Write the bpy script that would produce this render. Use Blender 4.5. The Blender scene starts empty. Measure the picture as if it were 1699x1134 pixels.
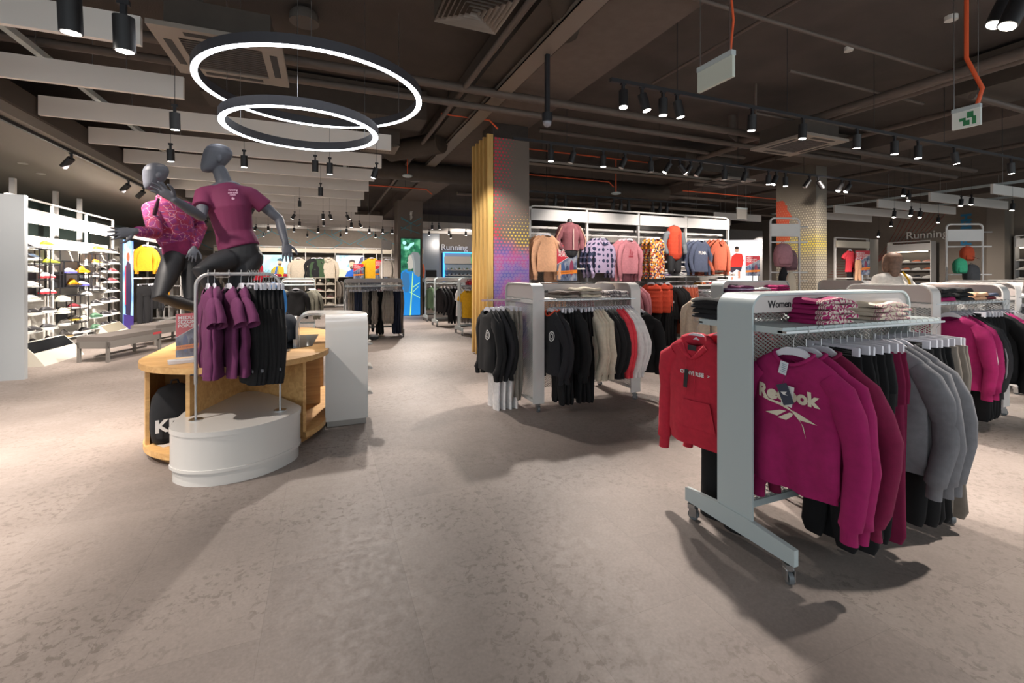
import bpy, bmesh, math, random
from mathutils import Vector, Matrix, noise
random.seed(7)
C = bpy.context.scene.collection
PI = math.pi
EYE = 1.44
CA, SA = math.cos(math.radians(22.5)), math.sin(math.radians(22.5))

# ------------------------------------------------------------------ camera, world, exposure
sc = bpy.context.scene
cd = bpy.data.cameras.new('camera'); cam = bpy.data.objects.new('camera', cd); C.objects.link(cam)
cam.location = (0, 0, EYE); cam.rotation_euler = (PI/2, 0, -math.radians(22.5))
cd.sensor_width = 36; cd.lens = 16; cd.shift_y = -(567-455)/1699; cd.clip_end = 200
sc.camera = cam
w = bpy.data.worlds.new('world'); sc.world = w; w.use_nodes = True
w.node_tree.nodes['Background'].inputs[0].default_value = (0.86, 0.95, 1.0, 1)
w.node_tree.nodes['Background'].inputs[1].default_value = 0.36
sc.view_settings.view_transform = 'Standard'; sc.view_settings.look = 'None'
sc.view_settings.gamma = 1; sc.view_settings.use_curve_mapping = False
sc.view_settings.exposure = 1.95
try:
    sc.cycles.use_denoising = True; sc.cycles.max_bounces = 6; sc.cycles.diffuse_bounces = 3
    sc.cycles.transparent_max_bounces = 16; sc.cycles.sample_clamp_indirect = 4
except Exception: pass
SPOT_W = 75
def spot_light(p, target, power=SPOT_W, size=75, col=(1, .91, .83), blend=.7):
    l = bpy.data.lights.new('spot_beam', 'SPOT'); l.energy = power*1.75; l.spot_size = math.radians(size)
    l.spot_blend = blend; l.color = col; l.shadow_soft_size = .05
    o = bpy.data.objects.new('spot_beam', l); C.objects.link(o); o.location = p
    d = Vector(target)-Vector(p); o.rotation_euler = d.to_track_quat('-Z', 'Y').to_euler()
    return o

# ------------------------------------------------------------------ rays (real points on real planes)
def ray(px, py):
    a = (px-849.5)/755
    return (a*CA+SA, -a*SA+CA, (455-py)/755)
def onZ(px, py, z):
    d = ray(px, py); k = (z-EYE)/d[2]; return Vector((d[0]*k, d[1]*k, z))
def onY(px, py, y):
    d = ray(px, py); k = y/d[1]; return Vector((d[0]*k, y, EYE+d[2]*k))
def onX(px, py, x):
    d = ray(px, py); k = x/d[0]; return Vector((x, d[1]*k, EYE+d[2]*k))
def atK(px, py, k):
    d = ray(px, py); return Vector((d[0]*k, d[1]*k, EYE+d[2]*k))

# ------------------------------------------------------------------ materials
def lin(h):
    if isinstance(h, str):
        h = h.lstrip('#'); c = [int(h[i:i+2], 16)/255 for i in (0, 2, 4)]
        return tuple((x/12.92 if x <= .04045 else ((x+.055)/1.055)**2.4) for x in c)+(1,)
    return tuple(h)+(1,)
MC = {}
def mat(name, col='#888888', rough=.6, metal=0, emit=0, bump=0, bscale=300, var=0, vscale=8, spec=.5, sheen=0, alpha=1, trans=0):
    key = (name, col, rough, metal, emit, bump, var)
    if key in MC: return MC[key]
    m = bpy.data.materials.new(name); m.use_nodes = True; nt = m.node_tree
    b = nt.nodes['Principled BSDF']; c = lin(col)
    b.inputs['Base Color'].default_value = c; b.inputs['Roughness'].default_value = rough
    b.inputs['Metallic'].default_value = metal; b.inputs['Specular IOR Level'].default_value = spec
    if sheen: b.inputs['Sheen Weight'].default_value = sheen
    if alpha < 1: b.inputs['Alpha'].default_value = alpha
    if trans: b.inputs['Transmission Weight'].default_value = trans
    if emit:
        b.inputs['Emission Color'].default_value = c; b.inputs['Emission Strength'].default_value = emit
    if bump or var:
        tc = nt.nodes.new('ShaderNodeTexCoord')
    if bump:
        n = nt.nodes.new('ShaderNodeTexNoise'); n.inputs['Scale'].default_value = bscale; n.inputs['Detail'].default_value = 3
        bp = nt.nodes.new('ShaderNodeBump'); bp.inputs['Strength'].default_value = bump; bp.inputs['Distance'].default_value = .004
        nt.links.new(tc.outputs['Object'], n.inputs['Vector']); nt.links.new(n.outputs['Fac'], bp.inputs['Height'])
        nt.links.new(bp.outputs['Normal'], b.inputs['Normal'])
    if var:
        n = nt.nodes.new('ShaderNodeTexNoise'); n.inputs['Scale'].default_value = vscale; n.inputs['Detail'].default_value = 6
        r = nt.nodes.new('ShaderNodeValToRGB'); r.color_ramp.elements[0].position = .3; r.color_ramp.elements[1].position = .7
        r.color_ramp.elements[0].color = tuple(x*(1-var) for x in c[:3])+(1,)
        r.color_ramp.elements[1].color = tuple(min(1, x*(1+var)) for x in c[:3])+(1,)
        nt.links.new(tc.outputs['Object'], n.inputs['Vector']); nt.links.new(n.outputs['Fac'], r.inputs['Fac'])
        nt.links.new(r.outputs['Color'], b.inputs['Base Color'])
    MC[key] = m; return m
def cloth(col): return mat('fabric', col, .9, bump=.25, bscale=500, var=.10, sheen=.0, vscale=30)
WHITE = mat('white_powder_coat', '#c8c4c0', .42, var=.02)
PALE = mat('pale_metal', '#afb8b8', .38)
PLASTIC = mat('white_plastic', '#cfcdd4', .35)
CHROME = mat('brushed_steel', '#b8b8b8', .28, 1)
BLACKM = mat('black_metal', '#17161a', .5)
DARK = mat('dark_painted', '#3a332e', .8, var=.15)
PIPE = mat('painted_pipe', '#564a42', .6, var=.12)
ORANGE = mat('orange_conduit', '#d8582c', .5)
MANN = mat('mannequin_grey', '#4a4b52', .5, spec=.4)
RUB = mat('rubber', '#2a2a2c', .7)

def nodes(name):
    m = bpy.data.materials.new(name); m.use_nodes = True; nt = m.node_tree
    return m, nt, nt.nodes['Principled BSDF'], nt.nodes.new('ShaderNodeTexCoord')
def N(nt, t, **k):
    n = nt.nodes.new(t)
    for a, v in k.items():
        if a.startswith('i_'):
            n.inputs[int(a[2:]) if a[2:].isdigit() else a[2:].replace('_', ' ')].default_value = v
        else: setattr(n, a, v)
    return n
def ramp(nt, stops):
    r = nt.nodes.new('ShaderNodeValToRGB'); e = r.color_ramp.elements
    e[0].position, e[0].color = stops[0][0], lin(stops[0][1]); e[1].position, e[1].color = stops[-1][0], lin(stops[-1][1])
    for p, c in stops[1:-1]:
        x = e.new(p); x.color = lin(c)
    return r
def mixc(nt, fac, a, b, mode='MIX'):
    m = nt.nodes.new('ShaderNodeMix'); m.data_type = 'RGBA'; m.blend_type = mode
    for s, i in ((fac, 0), (a, 6), (b, 7)):
        if hasattr(s, 'is_linked'): nt.links.new(s, m.inputs[i])
        elif isinstance(s, str): m.inputs[i].default_value = lin(s)
        else: m.inputs[i].default_value = s
    return m.outputs[2]
def mth(nt, op, a, b=None, c=None):
    m = nt.nodes.new('ShaderNodeMath'); m.operation = op
    for i, s in enumerate((a, b, c)):
        if s is None: continue
        if hasattr(s, 'is_linked'): nt.links.new(s, m.inputs[i])
        else: m.inputs[i].default_value = s
    return m.outputs[0]

def floor_mat():
    m, nt, b, tc = nodes('vinyl_stone_tiles'); L = nt.links.new
    mp = N(nt, 'ShaderNodeMapping'); L(tc.outputs['Object'], mp.inputs[0]); mp.inputs['Rotation'].default_value = (0, 0, PI/2)
    mp.inputs['Location'].default_value = (.2, .23, 0)
    br = N(nt, 'ShaderNodeTexBrick', i_Scale=1.0); br.inputs['Brick Width'].default_value = .92; br.inputs['Row Height'].default_value = .592
    br.inputs['Mortar Size'].default_value = .0011; br.inputs['Mortar Smooth'].default_value = .6; br.inputs['Bias'].default_value = 0
    br.inputs['Color1'].default_value = (0, 0, 0, 1); br.inputs['Color2'].default_value = (1, 1, 1, 1); br.inputs['Mortar'].default_value = (.5, .5, .5, 1)
    L(mp.outputs[0], br.inputs['Vector'])
    n1 = N(nt, 'ShaderNodeTexNoise', i_Scale=1.1, i_Detail=8, i_Roughness=.62); L(tc.outputs['Object'], n1.inputs['Vector'])
    r1 = ramp(nt, [(.3, '#645b56'), (.5, '#746a64'), (.72, '#857b75')]); L(n1.outputs['Fac'], r1.inputs['Fac'])
    # mottled worn patches, per tile amount
    n2 = N(nt, 'ShaderNodeTexNoise', i_Scale=24, i_Detail=7, i_Roughness=.68); n2.inputs['Distortion'].default_value = .6; L(tc.outputs['Object'], n2.inputs['Vector'])
    r2 = ramp(nt, [(.54, '#000000'), (.58, '#ffffff')]); L(n2.outputs['Fac'], r2.inputs['Fac'])
    n3 = N(nt, 'ShaderNodeTexNoise', i_Scale=1.6, i_Detail=2); L(tc.outputs['Object'], n3.inputs['Vector'])
    r3 = ramp(nt, [(.40, '#000000'), (.56, '#ffffff')]); L(n3.outputs['Fac'], r3.inputs['Fac'])
    amt = mth(nt, 'MULTIPLY', mth(nt, 'MULTIPLY', r2.outputs[0], r3.outputs[0]), mth(nt, 'ADD', .12, mth(nt, 'MULTIPLY', br.outputs['Color'], .75)))
    c = mixc(nt, mth(nt, 'MULTIPLY', amt, .95), r1.outputs[0], '#473d37')
    n4 = N(nt, 'ShaderNodeTexNoise', i_Scale=70, i_Detail=4); L(tc.outputs['Object'], n4.inputs['Vector'])
    c = mixc(nt, .22, c, mixc(nt, n4.outputs['Fac'], '#4e443e', '#b9aca3'))
    c = mixc(nt, mth(nt, 'MULTIPLY', br.outputs['Color'], .12), c, '#b5a79d')
    c = mixc(nt, mth(nt, 'MULTIPLY', br.outputs['Fac'], .45), c, '#4a423d')
    L(c, b.inputs['Base Color'])
    rr = ramp(nt, [(.3, '#b4b4b4'), (.7, '#d4d4d4')]); L(n2.outputs['Fac'], rr.inputs['Fac']); L(rr.outputs[0], b.inputs['Roughness'])
    b.inputs['Specular IOR Level'].default_value = .3
    bp = N(nt, 'ShaderNodeBump', i_Strength=.12, i_Distance=.002); L(n4.outputs['Fac'], bp.inputs['Height']); L(bp.outputs[0], b.inputs['Normal'])
    return m
def wood_mat(name, c0, c1, axis='Z', sc_=1):
    m, nt, b, tc = nodes(name); L = nt.links.new
    mp = N(nt, 'ShaderNodeMapping'); L(tc.outputs['Object'], mp.inputs[0])
    mp.inputs['Scale'].default_value = {'Z': (9, 9, .7), 'X': (.7, 9, 9), 'Y': (9, .7, 9)}[axis]
    n = N(nt, 'ShaderNodeTexNoise', i_Scale=2.2*sc_, i_Detail=8, i_Roughness=.6); n.inputs['Distortion'].default_value = 1.2; L(mp.outputs[0], n.inputs['Vector'])
    r = ramp(nt, [(.3, c0), (.7, c1)]); L(n.outputs['Fac'], r.inputs['Fac']); L(r.outputs[0], b.inputs['Base Color'])
    b.inputs['Roughness'].default_value = .5
    return m
OAK = wood_mat('light_oak_veneer', '#b98a52', '#d9ae74', 'X')
FIN = wood_mat('oak_fin', '#b8914f', '#cfab68', 'Z')
def mesh_mat(name, col, du, dv, thr, plane='xz'):
    m, nt, b, tc = nodes(name); L = nt.links.new
    s = N(nt, 'ShaderNodeSeparateXYZ'); L(tc.outputs['Object'], s.inputs[0])
    u = mth(nt, 'DIVIDE', s.outputs[0 if plane == 'xz' else 1], du); v = mth(nt, 'DIVIDE', s.outputs[2], dv)
    def line(e): return mth(nt, 'GREATER_THAN', mth(nt, 'ABSOLUTE', mth(nt, 'SUBTRACT', mth(nt, 'FRACT', e), .5)), .5-thr)
    k = mth(nt, 'MAXIMUM', line(mth(nt, 'ADD', u, v)), line(mth(nt, 'SUBTRACT', u, v)))
    b.inputs['Base Color'].default_value = lin(col); b.inputs['Roughness'].default_value = .45
    L(k, b.inputs['Alpha'])
    return m
MESHX = mesh_mat('expanded_metal_x', '#c9c2bb', .036, .021, .13, 'xz')
MESHY = mesh_mat('expanded_metal_y', '#b9b9b7', .036, .021, .13, 'yz')

# ------------------------------------------------------------------ mesh builder
class MB:
    def __init__(s): s.v = []; s.f = []; s.m = []; s.s = []
    def add(s, vs, fs, mi=0, sm=False):
        o = len(s.v); s.v += [tuple(v) for v in vs]
        for f in fs: s.f.append([i+o for i in f]); s.m.append(mi); s.s.append(sm)
        return s
    def box(s, x0, y0, z0, x1, y1, z1, mi=0, M=None):
        vs = [Vector(p) for p in ((x0,y0,z0),(x1,y0,z0),(x1,y1,z0),(x0,y1,z0),(x0,y0,z1),(x1,y0,z1),(x1,y1,z1),(x0,y1,z1))]
        if M is not None: vs = [M @ v for v in vs]
        return s.add(vs, [(0,3,2,1),(4,5,6,7),(0,1,5,4),(1,2,6,5),(2,3,7,6),(3,0,4,7)], mi)
    def loft(s, loops, mi=0, cap0=True, cap1=True, sm=True, close=True):
        n = len(loops[0]); vs = [p for l in loops for p in l]; fs = []
        for i in range(len(loops)-1):
            for j in range(n if close else n-1):
                k = (j+1) % n; fs.append((i*n+j, i*n+k, (i+1)*n+k, (i+1)*n+j))
        s.add(vs, fs, mi, sm)
        if close and cap0: s.add(loops[0], [tuple(range(n))[::-1]], mi)
        if close and cap1: s.add(loops[-1], [tuple(range(n))], mi)
        return s
    def tube(s, path, r, seg=8, mi=0, cap=True, sq=None):
        path = [Vector(p) for p in path]; n = len(path)
        if not hasattr(r, '__len__'): r = [r]*n
        t0 = (path[1]-path[0]).normalized(); up = Vector((0, 0, 1)) if abs(t0.z) < .9 else Vector((1, 0, 0))
        a = t0.cross(up).normalized(); loops = []
        for i in range(n):
            t = (path[min(i+1, n-1)]-path[max(i-1, 0)])
            t = t.normalized() if t.length > 1e-9 else t0
            a = (a-t*a.dot(t)).normalized(); b = t.cross(a)
            ra, rb = (r[i] if hasattr(r[i], '__len__') else (r[i], r[i]))
            loops.append([path[i]+a*ra*math.cos(2*PI*j/seg)+b*rb*math.sin(2*PI*j/seg) for j in range(seg)])
        return s.loft(loops, mi, cap, cap)
    def cyl(s, p0, p1, r, seg=12, mi=0, r1=None):
        return s.tube([p0, p1], [r, r if r1 is None else r1], seg, mi)
    def prism(s, poly, z0, z1, mi=0, M=None, sm=False):
        n = len(poly); lo = [Vector((p[0], p[1], z0)) for p in poly]; hi = [Vector((p[0], p[1], z1)) for p in poly]
        if M is not None: lo = [M @ v for v in lo]; hi = [M @ v for v in hi]
        s.add(lo+hi, [tuple(range(n))[::-1], tuple(range(n, 2*n))], mi)
        s.add(lo+hi, [(i, (i+1) % n, n+(i+1) % n, n+i) for i in range(n)], mi, sm)
        return s
    def sphere(s, c, r, seg=12, rings=8, mi=0, M=None):
        c = Vector(c); r = r if hasattr(r, '__len__') else (r, r, r); loops = []
        for i in range(rings+1):
            th = PI*i/rings; th = min(max(th, .02), PI-.02)
            l = [Vector((r[0]*math.sin(th)*math.cos(2*PI*j/seg), r[1]*math.sin(th)*math.sin(2*PI*j/seg), -r[2]*math.cos(th))) for j in range(seg)]
            if M is not None: l = [M @ v for v in l]
            loops.append([c+v for v in l])
        return s.loft(loops, mi)
    def build(s, name, mats, parent=None, loc=None, fix=False):
        me = bpy.data.meshes.new(name); me.from_pydata(s.v, [], s.f); me.update()
        for m in (mats if isinstance(mats, (list, tuple)) else [mats]): me.materials.append(m)
        me.polygons.foreach_set('material_index', s.m); me.polygons.foreach_set('use_smooth', s.s)
        if fix:
            bm = bmesh.new(); bm.from_mesh(me); bmesh.ops.recalc_face_normals(bm, faces=bm.faces); bm.to_mesh(me); bm.free()
        return link(name, me, parent, loc)
def link(name, me, parent=None, loc=None, rz=0):
    o = bpy.data.objects.new(name, me); C.objects.link(o)
    if parent is not None: o.parent = parent
    if loc is not None: o.location = loc
    if rz: o.rotation_euler[2] = rz
    return o
LABELS = {}
def tag(o, label, cat, group=None, kind=None):
    n = len(label.replace(',', ' ').split())
    if n > 16 or n < 4: print('LABEL LENGTH', n, label)
    if label in LABELS and not group: print('DUP LABEL', label)
    LABELS[label] = 1
    o['label'] = label; o['category'] = cat
    if group: o['group'] = group
    if kind: o['kind'] = kind
    return o
def empty(name, loc, rz, label, cat, group=None):
    o = bpy.data.objects.new(name, None); C.objects.link(o); o.location = loc; o.rotation_euler[2] = rz
    o.empty_display_size = .05
    return tag(o, label, cat, group)
def struct(o): o['kind'] = 'structure'; return o
def copy_tree(o, parent=None):
    c = o.copy(); C.objects.link(c); c.parent = parent
    for ch in list(o.children): copy_tree(ch, c)
    return c
ONES = 'zeroth first second third fourth fifth sixth seventh eighth ninth tenth eleventh twelfth thirteenth fourteenth fifteenth sixteenth seventeenth eighteenth nineteenth'.split()
def ordn(i):
    if i < 20: return ONES[i]
    t = i // 10; u = i % 10
    a = ['', '', 'twenty', 'thirty', 'forty', 'fifty', 'sixty', 'seventy'][t]
    return a+'-'+ONES[u] if u else {2: 'twentieth', 3: 'thirtieth', 4: 'fortieth', 5: 'fiftieth', 6: 'sixtieth', 7: 'seventieth'}[t]
def text_mesh(s, size, extrude=0, align='LEFT', spacing=1.0, bold=0):
    cu = bpy.data.curves.new('txt', 'FONT'); cu.body = s; cu.size = size; cu.extrude = extrude; cu.align_x = align
    cu.space_character = spacing; cu.resolution_u = 3; cu.offset = bold
    o = bpy.data.objects.new('txt', cu); C.objects.link(o); bpy.context.view_layer.update()
    me = bpy.data.meshes.new_from_object(o.evaluated_get(bpy.context.evaluated_depsgraph_get())); bpy.data.objects.remove(o)
    return me
def text(name, s, size, m, parent, M, **k):
    me = text_mesh(s, size, **k); me.transform(M); me.materials.clear(); me.materials.append(m)
    return link(name, me, parent)
def RX(a): return Matrix.Rotation(a, 4, 'X')
def RY(a): return Matrix.Rotation(a, 4, 'Y')
def RZ(a): return Matrix.Rotation(a, 4, 'Z')
def TR(x, y, z): return Matrix.Translation((x, y, z))
FACE_Y = RX(PI/2)                       # text lying in xy -> stands facing -y
FACE_X = RZ(-PI/2) @ RX(PI/2)           # facing -x
exec_parts = []

# ------------------------------------------------------------------ room shell
FLOOR_END = -3.2
struct(MB().box(-9, FLOOR_END, -.1, 24, 24, 0).build('floor', floor_mat()))
CEILM = mat('dark_concrete', '#463d37', .9, bump=.5, bscale=60, var=.22, vscale=1.5)
struct(MB().box(-9, FLOOR_END, 4.35, 24, 24, 4.5).build('ceiling', CEILM))
TAUPE = mat('taupe_wall_paint', '#7d7369', .85, var=.05)
def hex_wall():
    b = MB().box(-7, 22, 0, 24, 22.2, 4.35); o = struct(b.build('wall_back', TAUPE)); return o
wb = hex_wall()
LINE = mat('blue_line_print', '#4f8f9c', .7)
def zig(pts, r=.014):
    b = MB()
    for p, q in pts: b.cyl((p[0], 21.992, p[1]), (q[0], 21.992, q[1]), r, 5)
    return b
hx = MB()
random.seed(3)
for i in range(11):                                   # rhombic line pattern above the shelving
    x = -7+i*1.05; z = 2.85+(i % 2)*.35
    segs = [((x, z), (x+.75, z+.42)), ((x+.75, z+.42), (x+1.5, z)), ((x+.75, z+.42), (x+.75, z+.95)), ((x, z), (x+.75, z-.42))]
    if i % 3 != 2: segs.append(((x+1.5, z), (x+.75, z-.42)))
    if i % 3 == 1: segs.append(((x, z), (x, z+.5)))
    for p, q in segs: hx.cyl((p[0], 21.99, p[1]), (q[0], 21.99, q[1]), .013, 5)
hx.build('wall_line_print', LINE, wb)
struct(MB().box(-7, 5.5, 0, -6.8, 22, 4.35).build('wall_left', mat('grey_green_wall', '#78807a', .7)))
struct(MB().box(22, FLOOR_END, 0, 22.2, 22, 4.35).build('wall_right', TAUPE))
# left lowered ceiling with its fascia
struct(MB().box(-7, -1, 3.2, -3.2, 22, 3.32).build('ceiling_soffit', mat('warm_grey_plaster', '#8d867e', .8)))
struct(MB().box(-3.24, -1, 3.32, -3.16, 22, 3.55).build('trim_fascia', mat('dark_brown_trim', '#4b423b', .7)))
# beam along the columns
BEAM = mat('painted_beam', '#5d5149', .85, var=.08)
struct(MB().box(2.45, FLOOR_END, 3.98, 3.3, 22, 4.35).build('ceiling_beam', BEAM))
struct(MB().box(10.3, FLOOR_END, 4.0, 11.1, 22, 4.35).build('ceiling_beam', BEAM))

def dots_mat(name, base, plane, u0, ulen, mode):
    m, nt, b, tc = nodes(name); L = nt.links.new
    s = N(nt, 'ShaderNodeSeparateXYZ'); L(tc.outputs['Object'], s.inputs[0])
    u = mth(nt, 'DIVIDE', mth(nt, 'SUBTRACT', s.outputs[0] if plane == 'x' else mth(nt, 'SUBTRACT', s.outputs[1], s.outputs[0]), u0), ulen)
    z = s.outputs[2]; cell = .064
    rv = mth(nt, 'DIVIDE', z, cell*.87); row = mth(nt, 'FLOOR', rv)
    uu = mth(nt, 'ADD', mth(nt, 'DIVIDE', mth(nt, 'MULTIPLY', u, ulen), cell), mth(nt, 'MULTIPLY', mth(nt, 'MODULO', row, 2), .5))
    du = mth(nt, 'SUBTRACT', mth(nt, 'FRACT', uu), .5); dv = mth(nt, 'SUBTRACT', mth(nt, 'FRACT', rv), .5)
    d = mth(nt, 'SQRT', mth(nt, 'ADD', mth(nt, 'MULTIPLY', du, du), mth(nt, 'MULTIPLY', dv, dv)))
    no = N(nt, 'ShaderNodeTexNoise', i_Scale=2.2, i_Detail=3); L(tc.outputs['Object'], no.inputs['Vector'])
    nz = mth(nt, 'SUBTRACT', no.outputs['Fac'], .5)
    hue = N(nt, 'ShaderNodeTexNoise', i_Scale=3.1, i_Detail=2); L(tc.outputs['Object'], hue.inputs['Vector'])
    if mode == 'a':
        # dots swell to the left above 2 m and everywhere between 2 and 2.4 m
        f = mth(nt, 'ADD', mth(nt, 'SUBTRACT', .62, mth(nt, 'MULTIPLY', u, 1.15)), mth(nt, 'MULTIPLY', nz, 1.0))
        low = mth(nt, 'MULTIPLY', mth(nt, 'SUBTRACT', 2.75, z), .75)
        f = mth(nt, 'MAXIMUM', f, mth(nt, 'MINIMUM', low, .9))
        rad = mth(nt, 'MULTIPLY', f, .5)
        dot = mth(nt, 'LESS_THAN', d, rad)
        yel = mth(nt, 'MULTIPLY', mth(nt, 'SUBTRACT', 1.0, mth(nt, 'ABSOLUTE', mth(nt, 'MULTIPLY', mth(nt, 'SUBTRACT', z, 2.15), 2.3))), mth(nt, 'MULTIPLY', u, 1.8)); 
        r = ramp(nt, [(.2, '#d02640'), (.5, '#cf8a60'), (.85, '#e6c84a')]); L(yel, r.inputs['Fac'])
        r2 = ramp(nt, [(.3, '#4c55a0'), (.45, '#7a58a6'), (.58, '#b04e86'), (.72, '#4c7ab4')]); L(hue.outputs['Fac'], r2.inputs['Fac'])
        lowf = mth(nt, 'MINIMUM', mth(nt, 'MAXIMUM', mth(nt, 'MULTIPLY', mth(nt, 'SUBTRACT', mth(nt, 'ADD', 2.0, mth(nt, 'MULTIPLY', nz, .6)), z), 4), 0), 1)
        c = mixc(nt, dot, base, r.outputs[0]); c2 = mixc(nt, mth(nt, 'MULTIPLY', dot, .45), r2.outputs[0], '#9a86a6')
        c = mixc(nt, lowf, c, c2)
    else:
        # yellow dots with a red field at the top left
        f = mth(nt, 'ADD', mth(nt, 'MULTIPLY', mth(nt, 'SUBTRACT', 3.5, z), .55), mth(nt, 'MULTIPLY', nz, .5))
        dot = mth(nt, 'LESS_THAN', d, mth(nt, 'MINIMUM', mth(nt, 'MULTIPLY', f, .5), .38))
        lo = mth(nt, 'MAXIMUM', mth(nt, 'MULTIPLY', mth(nt, 'SUBTRACT', z, 1.6), 3), 0)
        r = ramp(nt, [(.1, '#a49a88'), (.6, '#c2ac2e'), (1, '#b0a68e')]); L(mth(nt, 'MULTIPLY', lo, .35), r.inputs['Fac'])
        c = mixc(nt, dot, base, r.outputs[0])
        rd = mth(nt, 'GREATER_THAN', mth(nt, 'ADD', u, mth(nt, 'MULTIPLY', nz, .9)), mth(nt, 'ADD', .62, mth(nt, 'MULTIPLY', mth(nt, 'ABSOLUTE', mth(nt, 'SUBTRACT', z, 2.55)), .3)))
        rd = mth(nt, 'MULTIPLY', rd, mth(nt, 'MULTIPLY', mth(nt, 'GREATER_THAN', z, 1.7), mth(nt, 'LESS_THAN', z, 3.25)))
        c = mixc(nt, mth(nt, 'MULTIPLY', rd, mth(nt, 'SUBTRACT', 1.0, mth(nt, 'MULTIPLY', dot, .3))), c, '#a8462f')
    L(c, b.inputs['Base Color']); b.inputs['Roughness'].default_value = .6
    return m
COLB = '#675c53'
struct(MB().box(2.62, 7.1, 0, 3.26, 7.75, 3.72).build('column_near', dots_mat('halftone_print_a', COLB, 'x', 2.62, .64, 'a')))
struct(MB().box(10.48, 7.0, 0, 10.85, 8.0, 4.0).build('column_right', dots_mat('halftone_print_b', '#6f675c', 'y', -3.5, 1.0, 'b')))
struct(MB().box(2.62, 7.15, 3.72, 3.26, 7.7, 3.98).build('column_near_head', DARK))
c3 = struct(MB().box(2.35, 15.9, 0, 3.2, 16.7, 3.98).build('column_back', mat('taupe_column', '#6a6058', .8)))
cl = MB()
for p, q in (((2.45, 3.35), (3.0, 3.1)), ((3.0, 3.1), (3.15, 3.2)), ((2.45, 2.95), (2.8, 3.2)), ((2.8, 3.2), (3.15, 3.4)), ((2.8, 3.2), (2.8, 2.85)), ((2.45, 3.05), (3.1, 2.85)), ((2.8, 3.2), (2.45, 3.4))):
    cl.cyl((p[0], 15.89, p[1]), (q[0], 15.89, q[1]), .012, 5)
cl.build('column_line_print', LINE, c3)
me = MB().sphere((2.8, 15.88, 3.55), (.045, .02, .07), 8, 6, 0); me.box(2.77, 15.87, 3.35, 2.83, 15.89, 3.5); me.tube([(2.86, 15.88, 3.62), (2.76, 15.88, 3.5), (2.84, 15.88, 3.42), (2.78, 15.88, 3.3)], .02, 6)
me.build('column_figure_print', mat('pale_print', '#c9c5be', .6), c3)
def fin(i, y):
    o = MB().box(2.50, y-.03, .02, 2.60, y+.03, 3.76).build('wood_fin', FIN)
    lab = ['nearest', 'second nearest', 'middle', 'second farthest', 'farthest'][i]
    tag(o, f'{lab} of five tall oak fins clad on the dotted column', 'wood slat', 'oak fins on the column')
for i, y in enumerate((7.12, 7.32, 7.52, 7.72, 7.92)): fin(i, y)

# ------------------------------------------------------------------ suspended baffles
BAF = mat('white_felt_baffle', '#e0dad3', .85, bump=.2, bscale=400)
def baffle(x0, x1, y, z, label, group='white baffles'):
    o = MB().box(x0, y-.025, z, x1, y+.025, z+.235).build('ceiling_baffle', BAF); tag(o, label, 'ceiling baffle', group)
    for x in (x0+.5, x1-.5): MB().cyl((x, y, z+.235), (x, y, 4.35), .004, 5).build('wire', CHROME, o)
    return o
for i in range(-1, 14):
    x1 = .96; x0 = -3.14
    if i < 2: x1 = -1.4; x0 = -5.2 if i < 1 else -3.14
    if i < 2: x0 = -3.12
    if i == 10: x1 = 2.0
    if i > 10: x1 = 9.0
    y = 4.68+1.254*i
    baffle(x0, x1, y, 3.34, f'long white hanging baffle, {ordn(i+2)} nearest in the row over the left aisle')
for i in range(6):
    y = 4.4+1.2*i
    if y < 5: continue
    baffle(14.6, 18.6, y, 3.34, f'white hanging baffle, {ordn(i)} nearest in the field above the right aisle', 'right baffles')
for i in range(4):
    baffle(12.2, 14.4, 11.6+1.3*i, 3.3, f'white hanging baffle, {ordn(i+1)} nearest behind the yellow dotted column', 'far baffles')
for x, y0, lab in ((-2.6, 2, 'left rail over the left aisle'), (.4, 7.75, 'right rail over the left aisle'), (15.2, 3, 'left rail over the right aisle'), (18, 3, 'right rail over the right aisle')):
    tag(MB().box(x-.03, y0, 3.6, x+.03, 21.5 if x < 1 else 12, 3.66).build('ceiling_rail', PALE), 'pale baffle carrier, '+lab, 'ceiling rail')

# ------------------------------------------------------------------ ring lamps
GLOW = mat('led_diffuser', '#f2f6ff', .4, emit=3.2)
def ring(cx, cy, z, R, label, drop):
    root = empty('ring_lamp', (cx, cy, z), 0, label, 'pendant lamp', 'ring pendant lamps')
    n = 72
    def loopset(prof):
        return [[(r*math.cos(2*PI*i/n), r*math.sin(2*PI*i/n), h) for r, h in prof] for i in range(n+1)]
    MB().loft(loopset([(R, .004), (R, .085), (R-.055, .085), (R-.055, .004)]), cap0=False, cap1=False, sm=False).build('ring_housing', mat('grey_ring', '#3b3a3f', .5), root, fix=True)
    MB().loft(loopset([(R-.003, 0), (R-.003, .006), (R-.052, .006), (R-.052, 0)]), cap0=False, cap1=False, sm=False).build('light_strip', GLOW, root, fix=True)
    for k in range(3):
        a = k*2*PI/3+.5; MB().cyl((R*math.cos(a)*.97, R*math.sin(a)*.97, .08), (R*math.cos(a)*.97, R*math.sin(a)*.97, 4.35-z), .0025, 5).build('suspension_wire', CHROME, root)
    MB().cyl((.0, 0, 4.35-z-.06), (0, 0, 4.35-z), .1, 16).build('ceiling_canopy', BLACKM, root)
pb = atK(525, 455, 4.33); ps = atK(503, 455, 4.35)
ring(pb.x, pb.y, 3.14, .985, 'large glowing white ring lamp hung over the oak table', 0)
ring(ps.x, ps.y, 2.80, .69, 'small glowing white ring lamp hung lower beneath the large ring', 0)

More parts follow.
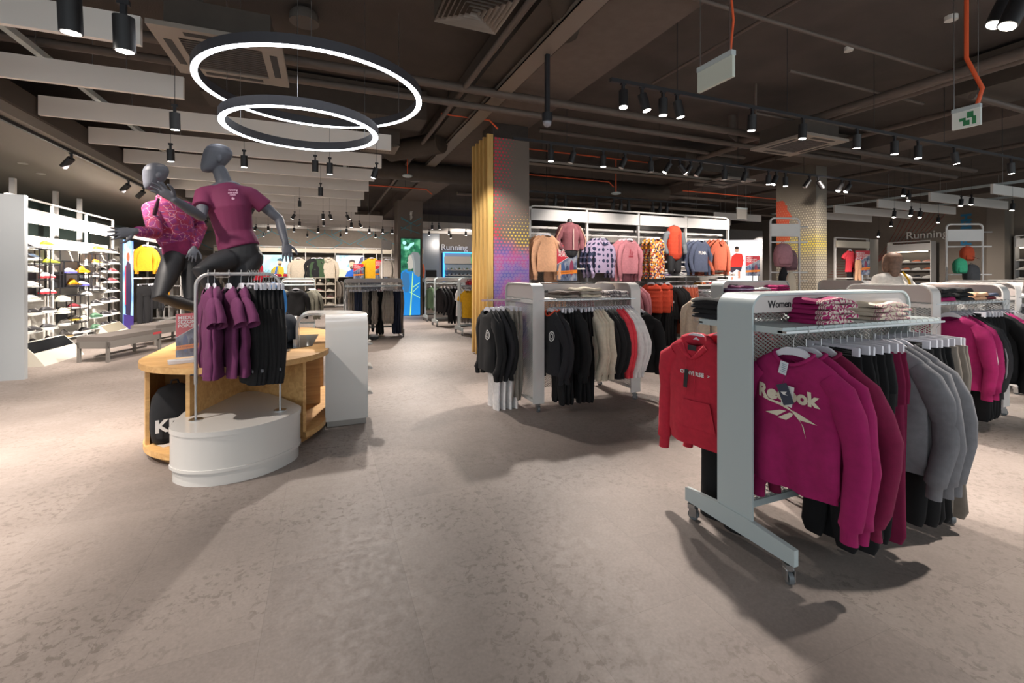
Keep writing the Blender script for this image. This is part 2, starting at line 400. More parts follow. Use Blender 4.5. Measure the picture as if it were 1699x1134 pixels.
# ------------------------------------------------------------------ track spots
LENS = mat('spot_lens', '#fff6ea', .3, emit=14)
LENSOFF = mat('spot_lens_dim', '#bdb6ae', .2)
HOUS = mat('black_spot_housing', '#1d1b1c', .45)
SP = {}
def spot_proto(lit):
    if lit in SP: return SP[lit]
    h = MB(); h.cyl((0, 0, -.165), (0, 0, 0), .046, 20); h.cyl((0, 0, -.170), (0, 0, -.165), .046, 20)
    n = 20
    l = MB().cyl((0, 0, -.172), (0, 0, -.1705), .037, 16)
    br = MB(); br.box(-.012, -.012, -.01, .012, .012, .07); br.box(-.026, -.015, .06, .026, .015, .085)
    SP[lit] = [x for x in (('h', h), ('l', l), ('b', br))]
    ms = []
    for nm, x, m in (('housing', h, HOUS), ('lens', l, LENS if lit else LENSOFF), ('bracket', br, BLACKM)):
        me = bpy.data.meshes.new(nm); me.from_pydata(x.v, [], x.f); me.update(); me.materials.append(m)
        me.polygons.foreach_set('use_smooth', x.s); ms.append(me)
    SP[lit] = ms; return ms
def spot(p, tilt=(0, 0), lit=True, label='', group='track spotlights', top=.12, scale=1):
    root = empty('track_spotlight', p, 0, label, 'spotlight', group); root.scale = (scale,)*3
    ms = spot_proto(lit)
    for nm, me in zip(('housing', 'lens', 'bracket'), ms):
        o = link(nm, me, root)
        if nm != 'bracket': o.rotation_euler = (tilt[0], tilt[1], 0)
    if top > .13:
        if 'stem' not in SP:
            SP['stem'] = MB().cyl((0, 0, 0), (0, 0, 1), .003, 6).build('drop_rod', BLACKM).data; bpy.data.objects.remove(bpy.data.objects['drop_rod'])
        o = link('drop_rod', SP['stem'], root); o.location = (0, 0, .08); o.scale = (1, 1, (top-p[2])/scale-.08)
    return root
def aim(p, tilt):
    M = Matrix.Rotation(tilt[1], 4, 'Y') @ Matrix.Rotation(tilt[0], 4, 'X'); return M
def track(p0, p1, label, top=4.35, r=.018):
    p0, p1 = Vector(p0), Vector(p1); b = MB(); d = (p1-p0)
    if abs(d.x) > abs(d.y): b.box(p0.x, p0.y-r, p0.z-r, p1.x, p0.y+r, p0.z+r)
    else: b.box(p0.x-r, p0.y, p0.z-r, p0.x+r, p1.y, p0.z+r)
    o = b.build('lighting_track', BLACKM); tag(o, label, 'lighting track')
    n = max(2, int(d.length/1.6))
    for i in range(n):
        q = p0+d*((i+.5)/n); MB().cyl(q, (q.x, q.y, top), .004, 5).build('suspension_rod', BLACKM, o)
    return o
LIT_FULL = []
def spot_row(pxs, plane, val, z, where, tilts, unlit=(), group=None, dim=1):
    for i, px in enumerate(pxs):
        d = ray(px, 300)
        k = val/(d[1] if plane == 'y' else d[0]); p = Vector((d[0]*k, d[1]*k, z))
        t = tilts[i % len(tilts)]
        spot(p, t, i not in unlit, f'black track spotlight, {ordn(i+1)} from the left on {where}', group or where)
        LIT_FULL.append((p, t))
track((2.55, 3.68, 3.31), (14, 3.68, 3.31), 'black lighting track running above the nearest white clothes rack')
spot_row((1034, 1065, 1100, 1123, 1248, 1332, 1422, 1484, 1523, 1583, 1677), 'y', 3.68, 3.22, 'the nearest right-hand track', [(-.15, .1), (-.2, -.2), (0, 0), (-.1, -.2), (.05, 0), (0, .05), (.1, -.1), (0, 0), (0, 0), (-.1, -.15), (0, -.1)])
track((2.5, 6.0, 3.38), (13, 6.0, 3.38), 'black lighting track crossing beside the dotted column')
spot_row((914, 952, 1001, 1037, 1080, 1112, 1128, 1146, 1163, 1202, 1237, 1275, 1288, 1303, 1343, 1357, 1397, 1410), 'y', 6.0, 3.28, 'the track beside the dotted column', [(0, 0), (.1, .3), (0, 0), (.1, .4), (0, 0), (.3, .5), (-.2, -.6), (.2, .5), (.2, .5)], unlit=(1, 3, 4, 7, 8, 9, 10, 14))
track((3.5, 8.9, 3.22), (9.5, 8.9, 3.22), 'black lighting track just above the clothes wall header')
spot_row((907, 922, 938, 989, 1018, 1031, 1043, 1083, 1096, 1107), 'y', 8.9, 3.1, 'the track above the clothes wall', [(.3, 0), (.1, .1), (0, 0), (.2, -.2)], unlit=(7,))
track((-3.3, 1.5, 3.17), (-3.3, 21, 3.17), 'dark lighting track along the edge of the left lowered ceiling', top=3.2)
for i, (y, t) in enumerate(((3.9, (0, 0)), (6.55, (.3, .75)), (8.35, (.3, .75)), (10.4, (.3, .8)), (11.15, (.3, .8)), (14, (.2, .7)), (16.5, (.2, .7)))):
    p = Vector((-3.3, y, 3.08)); spot(p, t, False if i in (1, 2) else True, f'black spotlight, {ordn(i+1)} nearest on the left ceiling edge track', 'left edge spots'); LIT_FULL.append((p, t))
# spots hung between the left baffles
SL = [(115, 3, 2.75, 0, 3.12), (205, 15, 2.9, 0, 3.08), (290, 190, 4.4, 0, 3.0), (283, 258, 6.1, 0, 0), (405, 268, 6.4, 0, 0), (523, 276, 6.6, 0, 0), (547, 280, 6.6, 0, 0), (625, 288, 6.9, .3, 0),
      (532, 318, 8.6, 0, 0), (497, 339, 11, 0, 0), (421, 352, 12, .5, 0), (489, 361, 12, .5, 0), (536, 360, 12, 0, 0), (547, 361, 12, -.3, 0), (575, 362, 12, -.5, 0),
      (497, 372, 14, 0, 0), (537, 372, 14, 0, 0), (583, 374, 14, 0, 0), (596, 375, 14, -.5, 0), (425, 380, 15.5, .3, 0), (445, 380, 15.5, 0, 0), (488, 382, 15.5, 0, 0), (528, 383, 15.5, 0, 0), (575, 384, 15.5, 0, 0), (613, 384, 15.5, 0, 0), (635, 384, 15.5, 0, 0), (651, 385, 15.5, 0, 0),
      (717, 378, 14.5, 0, 0), (728, 378, 14.5, -.2, 0), (712, 388, 16, 0, 0), (745, 387, 16, 0, 0), (773, 388, 16, 0, 0), (784, 380, 15, 0, 0),
      (439, 390, 18, .2, 0), (510, 391, 18, 0, 0), (565, 391, 18, 0, 0), (623, 392, 18, 0, 0), (748, 393, 18, 0, 0)]
for i, (px, py, k, t, zz) in enumerate(SL):
    p = atK(px, py-8/k*4.0, k); p.z = min(p.z+.04, 3.3)
    if zz: p.z = zz
    spot(p, (.1, t), not (i in (5, 8, 9)), f'black cylinder spotlight, {ordn(i+1)} in order of distance among the left baffles', 'baffle spots', scale=1.25 if i < 2 else (.95 if i < 9 else .85), top=4.35)
    LIT_FULL.append((p, (.1, t)))
for i, (px, k) in enumerate(((1695, 2.9), (1672, 3.1))):
    spot(atK(px, 10, k)+Vector((0, 0, .05)), (.2, .4), True, f'big black spotlight at the top right corner, {"right" if i == 0 else "left"} one of two', 'corner spots', scale=1.15, top=4.35)
# distant right spots
SRR = [(1484, 355, 12.5), (1512, 352, 12.3), (1527, 355, 12.3), (1557, 365, 14), (1595, 335, 11.5), (1612, 333, 11.5), (1680, 342, 11), (1500, 318, 11), (1508, 326, 11), (1458, 390, 17), (1360, 382, 14), (1479, 372, 16)]
for i, (px, py, k) in enumerate(SRR):
    spot(atK(px, py-4, k), (0, .2), True, f'small far black spotlight, {ordn(i+1)} listed among the right aisle baffles', 'far right spots', top=4.35)

# ------------------------------------------------------------------ pipes, ducts, ceiling units
def pipe(name, path, r, m, label, cat='pipe', seg=10):
    o = MB().tube(path, r, seg).build(name, m); return tag(o, label, cat)
pipe('water_pipe', [(1.68, 1.5, 3.84), (1.68, 20, 3.84)], .035, PIPE, 'thick brown pipe running away beside the beam')
pipe('water_pipe', [(-3, 5.66, 3.84), (14, 5.66, 3.84)], .055, PIPE, 'upper of two thick brown pipes crossing the ceiling')
pipe('water_pipe', [(-3, 6.0, 3.76), (14, 6.0, 3.76)], .045, PIPE, 'lower of two thick brown pipes crossing the ceiling')
pipe('water_pipe', [(3.4, 7.0, 3.9), (8.2, 7.0, 3.9)], .04, PIPE, 'brown pipe crossing above the dotted column track')
pipe('water_pipe', [(7.0, 0.5, 3.84), (7.0, 5.6, 3.84), (6.95, 6.0, 3.84), (6.9, 6.15, 4.0), (6.9, 6.15, 4.34)], .065, PIPE, 'left of two thick pipes at right, bending up at its end')
pipe('water_pipe', [(7.25, 0.5, 3.86), (7.25, 7.8, 3.86)], .055, PIPE, 'right of two thick pipes running along the right ceiling')
pipe('water_pipe', [(7.6, 3.1, 3.7), (14, 3.1, 3.7)], .04, PIPE, 'brown pipe branching right above the nearest track')
for i, (y, z) in enumerate(((8.2, 3.7), (10.2, 3.65), (11.8, 3.6))):
    pipe('water_pipe', [(3.3, y, z), (20, y, z)], .05, PIPE, f'far brown ceiling pipe, {ordn(i+1)} behind the dotted column')
for i, x in enumerate((9.0, 12.5, 15.5)):
    pipe('water_pipe', [(x, 3, 3.95), (x, 18, 3.95)], .045, PIPE, f'brown lengthwise ceiling pipe, {ordn(i+1)} from the right-hand duct')
pipe('sprinkler_pipe', [(-1.6, 3.2, 3.96), (4.1, 3.2, 3.96), (7.2, 3.2, 3.96)], .02, PIPE, 'thin pale pipe crossing in front of the square diffuser')
pipe('sprinkler_pipe', [(4.4, 1.2, 4.2), (4.4, 5.3, 4.2)], .02, PIPE, 'thin dark pipe behind the hanging blank sign')
pipe('sprinkler_pipe', [(5.2, 3.8, 3.9), (8.0, 3.8, 3.9)], .02, PIPE, 'thin sprinkler branch under the right slab')
pipe('sprinkler_pipe', [(6.1, 5.0, 4.35), (6.1, 5.0, 3.9), (7.6, 5.0, 3.9)], .02, PIPE, 'thin bent sprinkler branch left of the ceiling unit')
for i, (x0, x1, y, z) in enumerate(((3.3, 8.6, 8.3, 3.95), (3.3, 6.6, 9.6, 3.75), (1.7, 2.5, 7.0, 3.95), (-1, 2.3, 11, 3.5), (8.6, 13, 9.2, 3.6))):
    o = pipe('cable_conduit', [(x0, y, z), (x1, y, z), (x1+.15, y, z-.12)], .014, ORANGE, f'orange cable conduit, {ordn(i+1)} of those crossing the ceiling', 'conduit', 6)
    for q in (.15, .5, .85): MB().cyl((x0+(x1-x0)*q, y, z+.01), (x0+(x1-x0)*q, y, 4.35), .004, 5).build('clip_rod', BLACKM, o)
pipe('cable_conduit', [(7.6, -.3, 4.2), (6.3, 1.6, 4.25)], .03, ORANGE, 'orange conduit at the top right corner of the ceiling', 'conduit', 6)
DUCT = mat('dark_duct', '#40372f', .7, var=.1)
for (x0, y0, z0, x1, y1, z1, lab) in ((1.85, 3.3, 3.95, 2.35, 14, 4.3, 'long dark rectangular duct beside the ceiling beam'),
                                      (7.9, .8, 3.85, 8.9, 3.4, 4.3, 'dark rectangular duct behind the small exit sign'),
                                      (-1.5, 7.1, 3.85, 1.5, 7.7, 4.3, 'dark cross duct behind the ring lamps'),
                                      (6.9, 7.3, 3.62, 8.2, 8.3, 4.0, 'dark box unit above the clothes wall'),
                                      (8.6, 5.9, 3.8, 10.2, 6.6, 4.25, 'dark box duct in front of the yellow dotted column')):
    o = MB().box(x0, y0, z0, x1, y1, z1).build('air_duct', DUCT); tag(o, lab, 'duct')
def flex(path, r, lab):
    pts = []; n = 60; path = [Vector(p) for p in path]
    for i in range(n+1):
        t = i/n*(len(path)-1); k = min(int(t), len(path)-2); pts.append(path[k].lerp(path[k+1], t-k))
    o = MB().tube(pts, [r*(1 if i % 2 else .93) for i in range(n+1)], 14).build('flexible_duct', DUCT); tag(o, lab, 'duct')
flex([(1.75, 3.35, 4.1), (2.2, 3.9, 4.05), (2.4, 4.3, 4.1)], .18, 'ribbed flexible duct beside the square diffuser')
flex([(0.2, 10.3, 3.75), (9, 10.3, 3.75)], .22, 'long ribbed round duct behind the oak fins')
flex([(2.0, 8.2, 3.85), (1.2, 9.2, 3.85)], .2, 'short ribbed duct joining the long round duct')
# perforated cable trays
TRAY = mat('galvanised_tray', '#7a6f64', .5, .3)
for (x0, y0, x1, y1, z, lab) in ((2.1, 2.9, 2.32, 12, 3.85, 'perforated cable tray running along the beam'), (3.3, 7.6, 8.5, 7.8, 3.5, 'perforated cable tray above the clothes wall')):
    b = MB().box(x0, y0, z, x1, y1, z+.012); b.box(x0, y0, z, x0+.01, y1, z+.06) if x1-x0 < y1-y0 else b.box(x0, y0, z, x1, y0+.01, z+.06)
    tag(b.build('cable_tray', TRAY), lab, 'cable tray')
# cassette units
def cassette(cx, cy, z, s, label):
    root = empty('ceiling_cassette', (cx, cy, z), 0, label, 'air conditioner', 'cassette air conditioners'); h = s/2
    f = MB(); q = h*.64
    f.box(-h, -h, 0, h, -q, .04); f.box(-h, q, 0, h, h, .04); f.box(-h, -q, 0, -q, q, .04); f.box(q, -q, 0, h, q, .04)
    f.build('frame', mat('cassette_plastic', '#877d73', .5), root)
    g = MB().box(-q, -q, .015, q, q, .03)
    for i in range(14): g.box(-q, -q+2*q*i/14, .008, q, -q+2*q*i/14+.01, .016)
    g.build('grille', mat('cassette_grille', '#4c4541', .6), root)
    v = MB()
    for s1 in (-1, 1):
        v.box(s1*h*.82-.03, -q*.8, -.003, s1*h*.82+.03, q*.8, .0); v.box(-q*.8, s1*h*.82-.03, -.003, q*.8, s1*h*.82+.03, .0)
    v.build('air_slot', mat('slot_black', '#1a1715', .6), root)
    MB().box(-h*.8, -h*.8, .04, h*.8, h*.8, .3).build('body', DUCT, root)
cassette(-.83, 4.97, 3.45, .98, 'big grilled ceiling air conditioner behind the large ring lamp')
cassette(6.93, 4.92, 3.46, .95, 'flat ceiling air conditioner beside the two right pipes')
cassette(8.4, 7.7, 3.5, .9, 'distant ceiling air conditioner above the clothes wall end')
def diffuser(cx, cy, z, s, label):
    root = empty('air_diffuser', (cx, cy, z), 0, label, 'air vent', 'square air diffusers'); m = mat('diffuser_grey', '#83786e', .5)
    f = MB(); n = 7
    for i in range(n):
        a = s/2*(1-i/n); c = a-.012; zz = -.0-.004*i
        up = .02
        for M in (RZ(0), RZ(PI/2), RZ(PI), RZ(3*PI/2)):
            f.add([M @ Vector(p) for p in ((-a, -a, zz), (a, -a, zz), (c*.93, -c*.93, zz+.03), (-c*.93, -c*.93, zz+.03))], [(0, 1, 2, 3)])
    f.build('louvres', m, root)
    MB().box(-s/2, -s/2, .035, s/2, s/2, .4).build('plenum_box', DUCT, root)
diffuser(1.28, 3.97, 3.84, .62, 'square louvred air diffuser at top centre of the ceiling')
diffuser(.9, 8.2, 3.62, .6, 'small louvred air diffuser beyond the ring lamps')
for i, p in enumerate((onZ(312, 18, 3.9), onZ(505, 38, 4.2))):
    o = MB().tube([p+Vector((0, 0, .12)), p+Vector((0, 0, .08)), p+Vector((0, 0, 0))], [.12, .15, .15], 20).build('ceiling_speaker', mat('speaker_grey', '#5a514a', .6)); tag(o, ('round ceiling loudspeaker left of the large ring', 'round ceiling loudspeaker above the large ring')[i], 'loudspeaker')
# dome camera on a long pole
p = onY(908, 205, 4.47)
root = empty('dome_camera', (p.x, p.y, p.z), 0, 'black dome security camera on a long ceiling pole', 'security camera')
MB().box(-.022, -.022, .1, .022, .022, 4.3-p.z).build('pole', BLACKM, root)
MB().cyl((0, 0, .02), (0, 0, .11), .06, 20).build('housing', BLACKM, root)
MB().sphere((0, 0, .01), (.05, .05, .05), 16, 10).build('glass_dome', mat('dome_glass', '#8a8a90', .08, .3), root)
# hanging signs
def hang_sign(x, y0, y1, z0, z1, label, face, thick=.03):
    root = empty('hanging_sign', (x, (y0+y1)/2, z0), 0, label, 'sign'); h = (y1-y0)/2
    MB().box(-thick/2, -h, 0, thick/2, h, z1-z0-.04).build('sign_panel', face, root)
    MB().box(-thick*.8, -h, z1-z0-.04, thick*.8, h, z1-z0).build('light_housing', PALE, root)
    for q in (-.8, .9): MB().cyl((0, h*q, z1-z0), (0, h*q, 4.35-z0), .004, 6).build('suspension_rod', CHROME, root)
    return root
r = hang_sign(2.97, 2.63, 2.99, 2.99, 3.2, 'blank white hanging sign panel above the middle aisle', mat('frosted_acrylic', '#c4c9bd', .3))
MB().tube([(.01, -.14, .21), (.01, -.17, .45), (.01, -.13, .8), (.01, -.12, 1.36)], .009, 6).build('orange_cable', ORANGE, r)
r = hang_sign(6.0, 2.38, 2.6, 2.92, 3.13, 'small green and white exit sign hung at right', mat('sign_white', '#d8ddd6', .3))
GREEN = mat('exit_green', '#2f7a4c', .4)
MB().box(-.018, -.03, .02, -.0155, .02, .07).box(-.018, -.06, .09, -.0155, -.01, .15).box(-.018, 0, .07, -.0155, .05, .1).box(-.018, -.08, .02, -.0155, -.05, .1).build('running_figure_symbol', GREEN, r)
MB().tube([(0, -.08, .2), (0, -.12, .35), (0, 0, .7), (0, 0, 1.4)], .02, 6).build('orange_cable', ORANGE, r)
for i, (px, py, y) in enumerate(((1231, 352, 9.5),)):
    p = onY(px, py, y); r = hang_sign(p.x, p.y-.2, p.y+.2, p.z-.2, p.z+.12, 'small blank hanging sign beside the clothes wall end', mat('frosted_acrylic2', '#a9a29a', .4)); r.rotation_euler[2] = PI/2
# sprinkler heads / pendants on orange drops
for i, (px, py, y, up) in enumerate(((1022, 321, 8.3, 3.95), (676, 292, 9.8, 4.34))):
    p = onY(px, py, y); root = empty('pendant_detector', tuple(p), 0, ('flat oval ceiling sensor on an orange drop above the clothes wall', 'round ceiling sensor on an orange drop left of the fins')[i], 'sensor')
    MB().sphere((0, 0, 0), (.11, .11, .035), 14, 6).build('sensor_body', PALE, root)
    MB().cyl((0, 0, .02), (0, 0, max(.3, up-p.z)), .012, 6).build('orange_drop', ORANGE, root)
p = onZ(1410, 38, 4.3)
for i, (px, py, z) in enumerate(((1408, 85, 4.30), (68, 289, 3.19), (38, 272, 3.19), (1578, 34, 4.30))):
    p = onZ(px, py, z); o = MB().cyl(p, p+Vector((0, 0, .05)), .06 if i else .05, 16).build('smoke_detector', mat('detector_white', '#cfcac2', .5))
    tag(o, ['round smoke detector on the slab above the right track', 'white smoke detector above the shoe wall', 'small downlight rim above the shoe wall', 'white round detector at the top right by the conduit'][i], 'detector')

# ------------------------------------------------------------------ lights that the spots throw, and one added fin light
spot_light((2.75, 3.68, 3.03), (2.6, 1.5, .3), 100, 62)
spot_light((3.3, 3.68, 3.03), (3.6, 1.2, .2), 80, 62)
spot_light((5.0, 3.68, 3.0), (5.6, 2.4, .3), 100, 80)
spot_light((7.0, 3.68, 3.0), (7.0, 1.2, 0), 90, 85)
spot_light((3.4, 6.0, 3.05), (2.6, 4.5, .4), 90, 60)
spot_light((1.9, 5.6, 3.1), (2.75, 7.4, 1.9), 38, 50)  # added to brighten the oak fins and column, belongs to no modelled spot
spot_light((4.6, 6.0, 3.05), (4.6, 7.9, 1.6), 33, 75)
spot_light((6.2, 6.0, 3.05), (6.4, 7.9, 1.6), 33, 75)
spot_light((8.0, 6.0, 3.05), (8.0, 7.9, 1.5), 33, 80)
spot_light((5.6, 6.0, 3.05), (5.6, 4.6, .4), 90, 80)
spot_light((9.0, 5.0, 3.2), (9.5, 7.2, 1.8), 110, 90)
spot_light((-3.3, 6.55, 2.95), (-5.0, 8.6, .9), 30, 90)
spot_light((-3.3, 8.35, 2.95), (-4.6, 10.0, 1.1), 125, 95)
spot_light((-3.3, 10.4, 2.95), (-4.6, 11.5, 1.1), 125, 95)
spot_light((-3.3, 11.5, 2.95), (-4.6, 13.2, 1.1), 125, 95)
spot_light((-3.3, 14.5, 2.95), (-4.8, 16, 1.2), 60, 100)
spot_light((-3.0, 5.2, 3.0), (-3.0, 5.4, 0), 110, 85)
spot_light((-1.6, 1.6, 3.1), (-1.7, 1.8, 0), 60, 80)
spot_light((-2.8, 2.6, 3.0), (-3.1, 3.3, 0), 170, 85)
spot_light((-2.1, 3.3, 3.0), (-.75, 4.3, 1.0), 42, 62)
spot_light((-2.0, 5.0, 3.0), (-2.2, 6.5, 0), 100, 90)
spot_light((.6, 6.8, 3.0), (.4, 5.0, .6), 70, 75)
spot_light((1.6, 8.6, 3.1), (1.3, 7.8, 0), 90, 95)
spot_light((-1.2, 8.0, 3.0), (-1.8, 9.4, 0), 100, 95)
spot_light((-.8, 12.0, 3.0), (-.6, 13.0, 0), 120, 110)
spot_light((2.6, 13.5, 3.0), (1.6, 12.0, 0), 110, 110)
spot_light((-1.5, 19.0, 3.0), (-1.6, 21.5, 1.3), 50, 110)
spot_light((1.6, 19.0, 3.0), (1.4, 21.5, 1.3), 50, 110)
spot_light((5.8, 18.5, 3.1), (5.8, 22, 1.4), 45, 110)
spot_light((.8, 16.0, 3.0), (.8, 16.8, 0), 100, 120)
spot_light((5.0, 12.5, 3.1), (5, 12.5, 0), 100, 120)
spot_light((12.8, 6.5, 3.1), (12.5, 8, .8), 130, 120)
spot_light((16.6, 9.0, 3.1), (18, 9, .8), 120, 125)
spot_light((17.0, 13.5, 3.1), (18, 14, .8), 120, 125)
spot_light((4.6, .9, 3.3), (4.1, .8, 0), 105, 80)
spot_light((9.5, 2.0, 3.1), (9.5, 3.0, 0), 120, 110)

# ================================================================== GARMENTS
def smooth_mesh(me): 
    me.polygons.foreach_set('use_smooth', [True]*len(me.polygons)); return me
class Top:
    """hanging upper garment: width along y, front towards -x, neck at z=0"""
    def __init__(s, hw=.228, L=.64, sl=.62, sleeve='long', depth=.036, fold=.008, seed=0, seg=36, hood=False, flare=0., quilt=0, rib=True, sw=1.0):
        s.hw, s.L, s.depth, s.fold, s.flare, s.quilt, s.rib = hw, L, depth, fold, flare, quilt, rib
        r = random.Random(seed); s.ph = [r.uniform(0, 6.28) for _ in range(4)]; s.k = [r.uniform(18, 26), r.uniform(32, 44)]
        rows = [(0, .088, .030), (-.012, .105, .034), (-.035, .145, .037), (-.062, .185, .040), (-.09, hw-.025, .042), (-.13, hw-.006, depth)]
        n = 18 if seg > 20 else 7
        for i in range(1, n+1):
            t = i/n; z = -.13-(L-.13)*t; W = hw-.02*min(1, t*5)+flare*t; D = depth*(1+.25*t)
            if rib and t > .9: W -= .012; D *= .82
            rows.append((z, W, D))
        if quilt:
            rr = rows[:6]; m = int((L-.13)/quilt)
            for i in range(m*3+1):
                t = i/(m*3); z = -.13-(L-.13)*t; bulge = (0.0, .010, .010)[i % 3]
                rr.append((z, hw+bulge*.6+flare*t, depth*.85+bulge))
            rows = rr
        s.rows = rows; b = MB(); loops = []
        for (z, W, D) in rows:
            l = []
            for j in range(seg):
                a = 2*PI*j/seg; y = W*math.cos(a); x = D*math.sin(a)
                y *= 1.0; zz = z
                if z > -.04 and x < 0: zz -= .055*max(0, 1-(y/.1)**2)*(1 if z > -.02 else .6)
                x += s.wav(y, z)
                l.append((x, y, zz))
            loops.append(l)
        b.loft(loops, cap0=False, cap1=False)
        if sleeve != 'none':
            for sg in (-1, 1):
                q = .02*math.sin(s.ph[0]+sg)
                if sleeve == 'long':
                    path = [(0, sg*(hw-.075), -.10), (0, sg*(hw-.02), -.155), (q, sg*(hw+.018), -.25), (q*2+.01, sg*(hw+.036), -.36), (q*1.5+.015, sg*(hw+.042), -.47), (q-.005, sg*(hw+.026), -sl+.02), (-.01, sg*(hw+.018), -sl-.035), (-.01, sg*(hw+.016), -sl-.05), (-.01, sg*(hw+.014), -sl-.11)]
                    rr = [(.045, .03), (.066*sw, .036), (.064*sw, .041), (.058*sw, .040), (.052*sw, .036), (.047*sw, .034), (.046*sw, .036), (.033, .027), (.034, .026)]
                else:
                    path = [(0, sg*(hw-.075), -.115), (0, sg*(hw-.0), -.155), (q, sg*(hw+.045), -.225), (q, sg*(hw+.065), -.27)]
                    rr = [(.05, .03), (.072, .036), (.072, .038), (.074, .040)]
                # a runs across the sleeve in the yz plane, b through its depth
                path = [Vector(p) for p in path]; m = len(path); sg_ = seg//2
                lp = []
                for i in range(m):
                    t = (path[min(i+1, m-1)]-path[max(i-1, 0)]).normalized(); bx = Vector((1, 0, 0)); a_ = t.cross(bx).normalized()
                    l = []
                    for j in range(sg_):
                        th = 2*PI*j/sg_; v = path[i]+a_*rr[i][0]*math.cos(th)+bx*rr[i][1]*math.sin(th)
                        v.x += .006*math.sin(v.z*40+s.ph[1]*sg)+s.wav(v.y, v.z)*.5
                        l.append(v)
                    lp.append(l)
                b.loft(lp, cap0=False, cap1=False)
        if hood:
            pts = []
            for i in range(11):
                a = PI*(i/10)-PI/2; pts.append((.035*math.cos(a)-.012, .098*math.sin(a), -.012-.03*abs(math.sin(a))**2))
            b.tube(pts, [(.018, .03)]+[(.03, .042)]*9+[(.018, .03)], 8)
            b.tube([(-.035, -.088, -.05), (-.05, -.04, -.10), (-.05, 0, -.125)], [(.02, .02), (.018, .015), (.008, .008)], 8)
            b.tube([(-.035, .088, -.05), (-.05, .04, -.10), (-.05, 0, -.125)], [(.02, .02), (.018, .015), (.008, .008)], 8)
        s.mb = b
    def wav(s, y, z):
        t = min(1, max(0, (-z-.1)/.4)); return s.fold*(t*(math.sin(y*s.k[0]+s.ph[2]+z*3)+.5*math.sin(y*s.k[1]+s.ph[3]-z*5))+1.6*noise.noise((y*11+s.ph[0], z*7, s.ph[1]))*min(1, max(0, -z*9)))
    def front(s, y, z):
        for i in range(len(s.rows)-1):
            a, c = s.rows[i], s.rows[i+1]
            if z <= a[0] and z >= c[0]:
                t = (a[0]-z)/(a[0]-c[0]+1e-9); W = a[1]+(c[1]-a[1])*t; D = a[2]+(c[2]-a[2])*t
                return -D*math.sqrt(max(0, 1-(y/W)**2))+s.wav(y, z)
        return -s.depth
    def collar(s, m, parent, loc):
        b = MB(); pts = []
        for i in range(25):
            a = 2*PI*i/24; y = .092*math.cos(a); x = .031*math.sin(a); z = -.004
            if x < 0: z -= .055*max(0, 1-(y/.1)**2)*1.0; x -= .004
            pts.append((x, y, z))
        b.tube(pts, .0095, 8); return b.build('collar', m, parent, loc)
    def mesh(s, name, m):
        me = bpy.data.meshes.new(name); me.from_pydata(s.mb.v, [], s.mb.f); me.update(); me.materials.append(m); return smooth_mesh(me)
def pants_mesh(name, m, L=.95, W=.15, seg=16, seed=0, cuff=True, short=False, dep=.03):
    r = random.Random(seed); ph = r.uniform(0, 6); b = MB()
    rows = [(0, W, .018), (-.03, W, .02), (-.08, W+.01, .028), (-.16, W+.02, dep), (-.26, W+.015, dep)]
    lp = []
    for z, w_, d in rows:
        lp.append([(d*math.sin(2*PI*j/seg)+.004*math.sin(8*PI*j/seg+ph), w_*math.cos(2*PI*j/seg), z) for j in range(seg)])
    b.loft(lp, cap0=True, cap1=True)
    for sg in (-1, 1):
        lp = []; zz = [-.2, -.3, -.45, -.6, -.75, -.88] if not short else [-.2, -.3, -.4]
        zz = [z*L/.95 for z in zz]+[-L if not short else -.45]
        for i, z in enumerate(zz):
            t = i/(len(zz)-1); ra = (W*.56)*(1-t)+(.062 if cuff else .078)*t if not short else W*.56
            d = dep*(1.05-.25*t); cy = sg*(W*.5+.012*math.sin(ph+t*3)); cx = .012*math.sin(t*5+ph*sg)
            lp.append([(cx+d*math.sin(2*PI*j/seg)*(1+.18*math.sin(3*2*PI*j/seg+ph)), cy+ra*math.cos(2*PI*j/seg), z) for j in range(seg)])
        if cuff and not short: lp.append([(x*.7, sg*W*.5+(y-sg*W*.5)*.72, -L-.045) for x, y, z in lp[-1]])
        b.loft(lp, cap0=False, cap1=True)
    me = bpy.data.meshes.new(name); me.from_pydata(b.v, [], b.f); me.update(); me.materials.append(m); return smooth_mesh(me)
HM = {}
def hanger_meshes():
    if HM: return HM
    outline = [(-.028, .0), (.028, .0), (.05, -.008), (.105, -.045), (.165, -.075), (.172, -.088), (.158, -.088), (.10, -.064), (.05, -.042), (0, -.036), (-.05, -.042), (-.10, -.064), (-.158, -.088), (-.172, -.088), (-.165, -.075), (-.105, -.045), (-.05, -.008)]
    b = MB(); M = Matrix(((0, 0, 1, 0), (1, 0, 0, 0), (0, 1, 0, -.082), (0, 0, 0, 1)))
    b.prism(outline, -.007, .007, 0, M); HM['shirt'] = b
    b = MB(); b.box(-.004, -.13, -.094, .004, .13, -.082)
    for s_ in (-1, 1): b.box(-.007, s_*.115-.016, -.132, .007, s_*.115+.016, -.084)
    HM['clip'] = b
    b = MB(); pts = [(0, .016, -.012)]
    for i in range(9):
        a = .1+PI*1.05*(i/8); pts.append((0, .016*math.cos(a), .003+.016*math.sin(a)))
    pts += [(0, -.012, -.025), (0, 0, -.045), (0, 0, -.085)]
    b.tube(pts, .0018, 6); HM['hook'] = b
    for k in list(HM):
        m = CHROME if k == 'hook' else PLASTIC; nm = {'shirt': 'hanger', 'clip': 'clip_hanger', 'hook': 'hook'}[k]
        me = bpy.data.meshes.new(nm); me.from_pydata(HM[k].v, [], HM[k].f); me.update(); me.materials.append(m); HM[k] = me
    return HM
GC = {}
